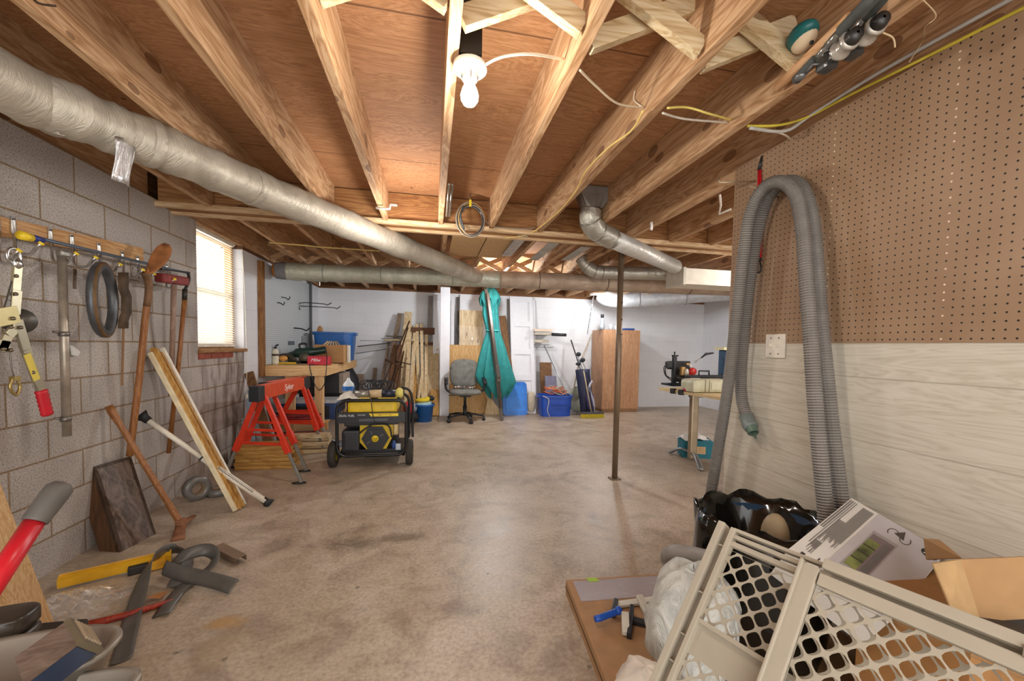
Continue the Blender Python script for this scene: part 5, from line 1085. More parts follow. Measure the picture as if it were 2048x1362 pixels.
p = at(845, 662, Y=7.38); b = B(); b.box(p, (.42, .05, .12)); b.box(p + V((.0, 0, -.22)), (.42, .06, .05)); one('dark_wall_shelf', b, mat('5c3c24', .8), 'dark brown shelf boards behind the thin pale studs', 'shelf')
# cardboard frame by the cabinet under bench
fr = at(703, 760, Y=7.2); b = B()
xa, xb_ = at(692, 760, Y=7.25).x, at(727, 760, Y=7.25).x; za, zb2 = .35, at(710, 748, Y=7.25).z
b.mm((xa, 7.25, za), (xa + .04, 7.28, zb2)); b.mm((xb_ - .04, 7.25, za), (xb_, 7.28, zb2)); b.mm((xa + .04, 7.25, zb2 - .04), (xb_ - .04, 7.28, zb2)); b.mm((xa + .04, 7.262, za), (xb_ - .04, 7.275, zb2 - .04)); b.mm((xa, 7.25, 0), (xb_, 7.28, za))
one('framed_panel', b, mat('8c7a6a', .7), 'brown framed panel standing at the back wall right of the bench', 'frame')
b = B(); b.tube(cr([at(697, 735, Y=6.95), at(706, 760, Y=6.9), at(712, 790, Y=6.85)], 4), [.06, .08, .10, .11, .12, .11, .09, .07, .05][:9], 12, flat=(.4, 1)); one('black_bag', b, mat('22242c', .6), 'black long bag hanging at the bench back corner', 'bag')
px_plank(694, 830, 690, 762, 8, 6.6, 6.9, .03, WB(2), 'leaning_board', 'golden board leaning at the right side under the workbench end', 'board', zmin=.01)
px_plank(722, 830, 708, 775, 5, 6.6, 6.9, .02, RUST, 'leaning_board', 'thin dark stick leaning behind the generator cord', 'stick', zmin=.01)
# white column and doors
WHP = mat('dcdde2', .5, var=.03)
a, c = at(880, 700, Y=6.9), at(899, 700, Y=6.9)
b = B(); b.box(((a.x + c.x) / 2, 6.95, ZJ / 2), (c.x - a.x, .14, ZJ - .002), bev=.004); one('white_column', b, WHP, 'square white painted wood column left of the office chair', 'column')
def panel_door(x0, x1, ytop, Yb, Yt, lab, splits, name='leaning_door'):
    """white door leaf leaning on the back wall with recessed panels"""
    a, c = at(x0, 700, Y=(Yb + Yt) / 2), at(x1, 700, Y=(Yb + Yt) / 2); top = at((x0 + x1) / 2, ytop, Y=Yt).z; o = thing(name, lab, 'door', ((a.x + c.x) / 2, Yb, 0)); w = c.x - a.x; sl_ = (Yt - Yb) / top
    Pt = lambda u, z, off=0: V((a.x + u * w, Yb + sl_ * z - off, z))
    b = B(); b.prism([Pt(0, 0.005), Pt(1, 0.005), Pt(1, top), Pt(0, top)], (0, .03, 0)); mk('door_leaf', b, WHP, o)
    s_ = .16 if w < .6 else .09; sp_ = [0] + splits + [1]
    b = B()
    for u0, u1 in ((0, s_), (1 - s_, 1)): b.prism([Pt(u0, .006, .022), Pt(u1, .006, .022), Pt(u1, top, .022), Pt(u0, top, .022)], (0, .0215, 0))
    mk('stile', b, WHP, o)
    for z in sp_:
        z0 = min(max(z * top - .05, .006), top - .10); b = B(); b.prism([Pt(s_, z0, .022), Pt(1 - s_, z0, .022), Pt(1 - s_, z0 + .10, .022), Pt(s_, z0 + .10, .022)], (0, .0215, 0)); mk('rail', b, WHP, o)
    return o
panel_door(866, 908, 590, 7.2, 7.47, 'narrow white panel door leaning behind the white column', [.5])
panel_door(919, 996, 591, 7.32, 7.49, 'wide white door leaning behind the pine sheet and the parasol', [.48, .86])
bd = panel_door(1022, 1068, 594, 6.98, 7.42, 'white bifold door leaf leaning right of the blue lid', [.30, .52, .76])
px_plank(1070, 828, 1066, 600, 6, 7.1, 7.46, .03, WHP, 'leaning_door', 'edge of a second white door leaf tight right of the bifold door', 'door', zmin=.01)
px_plank(1018, 828, 1016, 598, 5, 7.2, 7.47, .03, mat('5c544e', .7), 'dark_upright', 'dark narrow upright strip left of the white bifold door', 'strip', zmin=.01)
px_plank(913, 700, 917, 594, 5, 7.36, 7.47, .03, mat('4a443e', .7), 'dark_upright', 'dark narrow strip between the two white doors left of the pine sheet', 'strip')
px_plank(858, 690, 861, 592, 8, 7.40, 7.48, .02, mat('8a8480', .7), 'dark_upright', 'grey brown upright strip left of the narrow white door', 'strip')
# sheet of pine and brown plywood
xa, xb_ = at(898, 700, Y=7.1).x, at(975, 700, Y=7.1).x; zt2 = at(930, 690, Y=7.2).z
b = B(); b.prism([(xa, 7.02, 0.004), (xb_ + .10, 7.02, .004), (xb_ + .10, 7.22, zt2), (xa, 7.22, zt2)], (0, .015, 0)); one('plywood_sheet', b, wood('tan_ply', ['b08448', 'c69c5e', 'd3ad72'], 2, .7, .6), 'tan plywood sheet leaning behind the office chair', 'plywood')
xa, xb_ = at(919, 660, Y=7.25).x, at(967, 660, Y=7.25).x; z0_, z1_ = at(930, 690, Y=7.25).z, at(930, 620, Y=7.28).z
b = B(); b.prism([(xa, 7.25, z0_ - .3), (xb_, 7.25, z0_ - .3), (xb_, 7.30, z1_), (xa, 7.30, z1_)], (0, .018, 0)); one('pine_sheet', b, lumber(2), 'pale glued pine sheet standing behind the tan plywood', 'pine sheet')
b = crumple(V((0, 0, 0)), (xb_ - xa) * .48, .16, .02, 10, 5, 0); M_ = Matrix.Rotation(math.radians(88), 3, 'X'); b.v = [M_ @ q + V(((xa + xb_) / 2, 7.245, z0_ + .16)) for q in b.v]; b.sm = [False] * len(b.f); one('clear_plastic_wrap', b, PLAST, 'shiny clear plastic hanging on the lower half of the pine sheet', 'plastic wrap')
px_plank(1026, 800, 1005, 632, 13, 6.95, 7.4, .03, brownw(2), 'leaning_plank', 'brown rounded plank leaning right of the teal parasol', 'plank')
# office chair
oc = at(932, 838, Z=0); oc = V((at(930, 800, Y=6.42).x, 6.42, 0)); ch = thing('office_chair', 'grey swivel office chair with black arms in front of the tan plywood', 'chair', oc)
CHF = mat('6f6f69', .9, var=.25); CB_ = mat('1c1d21', .45)
for i in range(5):
    a = math.radians(-90 + 72 * i + 14); e = oc + V((.30 * math.cos(a), .30 * math.sin(a), .075)); b = B(); b.tube([oc + V((0, 0, .11)), oc + V((.15 * math.cos(a), .15 * math.sin(a), .105)), e], [.028, .024, .018], 8, flat=(.7, 1.2)); L = mk('base_arm', b, CB_, ch)
    b = B(); tn = V((-math.sin(a), math.cos(a), 0))
    for s_ in (-1, 1): b.cyl(e + tn * .008 * s_ + V((0, 0, -.048)), e + tn * .026 * s_ + V((0, 0, -.048)), .026, n=14)
    b.box(e + V((0, 0, -.03)), (.03, .03, .03)); mk('caster', b, CB_, L)
b = B(); b.lathe([(.03, .08), (.032, .24), (.022, .24), (.02, .40)], oc, n=16); b.box(oc + V((0, 0, .405)), (.18, .2, .035), bev=.01); mk('gas_column', b, CB_, ch)
def cushion(c, rx, ry, rz, e=.5, M=None, n=28, m=10):
    vs = []; fs = []
    for i in range(m + 1):
        ph = -math.pi / 2 + math.pi * i / m; cp, spn = math.copysign(abs(math.cos(ph)) ** .6, math.cos(ph)), math.copysign(abs(math.sin(ph)) ** .9, math.sin(ph))
        for j in range(n):
            a = 2 * math.pi * j / n; q = V((rx * cp * math.copysign(abs(math.cos(a)) ** e, math.cos(a)), ry * cp * math.copysign(abs(math.sin(a)) ** e, math.sin(a)), rz * spn))
            vs.append((M @ q if M is not None else q) + V(c))
    for i in range(m):
        for j in range(n): fs.append((i * n + j, i * n + (j + 1) % n, (i + 1) * n + (j + 1) % n, (i + 1) * n + j))
    b = B(); b.add(vs, fs, True); return b
mk('seat', cushion(oc + V((0, -.02, .46)), .25, .24, .045), CHF, ch)
Mb = Matrix.Rotation(math.radians(80), 3, 'X'); mk('backrest', cushion(oc + V((0, .22, .735)), .235, .235, .04, .62, Mb), CHF, ch)
b = B(); b.bar(oc + V((0, .1, .42)), oc + V((0, .26, .62)), .07, .02, up=(0, 1, 0)); mk('back_bracket', b, CB_, ch)
for s_ in (-1, 1):
    b = B(); b.tube(cr([oc + V((s_ * .20, 0, .43)), oc + V((s_ * .29, -.02, .50)), oc + V((s_ * .305, 0, .60)), oc + V((s_ * .30, .10, .66))], 5), .018, 8, flat=(1, 1.6)); b.tube(cr([oc + V((s_ * .30, -.15, .60)), oc + V((s_ * .30, -.05, .655)), oc + V((s_ * .30, .10, .665)), oc + V((s_ * .29, .20, .66))], 4), .028, 8, flat=(.6, 1.1)); mk('armrest', b, CB_, ch)
b = B(); b.bar(oc + V((-.05, -.1, .42)), oc + V((-.26, -.1, .415)), .015, .012); mk('lever', b, CB_, ch)
sc_ = thing('seat_clutter', 'small bag of hardware bits lying on the office chair seat', 'hardware bag', oc + V((0, 0, .505)))
b = crumple(oc + V((0, .06, 0)), .17, .06, .05, 8, 2, .503); b.sm = [False] * len(b.f); mk('clear_bag', b, mat('4a4640', .3, .2, .5), sc_)
rnd = random.Random(8)
for i in range(10):
    p = oc + V((-.15 + .033 * i, .03 + .04 * rnd.random(), .52 + .012 * rnd.random())); b = B(); b.ell(p, (.016, .016, .012), n=8, m=5); mk('hardware_piece', b, mat(('d8d0c4', 'b08a58', '8a3c30', 'e4e0d8')[i % 4], .4), sc_)
# closed teal parasol
pf, pt_ = at(1004, 842, Z=0), at(972, 578, Y=6.62); um = thing('parasol', 'closed teal parasol on a brown pole leaning against the ceiling duct', 'parasol', pf)
t = NT('parasol_pole'); t.out('4e4640', .4, .5); POLE = t.m
b = B(); b.bar(pf + V((0, 0, .01)), pt_, .052, .035, up=(0, 1, 0), bev=.004); mk('pole', b, POLE, um)
def canopy(prof, cx_fn, n=120, folds=9, amp=.26, seed=1):
    rows = []; rnd = random.Random(seed)
    for i, (yy, l, r, Yc, dp) in enumerate(prof):
        row = []; m0 = (l + r) / 2; c0 = at(m0, yy, Y=Yc); hw = (at(r, yy, Y=Yc).x - at(l, yy, Y=Yc).x) / 2
        for j in range(n + 1):
            a = 2 * math.pi * j / n; k = 1 + amp * math.sin(folds * a + .35 * i) * min(1, i * .3)
            zz = c0.z + (.07 * math.sin(folds * a + .35 * i) if i == len(prof) - 1 else (.03 * math.sin(folds * a + .35 * i) if i == len(prof) - 2 else 0))
            row.append(V((c0.x + hw * math.cos(a) * k, Yc + dp * math.sin(a) * k, zz)))
        rows.append(row)
    b = B(); b.sheet(rows, .003); return b
TEAL = mat('24807f', .8, var=.15)
mk('lower_canopy', canopy([(600, 966, 996, 6.70, .07), (630, 966, 996, 6.68, .09), (655, 973, 997, 6.66, .08), (665, 975, 998, 6.64, .07), (690, 969, 1005, 6.62, .10), (720, 962, 1012, 6.60, .13), (750, 957, 1020, 6.58, .16), (768, 962, 1024, 6.60, .15), (790, 974, 1018, 6.60, .13)], None), TEAL, um)
mk('top_canopy', canopy([(577, 970, 992, 6.74, .05), (590, 963, 997, 6.72, .09), (606, 959, 1000, 6.70, .11)], None, folds=7, amp=.18), TEAL, um)
b = B(); c0 = at(985, 661, Y=6.64); b.tube([c0 + V((.105 * math.cos(a), .10 * math.sin(a), .004 * math.sin(a))) for a in [k * math.pi / 12 for k in range(24)]], .011, 8, closed=True); mk('tie_strap', b, mat('49b8b4', .6), um)
a_, c_ = pf.lerp(pt_, .30), pf.lerp(pt_, .42); b = B(); b.bar(a_ + V((0, -.19, 0)), c_ + V((0, -.19, 0)), .06, .05, up=(0, 1, 0), bev=.006)
b.bar(pf.lerp(pt_, .10) + V((0, -.07, 0)), pf.lerp(pt_, .34) + V((0, -.21, 0)), .035, .03, up=(0, 1, 0)); b.bar(pf.lerp(pt_, .34) + V((0, -.20, 0)), pf.lerp(pt_, .96) + V((0, -.14, 0)), .042, .03, up=(0, 1, 0), bev=.003); mk('front_pole', b, POLE, um)
# blue bucket, gloves, red bag
p = V((at(848, 830, Y=6.45).x, 6.45, 0)); bk_ = thing('blue_bucket', 'round blue bucket with rags in front of the lumber stack', 'bucket', p)
b = B(); b.lathe([(.001, 0), (.12, 0), (.145, .24), (.165, .245), (.167, .27), (.15, .275), (.142, .25), (.115, .01), (.001, .01)], p, n=28); mk('bucket_body', b, BLU, bk_)
b = B(); b.ell(p + V((0, 0, .27)), (.13, .12, .05), noise=.3); mk('pale_blue_rag', b, mat('a8c8cc', .8, var=.3), bk_)
b = B(); b.ell(p + V((-.02, -.03, .33)), (.11, .06, .035), noise=.3); b.ell(p + V((.05, -.02, .35)), (.05, .04, .03), noise=.2); one('yellow_gloves', b, mat('d9c022', .7), 'yellow work gloves on top of the blue bucket', 'gloves')
b = B(); b.ell(p + V((.11, -.01, .36)), (.05, .04, .035), noise=.5, seed=4); one('black_tool_grip', b, mat('2a2a2a', .6), 'black tool grip on the right rim of the blue bucket', 'tool')
p = V((at(820, 835, Y=6.35).x, 6.35, 0)); rb_ = thing('red_black_bag', 'slumped red and black bag on the floor left of the blue bucket', 'bag', p)
b = B(); b.ell(p + V((.02, 0, .09)), (.10, .10, .09), noise=.35, seed=2); mk('black_lower', b, mat('242226', .8), rb_)
b = B(); b.ell(p + V((-.03, -.02, .20)), (.07, .07, .12), noise=.3, seed=3); mk('red_upper', b, mat('c01c30', .7), rb_)
b = B(); b.ell(p + V((.06, .03, .22)), (.05, .05, .06), noise=.35, seed=5); mk('blue_grey_cloth', b, mat('98a8b8', .7), rb_)
# blue storage lid leaning
p0, p1 = at(1008, 834, Z=0), at(1055, 833, Z=0); bl_ = thing('storage_lid', 'blue plastic storage lid leaning upright right of the parasol', 'lid', V(((p0.x + p1.x) / 2, 6.85, 0)))
xa, xb_ = at(1006, 800, Y=6.86).x, at(1055, 800, Y=6.86).x; ht = at(1030, 764, Y=6.95).z
def rr2(x0, x1, z0, z1, r, Yb, sl, n=5):
    P = []
    for cx__, cz__, a0 in ((x1 - r, z1 - r, 0), (x0 + r, z1 - r, 90), (x0 + r, z0 + r, 180), (x1 - r, z0 + r, 270)):
        for i in range(n + 1): a = math.radians(a0 + 90 * i / n); z = cz__ + r * math.sin(a); P.append(V((cx__ + r * math.cos(a), Yb + z * sl, z)))
    return P
b = B(); b.prism(rr2(xa, xb_, .0, ht, .06, 6.82, .25), (0, .03, 0)); mk('lid_rim', b, mat('2470c8', .35), bl_)
b = B(); b.prism(rr2(xa + .05, xb_ - .05, .06, ht - .06, .05, 6.812, .25), (0, .012, 0)); mk('lid_panel', b, mat('2c7cd6', .35), bl_)
# cream jug/cutout shapes between
b = B(); b.prism([at(x, y, Y=6.95) for x, y in ((968, 835), (975, 800), (968, 780), (985, 800), (1000, 820), (1006, 835))], (0, .015, 0)); one('wood_cutout', b, wood('cutout', ['b09468', 'cbb28a', 'dcc8a4'], 2, 1, .7), 'curved tan board cutout behind the chair and parasol foot', 'board')
b = B(); b.prism([at(x, y, Y=6.98) for x, y in ((880, 838), (882, 770), (897, 772), (885, 800), (896, 828), (897, 838))], (0, .015, 0)); one('wood_cutout', b, wood('cutout', [], 2), 'curved tan board cutout leaning at the white column foot', 'board')
# blue tub with orange cord
xa, xb_ = at(1078, 820, Y=6.75).x, at(1141, 820, Y=6.75).x
tb = tub('storage_tub', V(((xa + xb_) / 2, 6.80, 0)), (xb_ - xa) * .98, .38, .36, mat('1e4cb0', .35), 'royal blue plastic tub heaped with orange extension cord', 'tub', .92)
b = B(); b.mm(((xa + xb_) / 2 - .12, 6.575, .19), (xb_ - .05, 6.60, .20)); mk('grip_line', b, mat('16388c', .4), tb)
oc_ = thing('extension_cord', 'orange extension cord coiled on top of the royal blue tub', 'cord', ((xa + xb_) / 2, 6.8, .36))
for i in range(10):
    rnd = random.Random(i + 20); c_ = V(((xa + xb_) / 2 + rnd.uniform(-.12, .12), 6.78 + rnd.uniform(-.05, .05), .385 + .012 * i)); b = B(); rx, ry, t0 = rnd.uniform(.07, .14), rnd.uniform(.06, .11), rnd.random() * 6
    b.tube([c_ + V((rx * math.cos(a), ry * math.sin(a), .02 * math.sin(2 * a + t0))) for a in [k * math.pi / 9 for k in range(18)]], .0075, 6, closed=True); mk('cord_loop', b, mat('e0703c' if i % 3 else 'b0a898', .5), oc_)
b = B(); b.tube(cr([V((xa + .02, 6.6, .36)), V((xa + .12, 6.58, .30)), V((xa + .10, 6.57, .12)), V((xa + .14, 6.57, .01))], 6), .006, 6); one('white_cord', b, mat('cfc6b4', .5), 'pale cord hanging down the front of the royal blue tub', 'cord')
b = B(); p = V((at(1063, 815, Y=6.95).x, 6.98, 0)); b.ell(p + V((0, 0, .20)), (.09, .06, .20)); one('beige_bag', b, mat('c9bca6', .8), 'beige sack standing left of the royal blue tub', 'sack')
# things behind the tub
px_plank(1095, 810, 1091, 725, 24, 7.2, 7.4, .03, brownw(2), 'leaning_plank', 'short wide brown plank leaning behind the royal blue tub', 'plank', zmin=.01)
px_plank(1104, 805, 1101, 752, 24, 7.05, 7.25, .02, mat('77748a', .7), 'grey_panel', 'grey violet panel standing behind the orange cord', 'panel', zmin=.01)
b = B(); b.tube([at(1148, 826, Y=6.75), at(1126, 772, Y=6.9), at(1088, 690, Y=7.2)], [.014, .012, .011], 10); one('aluminium_pole', b, mat('a8aeb6', .3, .6), 'silver pole leaning from the wall shelf down behind the tub', 'pole')
ws_ = thing('wall_shelf_tray', 'beige wall bracket tray holding a black tool by the bifold door', 'shelf', at(1090, 675, Y=7.4))
xa, xb_ = at(1066, 665, Y=7.3).x, at(1101, 665, Y=7.3).x; z_ = at(1090, 668, Y=7.3).z
b = B(); b.mm((xa, 7.15, z_ - .02), (xb_, 7.545, z_ + .02)); b.mm((xa, 7.2, z_ - .16), (xb_ - .06, 7.5, z_ - .11)); mk('tray', b, mat('b8b0a0', .6), ws_)
b = B(); b.mm((xa, 7.2, z_ + .04), (xb_ + .01, 7.4, z_ + .09)); mk('beige_box', b, mat('d0bfae', .7), ws_)
b = B(); b.tube([(xb_ - .03, 7.12, z_ - .01), (xb_ + .24, 7.10, z_ - .015)], .028, 10); mk('black_handle', b, BLK, ws_)
b = B(); b.tube([(xa, 7.2, z_ - .24), (xa + .36, 7.2, z_ - .25)], .006, 6); b.tube([(xa, 7.2, z_ - .20), (xa + .28, 7.2, z_ - .20)], .006, 6); mk('wire_arm', b, mat('8a8c90', .3, .7), ws_)
# black pole, brooms, golf bag
b = B(); b.tube([at(1163, 745, Y=7.0), at(1142, 680, Y=7.35)], .012, 8); one('black_pole', b, BLK, 'short black pole leaning left of the golf bag', 'pole')
b = B(); b.tube([at(1143, 800, Y=6.9), at(1156, 735, Y=7.1), at(1184, 668, Y=7.3)], [.013] * 3, 8); one('broom_handle', b, wood('grey_handle', ['8a8070', 'a89c88', 'c0b49e'], 2, 1, .6), 'pale wooden handle leaning up against the side of the tall cabinet', 'handle')
gbp = V((at(1178, 820, Y=6.62).x, 6.70, 0)); gb = thing('golf_bag', 'navy blue golf bag with white trim standing left of the tall cabinet', 'golf bag', gbp)
tl_ = V((-.05, .12, 0)); NAVY = mat('252a48', .6, var=.3)
b = B(); b.tube([gbp + V((0, 0, .02)), gbp + tl_ * .4 + V((0, 0, .35)), gbp + tl_ + V((0, 0, .70)), gbp + tl_ * 1.1 + V((0, 0, .80))], [.11, .12, .125, .13], 20); mk('bag_body', b, NAVY, gb)
b = B(); b.tube([gbp + V((.03, -.09, .08)), gbp + tl_ * .4 + V((.03, -.11, .38))], [.06, .07], 14, flat=(1, .8)); mk('front_pocket', b, mat('3a3560', .6, var=.3), gb)
b = B(); b.tube(cr([gbp + V((.10, -.06, .05)), gbp + V((.06, -.13, .25)), gbp + V((-.02, -.12, .50)), gbp + V((.04, -.10, .62))], 5), .012, 8, flat=(1.6, .5)); mk('white_trim', b, mat('b8bcd0', .5), gb)
b = B(); b.tube([gbp + V((-.05, -.10, .08)), gbp + tl_ * .9 + V((-.02, -.12, .62))], .012, 8); b.tube(cr([gbp + tl_ + V((.05, -.1, .66)), gbp + V((-.02, -.15, .45)), gbp + V((.02, -.14, .12))], 5), .009, 6); mk('strap', b, mat('15162a', .6), gb)
for i, (dx, dy, h) in enumerate(((-.05, 0, 1.05), (.02, .03, .93), (.06, -.03, .95), (-.01, -.05, .88))):
    q_ = gbp + tl_ + V((dx, dy, .75)); e = q_ + V((-.04 - .02 * i, .03, h - .75)); b = B(); b.tube([q_, e], .007, 6); L = mk('club_shaft', b, mat('9a9ca0', .3, .7), gb); b = B(); b.ell(e + V((0, -.02, .02)), (.045, .035, .04) if i % 2 == 0 else (.05, .015, .03)); mk('club_head', b, mat('2c2e34' if i != 1 else '77808a', .4, .3), L)
pb0 = at(1185, 826, Y=6.45); br_ = thing('push_broom', 'push broom head with yellow bristles on the floor before the golf bag', 'broom', V((pb0.x, 6.45, 0)))
b = B(); b.box((pb0.x, 6.45, .085), (.40, .06, .035), bev=.005); mk('broom_block', b, mat('4c4a52', .6), br_)
b = B()
for i in range(20):
    for s_ in (-1, 0, 1): b.tube([(pb0.x - .19 + .02 * i, 6.45 + s_ * .02, .07), (pb0.x - .195 + .0205 * i, 6.45 + s_ * .028, .002)], .009, 5)
o_ = mk('bristles', b, mat('c8b428', .7), br_); o_['kind'] = 'stuff'
b = B(); b.tube([(pb0.x - .02, 6.45, .10), (pb0.x - .16, 6.5, .8)], .011, 8); mk('broom_handle', b, mat('b8a888', .6), br_)
b = B(); wz = at(1156, 800, Y=7.0); b.lathe([(.20, -.012), (.24, 0), (.20, .012), (.001, .012), (.001, -.012), (.20, -.012)], V((wz.x, 7.0, .242)), (.3, -1, .1), 30); one('pale_round_lid', b, mat('b4bcb0', .5), 'pale green grey round lid standing between tub and golf bag', 'lid')
# tall cabinet
cx0, cx1 = at(1203, 815, Y=6.95).x, at(1276, 815, Y=6.95).x; cz = at(1240, 660, Y=6.97).z; dpt_ = .5
cbn = thing('tall_cabinet', 'tall two door oak laminate cabinet at the back wall', 'cabinet', ((cx0 + cx1) / 2, 7.2, 0))
b = B(); b.mm((cx0, 6.97, .06), (cx1, 6.97 + dpt_, cz)); mk('carcass', b, oak(2), cbn)
b = B(); b.mm((cx0 + .03, 6.99, 0), (cx1 - .0, 6.97 + dpt_, .06)); mk('plinth', b, mat('96704c', .6), cbn)
mid_ = (cx0 + cx1) / 2
for a_, c_ in ((cx0 + .003, mid_ - .003), (mid_ + .003, cx1 - .003)): b = B(); b.mm((a_, 6.95, .075), (c_, 6.969, cz - .01)); mk('cabinet_door', b, oak(2), cbn)
p = V((at(1204, 655, Y=7.05).x, 7.05, cz)); bo = thing('water_bottle', 'clear bottle with black cap on top of the tall cabinet', 'bottle', p)
b = B(); b.lathe([(.001, 0), (.045, 0), (.047, .05), (.036, .15), (.030, .19), (.022, .22)], p, n=16); mk('bottle_body', b, mat('a4aab2', .15, .1), bo)
b = B(); b.lathe([(.001, .22), (.030, .22), (.030, .28), (.001, .28)], p, n=14); mk('cap', b, BLK, bo)
for k, px_ in enumerate((1222, 1232)):
    p = V((at(px_, 655, Y=7.1).x, 7.1, cz)); b = B(); b.lathe([(.001, 0), (.032, 0), (.036, .11 - .03 * k), (.033, .11 - .03 * k), (.028, .008), (.001, .006)], p, n=16); one('drinking_glass', b, mat('c8ccd4', .1, .0), ('taller', 'shorter')[k] + ' clear glass standing on the tall cabinet beside the bottle', 'glass')
p = V((at(1257, 655, Y=7.05).x, 7.05, cz)); b = B(); b.box(p + V((0, 0, .02)), (.20, .12, .035), bev=.012); one('blue_cloth', b, mat('24488c', .8), 'folded blue cloth on the right end of the tall cabinet', 'cloth')
# ---------------------------------------------------------------- right: height adjustable table with tools
DX = V((0, 0, 0)); TY0, TY1 = 3.60, 4.35; tz_ = .765
tp_ = lambda x, y: at(x, y, Z=tz_)
ft0 = at(1390, 905, Y=3.85); legx = at(1390, 850, Y=3.85).x
tb_ = thing('desk', 'pale top adjustable desk on a tan metal leg behind the hose', 'table', (legx, 3.9, 0))
top_m = wood('desk_top', ['c6ac7c', 'dcc698', 'e8d8b4'], 0, 1, .5)
c1_ = at(1318, 776, Z=tz_); c2_ = at(1432, 797, Z=tz_)
bl2, fl_ = at(1317, 775, Z=tz_), at(1432, 793, Z=tz_); un_ = (fl_ - bl2).normalized(); nn_ = V((-un_.y, un_.x, 0)); br2 = bl2 + nn_ * .62; fr_ = fl_ + un_ * .35; fr2_ = fr_ + nn_ * .62
b = B(); b.prism([bl2, fr_, fr2_, br2], (0, 0, -.028)); mk('desk_top', b, top_m, tb_)
LEGM = mat('9c8c74', .35, .5)
b = B(); b.box((legx, 3.88, .37), (.085, .06, .71), bev=.015); mk('leg', b, LEGM, tb_)
b = B(); b.box((legx, 3.98, .715), (.05, .45, .03)); b.box((legx + .3, 3.95, .685), (.6, .06, .03)); mk('support_rail', b, mat('5a5248', .5, .4), tb_)
b = B(); f1, f2 = at(1340, 905, Z=.015), at(1402, 940, Z=.012); m_ = V((legx, 3.88, .07)); b.tube(cr([f1, f1.lerp(m_, .5) + V((0, 0, .05)), m_, m_.lerp(f2, .5) + V((0, 0, .04)), f2], 6), .024, 10, flat=(.6, 1.2)); mk('curved_foot', b, mat('8c8f90', .35, .6), tb_)
# drill press style black stand with cables
q = lambda x, y, Y=4.33: at(x, y, Y=Y)
zt_ = tz_ + .001
ds = thing('drill_stand', 'black tool stand with looped cables on the left end of the desk', 'drill stand', V((q(1347, 770).x, 4.33, zt_)))
sx_ = q(1348, 740).x
b = B(); b.box((sx_, 4.33, (zt_ + q(1348, 712).z) / 2 + .01), (.038, .05, q(1348, 712).z - zt_ - .02), bev=.004); mk('column', b, BLK, ds)
b = B(); b.box((sx_, 4.30, zt_ + .012), (.22, .24, .022), bev=.006); b.box((sx_ - .03, 4.23, zt_ + .03), (.20, .05, .014)); mk('base_plate', b, mat('20242c', .35, .4), ds)
b = B(); tz2 = q(1348, 712).z; b.tube([(sx_, 4.33, tz2 - .02), (sx_, 4.33, tz2 + .035)], .008, 8); b.tube([(sx_ - .035, 4.33, tz2 + .004), (sx_ + .05, 4.33, tz2 + .004)], .008, 8); b.ell((sx_, 4.33, tz2 + .04), (.010, .010, .014)); mk('clamp_screw', b, BLK, ds)
b = B(); zz = q(1335, 728).z; b.box((sx_ - .07, 4.33, zz - .01), (.07, .06, .08), bev=.01); b.cyl((sx_ - .06, 4.33, zz - .06), (sx_ - .06, 4.33, zz + .035), .03, n=14); mk('motor_head', b, mat('1a1b1d', .4), ds)
b = B(); b.box((sx_ + .11, 4.35, (q(1370, 722).z + q(1370, 764).z) / 2), (.22, .03, q(1370, 722).z - q(1370, 764).z), bev=.01); mk('back_plate', b, mat('1c1a18', .5), ds)
for k in range(2):
    b = B(); b.tube(cr([(sx_ - .07, 4.31, zz + .01), (sx_ - .14 - .02 * k, 4.28, zz - .03), (sx_ - .13 - .01 * k, 4.28, zz - .13), (sx_ - .04, 4.28, zz - .17 - .03 * k), (sx_ - .01, 4.31, zz - .16 - .03 * k)], 6), .006, 6); mk('looped_cable', b, BLK, ds)
en = thing('small_engine', 'small engine with red tank and silver parts beside the black stand', 'engine', V((q(1380, 760).x, 4.28, q(1370, 760).z - .03)))
b = B(); b.ell(q(1385, 743, 4.23), (.052, .04, .045), noise=.06); b.ell(q(1378, 752, 4.25), (.035, .03, .03)); mk('red_tank', b, mat('c4302a', .35), en)
b = B(); b.box(q(1365, 742, 4.25), (.05, .05, .10), bev=.012); b.box(q(1375, 728, 4.25), (.04, .03, .02)); mk('gold_body', b, mat('b8945c', .4, .4), en)
b = B(); b.ell(q(1373, 745, 4.22), (.03, .025, .045), noise=.2); b.box(q(1380, 731, 4.26), (.03, .03, .02)); mk('silver_block', b, mat('c8c4bc', .35, .4), en)
b = B(); b.bar(q(1356, 755, 4.23), q(1380, 761, 4.23), .02, .018); b.box((q(1368, 765, 4.26).x, 4.26, (zt_ + q(1368, 762).z) / 2), (.10, .06, q(1368, 762).z - zt_), bev=.004); mk('dark_frame', b, mat('3a3228', .5), en)
b = B(); b.tube([q(1391, 722, 4.28), q(1402, 716, 4.26), q(1410, 711, 4.24)], .005, 6); b.tube([q(1391, 722, 4.28) + V((.014 * math.cos(a), 0, .022 * math.sin(a))) for a in [k * math.pi / 6 for k in range(12)]], .004, 6, closed=True); mk('chrome_arm', b, mat('b8b4a8', .3, .8), en)
b = B(); b.tube([q(1402, 716, 4.26), q(1412, 708, 4.24), q(1427, 706, 4.23)], [.008, .016, .008], 8, flat=(1, .7)); mk('lever_grip', b, BLK, en)
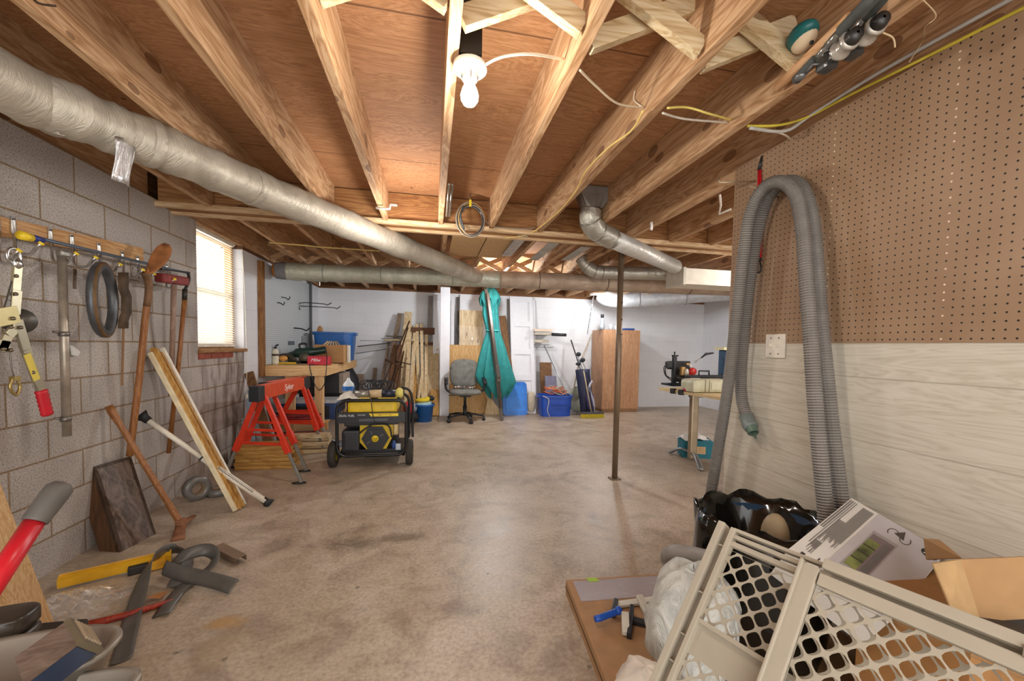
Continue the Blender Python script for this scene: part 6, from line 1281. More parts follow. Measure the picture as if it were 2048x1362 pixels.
# cream case with black handled tool
ca = thing('cream_case', 'cream plastic sewing machine style case with wire latches on the desk', 'case', V((at(1412, 780, Y=3.62).x + .06, 3.66, zt_)))
xa, xb_ = at(1380, 780, Y=3.6).x, at(1460, 780, Y=3.6).x; z0_, z1_ = zt_, at(1410, 760, Y=3.55).z
b = B(); b.box(((xa + xb_) / 2, 3.66, (z0_ + z1_) / 2), (xb_ - xa, .22, z1_ - z0_), bev=.035); mk('case_body', b, mat('c9c8ac', .4), ca)
b = B()
for x in (1412, 1420):
    xx = at(x, 780, Y=3.54).x; b.tube([(xx, 3.545, z1_ + .004), (xx - .004, 3.545, z0_ + .012)], .0028, 6)
mk('wire_latch', b, mat('8a8878', .3, .7), ca)
b = B(); b.box((at(1432, 780, Y=3.545).x, 3.546, (z0_ + z1_) / 2 + .005), (.10, .006, .07), bev=.002); mk('front_flap', b, mat('d4d4bc', .4), ca)
bt2 = thing('black_handled_tool', 'long black tool with a looped handle behind the cream case', 'power tool', V((at(1420, 755, Y=3.85).x, 3.85, zt_)))
zb3 = at(1410, 753, Y=3.85).z; xm = at(1405, 750, Y=3.85).x
b = B(); b.bar((at(1376, 752, Y=3.86).x, 3.86, zb3), (at(1450, 755, Y=3.86).x + .1, 3.86, zb3), .07, .03, bev=.006); b.box((xm + .1, 3.86, (zt_ + zb3) / 2), (.2, .05, zb3 - zt_), bev=.004); mk('bar_body', b, BLK, bt2)
b = B(); x0, x1 = at(1398, 745, Y=3.85).x, at(1418, 745, Y=3.85).x; zt3 = at(1408, 742, Y=3.85).z; b.tube([(x0, 3.85, zb3), (x0, 3.85, zt3), (x1, 3.85, zt3), (x1, 3.85, zb3)], .009, 8); mk('loop_handle', b, BLK, bt2)
p = at(1371, 775, Y=3.8); b = B(); b.ell(V((at(1372, 773, Y=3.7).x, 3.7, zt_ + .02)), (.03, .03, .02)); one('red_grip_ball', b, mat('b83a50', .5), 'small red and blue grip lying between black stand and cream case', 'grip')
for px_ in (1352, 1368):
    p = bl2.lerp(fl_, .30 if px_ == 1352 else .45) - nn_ * .004; b = B(); b.box((p.x, p.y, tz_ - .012), (.05, .05, .055), bev=.006); one('desk_clamp', b, BLK, ('left' if px_ == 1352 else 'right') + ' of two black clamps gripping the desk front edge', 'clamp')
bp = at(1449, 760, Y=4.15); bb_ = thing('blue_pillar_box', 'tall dark blue box with cream lid at the right end of the desk', 'box', V((bp.x, 4.15, zt_)))
zt4 = at(1449, 700, Y=4.15).z; b = B(); b.mm((bp.x - .035, 4.1, zt_), (bp.x + .15, 4.22, zt4)); mk('box_body', b, mat('22486a', .5), bb_)
b = B(); b.mm((bp.x - .08, 4.08, zt4), (bp.x + .2, 4.24, zt4 + .03)); mk('cream_lid', b, mat('e0d8a8', .5), bb_)
# teal box under the desk
ba, bc = at(1364, 915, Z=0), at(1420, 935, Z=0); bz = at(1364, 876, Y=ba.y).z
te = thing('teal_box', 'teal cardboard box with pale label on the floor under the desk', 'box', V(((ba.x + bc.x) / 2, (ba.y + bc.y) / 2 + .12, 0)))
ba, bc = V((ba.x, 3.98, 0)), V((at(1425, 930, Y=3.86).x, 3.86, 0)); dr = bc - ba; nn = V((dr.y, -dr.x, 0)).normalized()
b = B(); b.prism([ba, bc, bc - nn * .22, ba - nn * .22], (0, 0, .19)); mk('box_body', b, mat('1e6c7c', .7), te)
b = B(); m_ = ba.lerp(bc, .62); u_ = dr.normalized(); b.prism([m_ + nn * .001 - u_ * .045 + V((0, 0, .05)), m_ + nn * .001 + u_ * .045 + V((0, 0, .05)), m_ + nn * .001 + u_ * .045 + V((0, 0, .13)), m_ + nn * .001 - u_ * .045 + V((0, 0, .13))], nn * .002); lb = mk('label', b, mat('c9a87c', .7), te)
for k in range(3): b = B(); b.tube([m_ + nn * .004 + u_ * (-.03 + .006 * i) + V((0, 0, .112 - .022 * k + .005 * math.sin(i * 2.1 + k))) for i in range(11)], .0012, 5); mk('handwriting', b, mat('4a3420', .6), lb)
b = crumple(V(((ba.x + bc.x) / 2 + .02, 4.04, .19)), .14, .09, .07, 10, 3, .192); one('white_bag', b, mat('e0dedc', .5), 'white plastic bag lying on the teal box', 'bag')
# ---------------------------------------------------------------- vacuum hose on the pegboard
def px3(l): return [at(x, y, X=X) for x, y, X in l]
hs = thing('vacuum_hose', 'long ribbed grey vacuum hose looped twice over a hook on the pegboard', 'hose', at(1560, 1040, X=1.52))
outer_ = [(1412, 1130, 1.45), (1412, 1075, 1.50), (1420, 1000, 1.50), (1436, 900, 1.50), (1455, 780, 1.50), (1472, 640, 1.50), (1486, 520, 1.50), (1500, 430, 1.50), (1526, 378, 1.50), (1562, 364, 1.50), (1592, 390, 1.50),
          (1606, 460, 1.50), (1613, 560, 1.50), (1622, 680, 1.50), (1630, 800, 1.50), (1641, 920, 1.50), (1652, 1040, 1.50), (1655, 1110, 1.48)]
inner_ = [(1498, 846, 1.56), (1484, 800, 1.57), (1482, 740, 1.575), (1490, 650, 1.575), (1500, 560, 1.575), (1514, 470, 1.575), (1535, 400, 1.575), (1566, 366, 1.575), (1600, 372, 1.575), (1622, 430, 1.575), (1632, 520, 1.575), (1641, 640, 1.575),
          (1653, 760, 1.575), (1666, 880, 1.575), (1682, 1000, 1.575), (1694, 1080, 1.56)]
HM = mat('8b8680', .5, .05, .12); HM2 = mat('66625d', .55, .05, .12)  # darker second copy puts groove shade between the ribs into the colour
def hose(pl_, r, step=.0055):
    P = cr(px3(pl_), 30); out = [P[0]]; acc = 0
    for a, c in zip(P, P[1:]):
        seg = (c - a).length; k = 0
        while acc + seg - k >= step and seg > 0:
            k += step - acc; out.append(a.lerp(c, min(1, k / seg))); acc = 0
        acc += max(0, seg - k)
    b = B(); b.tube(out, [r * (1 + (.05 if i % 2 else -.05)) for i in range(len(out))], 14); return b, out
b, o1 = hose(outer_, .0275); b.sm = [False] * len(b.f); b.mi = [((i // 14) // 1) % 2 for i in range(len(b.f))]; mk('front_loop', b, [HM, HM2], hs)
b, o2_ = hose(inner_, .0275); b.sm = [False] * len(b.f); b.mi = [(i // 14) % 2 for i in range(len(b.f))]; mk('rear_loop', b, [HM, HM2], hs)
e, e2 = at(1499, 850, X=1.56), at(1513, 878, X=1.55)
b = B(); b.tube([at(1492, 830, X=1.56), e, at(1503, 855, X=1.557)], [.034, .035, .034], 18); mk('cuff', b, mat('7c8684', .4), hs)
b = B(); d_ = (e2 - e).normalized(); b.lathe([(.026, -.01), (.027, .045), (.024, .05), (.020, .045), (.020, 0)], e, d_, 18); b.add([e + d_ * .04 + V((0, -.02, 0)), e + d_ * .04 + V((0, .022, 0)), e + d_ * .085 + V((0, .012, 0)), e + d_ * .085 + V((0, -.004, 0))], [(0, 1, 2, 3)]); mk('nozzle', b, mat('5e7466', .4), hs)
b = B(); b.tube(cr([at(1400, 1180, Z=.30), at(1360, 1150, Z=.34), at(1338, 1118, Z=.36), at(1350, 1108, Z=.42), at(1385, 1112, Z=.44), at(1420, 1120, Z=.46)], 10), .033, 12); one('hose_tail', b, HM, 'short bend of ribbed grey hose lying behind the white bag', 'hose')
p = at(1497, 370, X=XP - .004); b = B(); b.tube([p + V((0, -.05, 0)), p + V((-.16, .02, .005)), p + V((-.165, .02, .03))], .004, 8); b.tube([at(1558, 395, X=XP - .01), at(1500, 372, X=1.47)], .0035, 8); one('peg_hook', b, mat('b8aa90', .3, .8), 'long metal peg hook carrying the vacuum hose', 'hook')
RED = mat('c81e28', .45); bg = thing('bungee_cord', 'red bungee cord with black hooks hanging behind the hose', 'bungee cord', at(1518, 545, X=XP - .01))
b = B(); b.tube([at(1518, 340, X=XP - .012), at(1517, 375, X=XP - .012), at(1520, 460, X=XP - .012), at(1517, 515, X=XP - .012)], .006, 8); b.tube([at(1521, 340, X=XP - .012), at(1522, 460, X=XP - .012), at(1521, 515, X=XP - .012)], .005, 8); mk('cord', b, RED, bg)
b = B(); b.tube([at(1524, 312, X=XP - .008), at(1518, 340, X=XP - .012)], [.004, .010], 8); mk('top_hook', b, BLK, bg)
b = B(); b.tube([at(1518, 512, X=XP - .012), at(1518, 522, X=XP - .012)], .011, 10); b.tube(cr([at(1514, 522, X=XP - .012), at(1512, 540, X=XP - .014), at(1518, 546, X=XP - .02), at(1522, 536, X=XP - .02), at(1520, 524, X=XP - .012)], 5), .0035, 6); mk('bottom_hook', b, BLK, bg)
# ---------------------------------------------------------------- fishing rods and net stuff under the joist
fz = 2.115
def rod(name, a, c, lab, flip, reel):
    o = thing(name, lab, 'fishing rod', a.lerp(c, .3)); L = (c - a); K = .80; u = L.normalized() * K; s_ = u.cross(V((0, 0, 1))).normalized() * flip * K; dn = V((.45, -.1, -.85)) * K; K2 = 1
    FOAM = mat('4c4e4c', .75, var=.3); MET = mat('9c9c98', .25, .8)
    b = B(); b.tube([a, a + u * .01, a + u * .13, a + u * .135], [.010, .0155, .0135, .010], 12); mk('rear_grip', b, FOAM, o)
    b = B(); b.tube([a + u * .13, a + u * .20], .009, 10); b.tube([a + u * .20, a + u * .205, a + u * .27], [.009, .012, .012], 12); mk('reel_seat', b, MET, o)
    b = B(); b.tube([a + u * .27, a + u * .28, a + u * .40, a + u * .42], [.012, .016, .014, .006], 12); mk('fore_grip', b, FOAM, o)
    b = B(); b.tube([a + u * .41, a + u * 1.5], [.005, .003], 8); mk('blank', b, mat('2a2622', .3, .3), o)
    rc_ = a + u * .17 + dn * .05; b = B(); b.bar(a + u * .14 + dn * .014, a + u * .27 + dn * .014, .014, .006); b.bar(a + u * .17 + dn * .012, rc_, .016, .012); rl = mk('reel', b, MET, o)
    b = B(); b.box(rc_, (.045, .045, .045), bev=.012); b.cyl(rc_ + u * .02, rc_ + u * .05, .014, n=12); mk('gear_case', b, mat('5c5e5e', .3, .7), rl)
    b = B(); b.lathe([(.008, .05), (.028, .052), (.028, .06), (.019, .064), (.019, .09), (.028, .094), (.026, .102), (.006, .108)], rc_, u, 20); mk('spool', b, mat('c8c4ba', .25, .6), rl)
    b = B(); b.lathe([(.006, .104), (.022, .105), (.018, .125), (.004, .128)], rc_, u, 16); mk('drag_knob', b, mat('2a2826', .4), rl)
    b = B(); b.tube([rc_ + s_ * .02, rc_ + s_ * .05, rc_ + s_ * .055 - u * .05 + dn * .01], .004, 8); b.ell(rc_ + s_ * .07 - u * .055 + dn * .012, (.016, .016, .010)); mk('crank', b, mat('7c7e80', .3, .6), rl)
    b = B(); b.tube([rc_ + u * .07 + (s_ * math.cos(t_) + u.cross(s_) * math.sin(t_)) * .036 for t_ in [k * math.pi / 10 for k in range(14)]], .0018, 6); mk('bail', b, MET, rl)
    return o
rod('fishing_rod', at(1590, 162, Z=fz), at(1744, -6, Z=fz), 'black grip fishing rod with spinning reel, nearest the pegboard joist bottom', 1, 1)
rod('fishing_rod', at(1640, 138, Z=fz + .03) + V((.0, -.0, 0)), at(1768, -6, Z=fz + .03), 'second fishing rod with silver reel crossing just behind the first', 1, 1)
b = B(); b.tube([at(1556, 174, Z=2.165), at(1700, 35, Z=2.165)], .017, 12); one('wooden_pole', b, wood('pole_pine', ['c08c58', 'd8a878', 'e6bc90'], 1, 1, .6), 'round wooden pole lying across the bridging beside the rods', 'pole')
p = at(1608, 80, Z=2.22); fb = thing('fishing_float', 'cream and teal fishing float hanging in the joist bay', 'float', p - V((0, 0, .05)))
u = (at(1622, 62, Z=2.22) - at(1597, 97, Z=2.22)).normalized(); Mx = Matrix((u, u.cross(V((0, 0, 1))).normalized(), V((0, 0, 1)))).transposed()
b = B(); b.ell(p, (.050, .034, .03), Mx, 20, 14); mk('cream_half', b, mat('d8c4a4', .35), fb)
b = B(); b.ell(p + V((-.008, -.004, .014)) - u * .006, (.060, .042, .03), Mx, 20, 14); mk('teal_half', b, mat('1c6a6a', .35), fb)
b = B(); b.tube([p + u * .03 + V((.01, 0, -.028)), p + u * .035 + V((.012, 0, -.03))], .006, 8); mk('eyelet', b, BLK, fb)
b = B(); b.tube(cr([at(1748, 30, Z=2.14), at(1758, 60, Z=2.13), at(1785, 75, Z=2.12), at(1790, 95, Z=2.10)], 6), .0025, 6); one('string', b, mat('d0b890', .6), 'frayed tan string end hanging right of the fishing reels', 'string')
b = B(); b.tube(cr([at(1835, -10, Z=2.14), at(1872, 30, Z=2.12), at(1850, 55, Z=2.1), at(1846, 80, X=1.6), at(1818, 125, X=1.6)], 6), .0014, 5); one('string', b, mat('c0a884', .6), 'long thin curly line hanging in front of the pegboard top', 'string')
# ---------------------------------------------------------------- lower right pile
def para(q, D0):
    """four pixels of a parallelogram -> its 3D corners, first corner at depth D0 (forward distance)"""
    r = [RT @ V(((x - PX) / F, (y - PY) / F, 1)) for x, y in q]
    M = Matrix(((-r[1].x, r[2].x, -r[3].x), (-r[1].y, r[2].y, -r[3].y), (-r[1].z, r[2].z, -r[3].z))); s = M.inverted() @ (-r[0] * D0)
    return [CAM + r[0] * D0] + [CAM + r[i + 1] * s[i] for i in range(3)]
# flat carton on the floor
fx_ = [at(1132, 1160, Z=.07), at(1335, 1147, Z=.07), at(1218, 1375, Z=.07)]
e1_, e2v = fx_[1] - fx_[0], fx_[2] - fx_[0]; e1_ = e1_ * 2.2; e2v = e2v.normalized() * .80
fc = thing('flat_carton', 'flat brown shipping carton with clear tape lying on the floor', 'box', fx_[0] + (e1_ + e2v) / 2 - V((0, 0, .07)))
cq = [fx_[0], fx_[0] + e1_, fx_[0] + e1_ + e2v, fx_[0] + e2v]
b = B(); b.prism([p - V((0, 0, .069)) for p in cq], (0, 0, .069)); mk('carton_body', b, mat('a8815a', .75, var=.12), fc)
t = NT('clear_tape'); t.bump(t.noise(t.coord((40, 300, 1)), 1, 3), .8, .004); t.out('c9bfc4', .12, .25, Alpha=.75)
b = B(); un, vn = e1_.normalized(), e2v.normalized(); b.prism([fx_[0] + un * .03 + vn * .015 + V((0, 0, .0005)), fx_[0] + un * .50 + vn * .015 + V((0, 0, .0005)), fx_[0] + un * .50 + vn * .17 + V((0, 0, .0005)), fx_[0] + un * .03 + vn * .17 + V((0, 0, .0005))], (0, 0, .001)); mk('clear_tape', b, t.m, fc)
b = B(); b.prism([fx_[0] + un * .10 + vn * (-.001) + V((0, 0, .001)), fx_[0] + un * .15 + vn * (-.001) + V((0, 0, .001)), fx_[0] + un * .16 + vn * .03 + V((0, 0, .001)), fx_[0] + un * .11 + vn * .03 + V((0, 0, .001))], (0, 0, .0015)); mk('green_sticker', b, mat('9cc41c', .5), fc)
for s_ in (0,): b = B(); b.bar(cq[0] - V((0, 0, .03)) - un * .002, cq[3] - V((0, 0, .03)) - un * .002, .002, .004); mk('edge_seam', b, mat('5c4024', .8), fc)
# clamp with blue handle
cz_ = .105; cpn = thing('bar_clamp', 'white and black bar clamp with blue handle lying on the flat carton', 'clamp', at(1265, 1240, Z=.071))
b = B(); b.tube([at(1190, 1238, Z=.10), at(1200, 1236, Z=.10), at(1236, 1222, Z=.11), at(1243, 1220, Z=.11)], [.0125, .0135, .0125, .008], 14); b.ell(at(1237, 1221, Z=.112), (.017, .017, .017)); mk('blue_handle', b, mat('1c54b8', .35), cpn)
WPL = mat('d8d4c8', .4)
b = B(); b.bar(at(1232, 1210, Z=.08), at(1330, 1196, Z=.08), .035, .012, bev=.003); b.bar(at(1252, 1268, Z=.085), at(1250, 1226, Z=.11), .03, .02, bev=.004); b.bar(at(1278, 1192, Z=.12), at(1300, 1236, Z=.09), .032, .022, bev=.008); mk('jaw', b, WPL, cpn)
b = B(); b.bar(at(1258, 1274, Z=.08), at(1264, 1215, Z=.10), .018, .035, bev=.004); b.bar(at(1232, 1202, Z=.085), at(1226, 1230, Z=.085), .02, .03, bev=.004); b.bar(at(1262, 1240, Z=.082), at(1315, 1252, Z=.082), .03, .018, bev=.003); mk('black_part', b, BLK, cpn)
# white bags
def bag(c, rx, ry, rz, seed, top=.0):
    rnd = random.Random(seed); n, m = 40, 22; vs = []; fs = []; ph = [rnd.random() * 6 for _ in range(8)]
    for i in range(m + 1):
        th = math.pi * i / m
        for j in range(n):
            a = 2 * math.pi * j / n
            k = 1 + .07 * math.sin(3 * a + ph[0] + 2 * th) + .05 * math.sin(5 * a + ph[1] - 3 * th) + .04 * math.sin(9 * a + ph[2] + 5 * th) + .03 * math.sin(13 * a + 7 * th + ph[3]) + .02 * (rnd.random() - .5)
            s_ = math.sin(th) ** .75; vs.append(V((c.x + rx * s_ * math.cos(a) * k, c.y + ry * s_ * math.sin(a) * k, c.z + rz * math.cos(th) * (1 + .05 * math.sin(4 * a + ph[4])))))
    for i in range(m):
        for j in range(n): fs.append((i * n + j, i * n + (j + 1) % n, (i + 1) * n + (j + 1) % n, (i + 1) * n + j))
    b = B(); b.add(vs, fs, True); return b
t = NT('thin_white_bag'); nv = t.noise(t.coord((6, 6, 2.5)), 2, 5, .6, 2.5); t.bump(nv, .8, .03); t.out(t.ramp(nv, [(.3, 'b4b6b4'), (.5, 'cfd2cc'), (.7, 'e4e4e0')]), .28); BAGM = t.m
bc_ = at(1372, 1250, D=1.40); b = bag(V((bc_.x + .02, bc_.y, .26)), .15, .13, .20, 4); one('plastic_bag', b, BAGM, 'large stuffed white plastic bag standing behind the gate left edge', 'bag')
bc2 = at(1300, 1310, D=1.20); b = bag(V((bc2.x, bc2.y + .02, .155)), .085, .10, .085, 9); one('plastic_bag', b, mat('d8d0c4', .5, var=.2), 'smaller off white bag slumped on the flat carton at the bottom edge', 'bag')
# bin with black liner
bn = at(1545, 1075, Z=.52); bn = V((bn.x + .06, bn.y + .12, 0)); bt3 = thing('rubbish_bin', 'round bin with glossy black liner bag behind the gate', 'bin', bn)
b = B(); b.lathe([(.001, 0), (.17, 0), (.215, .50), (.225, .505), (.225, .52), (.205, .52), (.16, .012), (.001, .012)], bn, n=32); mk('bin_body', b, mat('1f3a55', .4), bt3)
rows = []; rnd = random.Random(6)
for i, (r_, z_) in enumerate(((.10, .30), (.17, .42), (.205, .52), (.225, .555), (.238, .545), (.245, .49), (.24, .40), (.235, .28), (.225, .14), (.21, .03))):
    rows.append([V((bn.x + r_ * math.cos(a) * (1 + .05 * math.sin(7 * a + i) + .03 * rnd.random()), bn.y + r_ * math.sin(a) * (1 + .05 * math.sin(5 * a + i)), z_ + .014 * math.sin(9 * a + i * 1.3) + .012 * rnd.random())) for a in [2 * math.pi * j / 48 for j in range(49)]]); rows[-1][-1] = rows[-1][0]
b = B(); b.sheet(rows); b.sm = [True] * len(b.f); mk('black_liner', b, mat('15130f', .12, .1), bt3)
b = B(); b.ell(V((bn.x + .05, bn.y - .02, .47)), (.05, .05, .09)); one('tan_bottle', b, mat('a89474', .5), 'tan object poking out of the black bin liner', 'waste item')
b = B(); q_ = V((bn.x - .25, bn.y - .06, .44)); b.tube(cr([q_ + V((.04, .0, .04)), q_, q_ + V((-.02, 0, -.04)), q_ + V((.01, 0, -.09))], 5), [.02] * 5 + [.028] * 6 + [.018] * 5, 8, flat=(1, .5)); one('black_bag_knot', b, mat('1c1814', .15), 'twisted corner of black bag sticking out left of the gate top', 'bag')
# light fixture carton with printed face
pq = [at(1703, 996, D=1.50), at(1892, 1106, D=1.33), None, at(1576, 1099, D=1.30)]; pq[2] = pq[1] + pq[3] - pq[0]
U_, V_ = pq[1] - pq[0], pq[3] - pq[0]; N_ = U_.cross(V_).normalized(); N_ = N_ if N_.dot(CAM - pq[0]) > 0 else -N_
V_ = V_ * 1.0
lb_ = thing('printed_carton', 'white light fixture carton with printed photo leaning over the gate', 'box', pq[0] - N_ * .05)
def onface(u, v, o=.0): return pq[0] + U_ * u + V_ * v + N_ * o
GB = mat('d4cfc8', .45, var=.03)
b = B(); 
face = [onface(0, 0), onface(1, 0), onface(1, 1), onface(0, 1)]; dp = -N_ * .14
b.add(face + [p + dp for p in face], [(0, 1, 2, 3), (4, 7, 6, 5), (0, 4, 5, 1), (0, 3, 7, 4), (3, 2, 6, 7)]); mk('carton_shell', b, GB, lb_)
b = B(); b.prism([onface(.985, .02) - N_ * .01, onface(.985, .98) - N_ * .01, onface(.985, .98) - N_ * .13, onface(.985, .02) - N_ * .13], -U_ * .02); mk('opening_shade_panel', b, mat('2e261e', .9), lb_)  # dark panel across the open end stands for the shade inside
def decal(nm, uv, m, o=.0008, par=lb_):
    b = B(); b.prism([onface(u, v, o) for u, v in uv], N_ * .0004); return mk(nm, b, m, par)
decal('photo_print', [(.315, .0), (.99, .0), (.99, 1), (.315, 1)], mat('b8b2b4', .45, var=.05))
decal('window_frame_print', [(.33, .40), (.72, .22), (.74, .70), (.36, .88)] if False else [(.40, .24), (.66, .24), (.66, .80), (.40, .80)], mat('a09a98', .5), .0014)
decal('window_reveal_print', [(.42, .28), (.645, .28), (.645, .77), (.42, .77)], mat('7c6a6e', .5), .0020)
decal('window_glass_print', [(.42, .36), (.54, .36), (.54, .77), (.42, .77)], mat('6e7440', .5, var=.7), .0026)
for k in range(3): decal('shutter_print', [(.42, .45 + .1 * k), (.54, .45 + .1 * k), (.54, .465 + .1 * k), (.42, .465 + .1 * k)], mat('3a3a24', .5), .0032)
decal('mirror_print', [(.56, .32), (.63, .32), (.63, .74), (.56, .74)], mat('66605e', .5), .0026)
for (u, v) in ((.60, .11), (.42, .93)):
    decal('lamp_print', [(u - .05, v + .02), (u + .02, v - .07), (u + .06, v + .045)], mat('4a403a', .5), .0022)
    b = B(); b.tube([onface(u - .06 + .05 * math.cos(a), v + .02 - .05 * math.sin(a), .002) for a in [k * math.pi / 10 for k in range(14)]], .0012, 6); b.tube([onface(u + .07 + .05 * math.cos(a), v + .03 - .05 * math.sin(a), .002) for a in [math.pi + k * math.pi / 10 for k in range(14)]], .0012, 6); mk('lamp_arm_print', b, mat('4a403a', .5), lb_)
b = B(); b.k = 0; bcn = onface(.90, .13, .001); b.lathe([(.001, 0), (.021, 0), (.021, .0005), (.001, .0005)], bcn, N_, 24); lg = mk('round_badge', b, mat('2c2a2a', .5), lb_)
for k in range(3): 
    b = B(); b.bar(bcn + U_.normalized() * (-.013 + .003 * (k % 2)) + V_.normalized() * (.008 * (k - 1)) + N_ * .001, bcn + U_.normalized() * (.013 - .003 * (k % 2)) + V_.normalized() * (.008 * (k - 1)) + N_ * .001, .004, .0006, up=N_); mk('badge_line', b, mat('dcd8d0', .5), lg)
b = B(); rnd = random.Random(5); TXM = mat('6a6662', .6)
for k in range(4):
    b.bar(onface(.02 + .018 * k * 1.3, .03, .001), onface(.02 + .018 * k * 1.3, .55 + .3 * rnd.random() * (k > 1), .001), .0035 if k < 2 else .002, .0005, up=N_)
for k in range(20):
    u = .10 + .0095 * k; v0 = .04 if k > 6 else .35; b.bar(onface(u, v0, .001), onface(u, .60 + .12 * rnd.random(), .001), .0013, .0005, up=N_)
for k in range(10): b.bar(onface(.09 + .008 * k, .72, .001), onface(.09 + .008 * k, .80 + .1 * rnd.random(), .001), .0012, .0005, up=N_)
o_ = mk('fine_print_lines', b, TXM, lb_); o_['kind'] = 'stuff'
decal('barcode_print', [(.10, .93), (.14, .93), (.14, .97), (.10, .97)], mat('2c2a28', .5)); decal('barcode_print', [(.25, .88), (.262, .88), (.262, .97), (.25, .97)], mat('2c2a28', .5))
# torn content
b = bag(onface(1.03, .62) - N_ * .06, .035, .05, .05, 3); one('packing_material', b, mat('5a5038', .3, .1, .5), 'crumpled dark packing plastic spilling from the printed carton', 'packing')
# open cardboard carton at the right
q4 = [at(1922, 1119, D=1.05), at(2090, 1112, D=1.0), at(2090, 1236, D=1.0), at(1962, 1243, D=1.03)]
oc2 = thing('open_carton', 'open brown cardboard carton at the right picture edge', 'box', (q4[2] + q4[3]) / 2)
nb = (q4[1] - q4[0]).cross(q4[3] - q4[0]).normalized(); nb = nb if nb.dot(CAM - q4[0]) > 0 else -nb
CBM = mat('ae875c', .8, var=.08)
b = B(); b.prism(q4, -nb * .004); mk('side_panel', b, CBM, oc2)
q5 = [q4[0], q4[3], at(1905, 1222, D=.98), at(1866, 1128, D=1.02)]; b = B(); b.prism(q5, (0, .004, 0)); mk('folded_flap', b, mat('b8966a', .8, var=.15), oc2)
q6 = [at(1855, 1120, D=1.25), at(1850, 1078, D=1.25), at(1880, 1080, D=1.25), at(1925, 1117, D=1.10)]; b = B(); b.prism(q6, (0, .004, 0)); mk('rear_flap', b, CBM, oc2)
b = B(); bq_ = (q4[2] + q4[3]) / 2; b.box((bq_.x + .02, bq_.y + .12, bq_.z * .5 - .02), (.34, .26, bq_.z - .02)); mk('carton_base', b, mat('9c6f40', .8), oc2)
b = B(); b.box((bq_.x + .05, bq_.y - .02, bq_.z - .03), (.30, .12, .05), bev=.005); one('dark_folder', b, mat('3c3a3a', .5), 'dark grey flat case lying under the open brown carton', 'case')
# ---------------------------------------------------------------- beige lattice pet gate
A_ = at(1447, 1050, Z=.76); B1 = at(2048, 1286, Z=.76); Ud = (B1 - A_).normalized()
best = min(range(200, 740, 4), key=lambda z: abs((at(1312, 1362, Z=z / 1000) - A_).normalized().dot(Ud)))
C1 = at(1312, 1362, Z=best / 1000); Vd = C1 - A_; LV = Vd.length; Vd = (Vd - Ud * Vd.dot(Ud)).normalized(); Nd = Ud.cross(Vd).normalized(); Nd = Nd if Nd.dot(CAM - A_) > 0 else -Nd
PLB = mat('aaa190', .42, var=.04)
g_ = thing('pet_gate', 'beige plastic lattice pet gate leaning at the lower right', 'gate', A_ + Vd * .6)
def gp(u, v, o=0): return A_ + Ud * u + Vd * v + Nd * o
def gbar(b, u0, v0, u1, v1, w, th, o=0): b.bar(gp(u0, v0, o), gp(u1, v1, o), w, th, up=Nd, bev=.002); return b
def lattice(par, u0, u1, v0, v1, p, th, o, nm='lattice'):
    """plate pierced by rounded square holes on a 45 degree grid, one sheet between the rails"""
    b = B(); i0 = int(v0 / p) - 1; K = 16
    n_i = int((v1 - v0) / p) + 3; n_j = int((u1 - u0) / p) + 3
    for i in range(n_i):
        for j in range(n_j):
            if (i + j) % 2: continue
            cu_, cv_ = u0 + j * p, v0 + i * p
            ring_o = []; ring_i = []
            for k in range(K):
                a = 2 * math.pi * k / K; ca, sa = math.cos(a), math.sin(a)
                so = 1 / (abs(ca) + abs(sa)); ro = p * so
                aa = a + math.pi / 4; si = 1 / (abs(math.cos(aa)) ** 3.6 + abs(math.sin(aa)) ** 3.6) ** (1 / 3.6); ri = p * .635 * si
                ring_o.append((cu_ + ro * ca, cv_ + ro * sa)); ring_i.append((cu_ + ri * ca, cv_ + ri * sa))
            cl = lambda q: (min(max(q[0], u0), u1), min(max(q[1], v0), v1))
            ring_o = [cl(q) for q in ring_o]; ring_i = [cl(q) for q in ring_i]
            vs = [gp(u, v, o) for u, v in ring_o] + [gp(u, v, o) for u, v in ring_i] + [gp(u, v, o - th) for u, v in ring_i] + [gp(u, v, o - th) for u, v in ring_o]
            fs = []
            for k in range(K):
                k2 = (k + 1) % K
                for r_ in range(3): fs.append((r_ * K + k, r_ * K + k2, (r_ + 1) * K + k2, (r_ + 1) * K + k))
            b.add(vs, fs)
    return mk(nm, b, PLB, par)
H1 = min(1.1, (.76 - .075) / -Vd.z); W1 = .62; pp_ = .0215
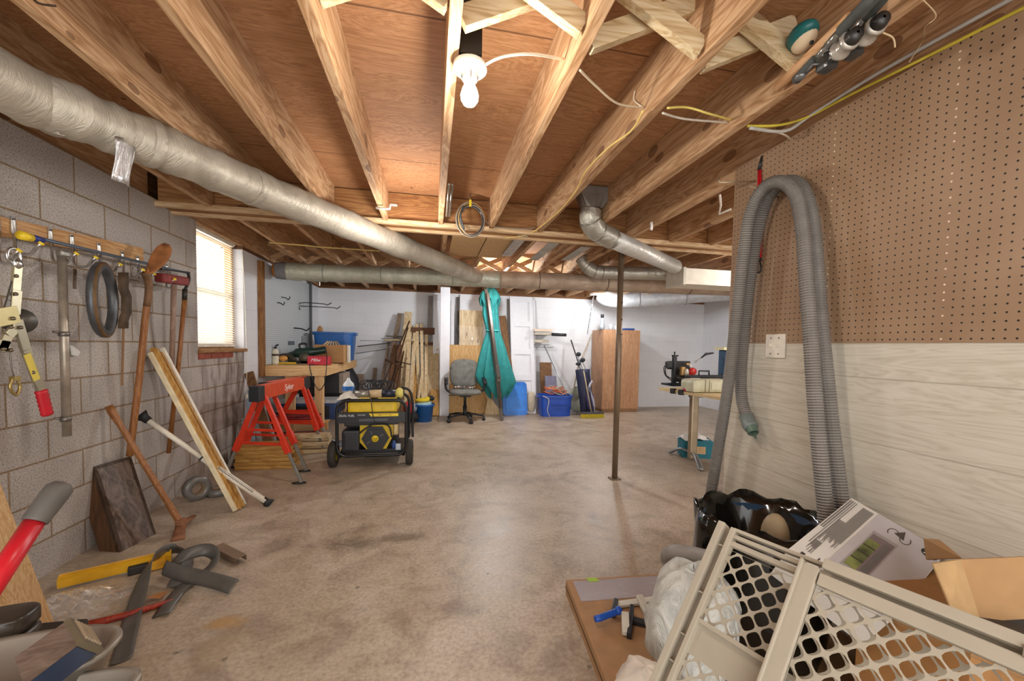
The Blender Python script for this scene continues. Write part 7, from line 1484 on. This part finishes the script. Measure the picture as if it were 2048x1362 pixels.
# rear panel
b = B(); gbar(b, 0, -.004, 0, H1, .016, .030); mk('left_stile_outer', b, PLB, g_)
b = B(); gbar(b, .030, .0, .030, H1, .012, .026); mk('left_stile_inner', b, PLB, g_)
b = B(); b.prism([gp(.0, 0, -.008), gp(.03, 0, -.008), gp(.03, H1, -.008), gp(.0, H1, -.008)], -Nd * .003); mk('stile_web', b, PLB, g_)
for v in (.05, .17, .27, .33, .45, .55, H1 - .03): b = B(); gbar(b, .008, v, .026, v, .004, .014, .0); mk('web_rib', b, PLB, g_)
for v, w in ((.002, .008), (.018, .010), (.036, .012)): b = B(); gbar(b, .03, v, W1, v, w, .020, -.002); mk('top_rail', b, PLB, g_)
lv0 = .050; lattice(g_, .036, W1, lv0, lv0 + 8 * pp_, pp_, .004, -.002)
vb = lv0 + 8 * pp_; b = B(); b.prism([gp(.03, vb, -.002), gp(W1, vb, -.002), gp(W1, vb + .075, -.002), gp(.03, vb + .075, -.002)], -Nd * .004); mk('solid_band', b, PLB, g_)
b = B(); gbar(b, .03, vb + .004, W1, vb + .004, .010, .022, 0); mk('middle_rail', b, PLB, g_)
lattice(g_, .036, W1, vb + .075, vb + .075 + 12 * pp_, pp_, .004, -.002)
# front sliding panel
u2 = .205
pos2 = gp(u2, .0, .03)
o2g = .030
b = B(); gbar(b, u2 + .0, .02, u2 + .0, H1, .034, .018, o2g); gbar(b, u2 - .014, .015, u2 - .014, H1, .006, .03, o2g); mk('front_stile', b, PLB, g_)
b = B(); gbar(b, u2 + .02, .008, u2 + .9, .008, .020, .022, o2g); mk('front_top_rail', b, PLB, g_)
b = B(); gbar(b, u2 + .02, .040, u2 + .9, .040, .024, .014, o2g + .002); mk('front_second_rail', b, PLB, g_)
lattice(g_, u2 + .018, u2 + .018 + 34 * pp_, .053, .053 + 16 * pp_, pp_, .004, o2g, 'front_lattice')
b = B(); p = gp(.50, .022, o2g + .012); b.bar(p - Ud * .022, p + Ud * .022, .018, .006, up=Nd, bev=.001); sl2 = mk('latch_plate', b, mat('8c8476', .4, .4), g_)
b = B(); b.cyl(p, p + Nd * .006, .004, n=10); mk('latch_screw', b, mat('6a6458', .3, .7), sl2)
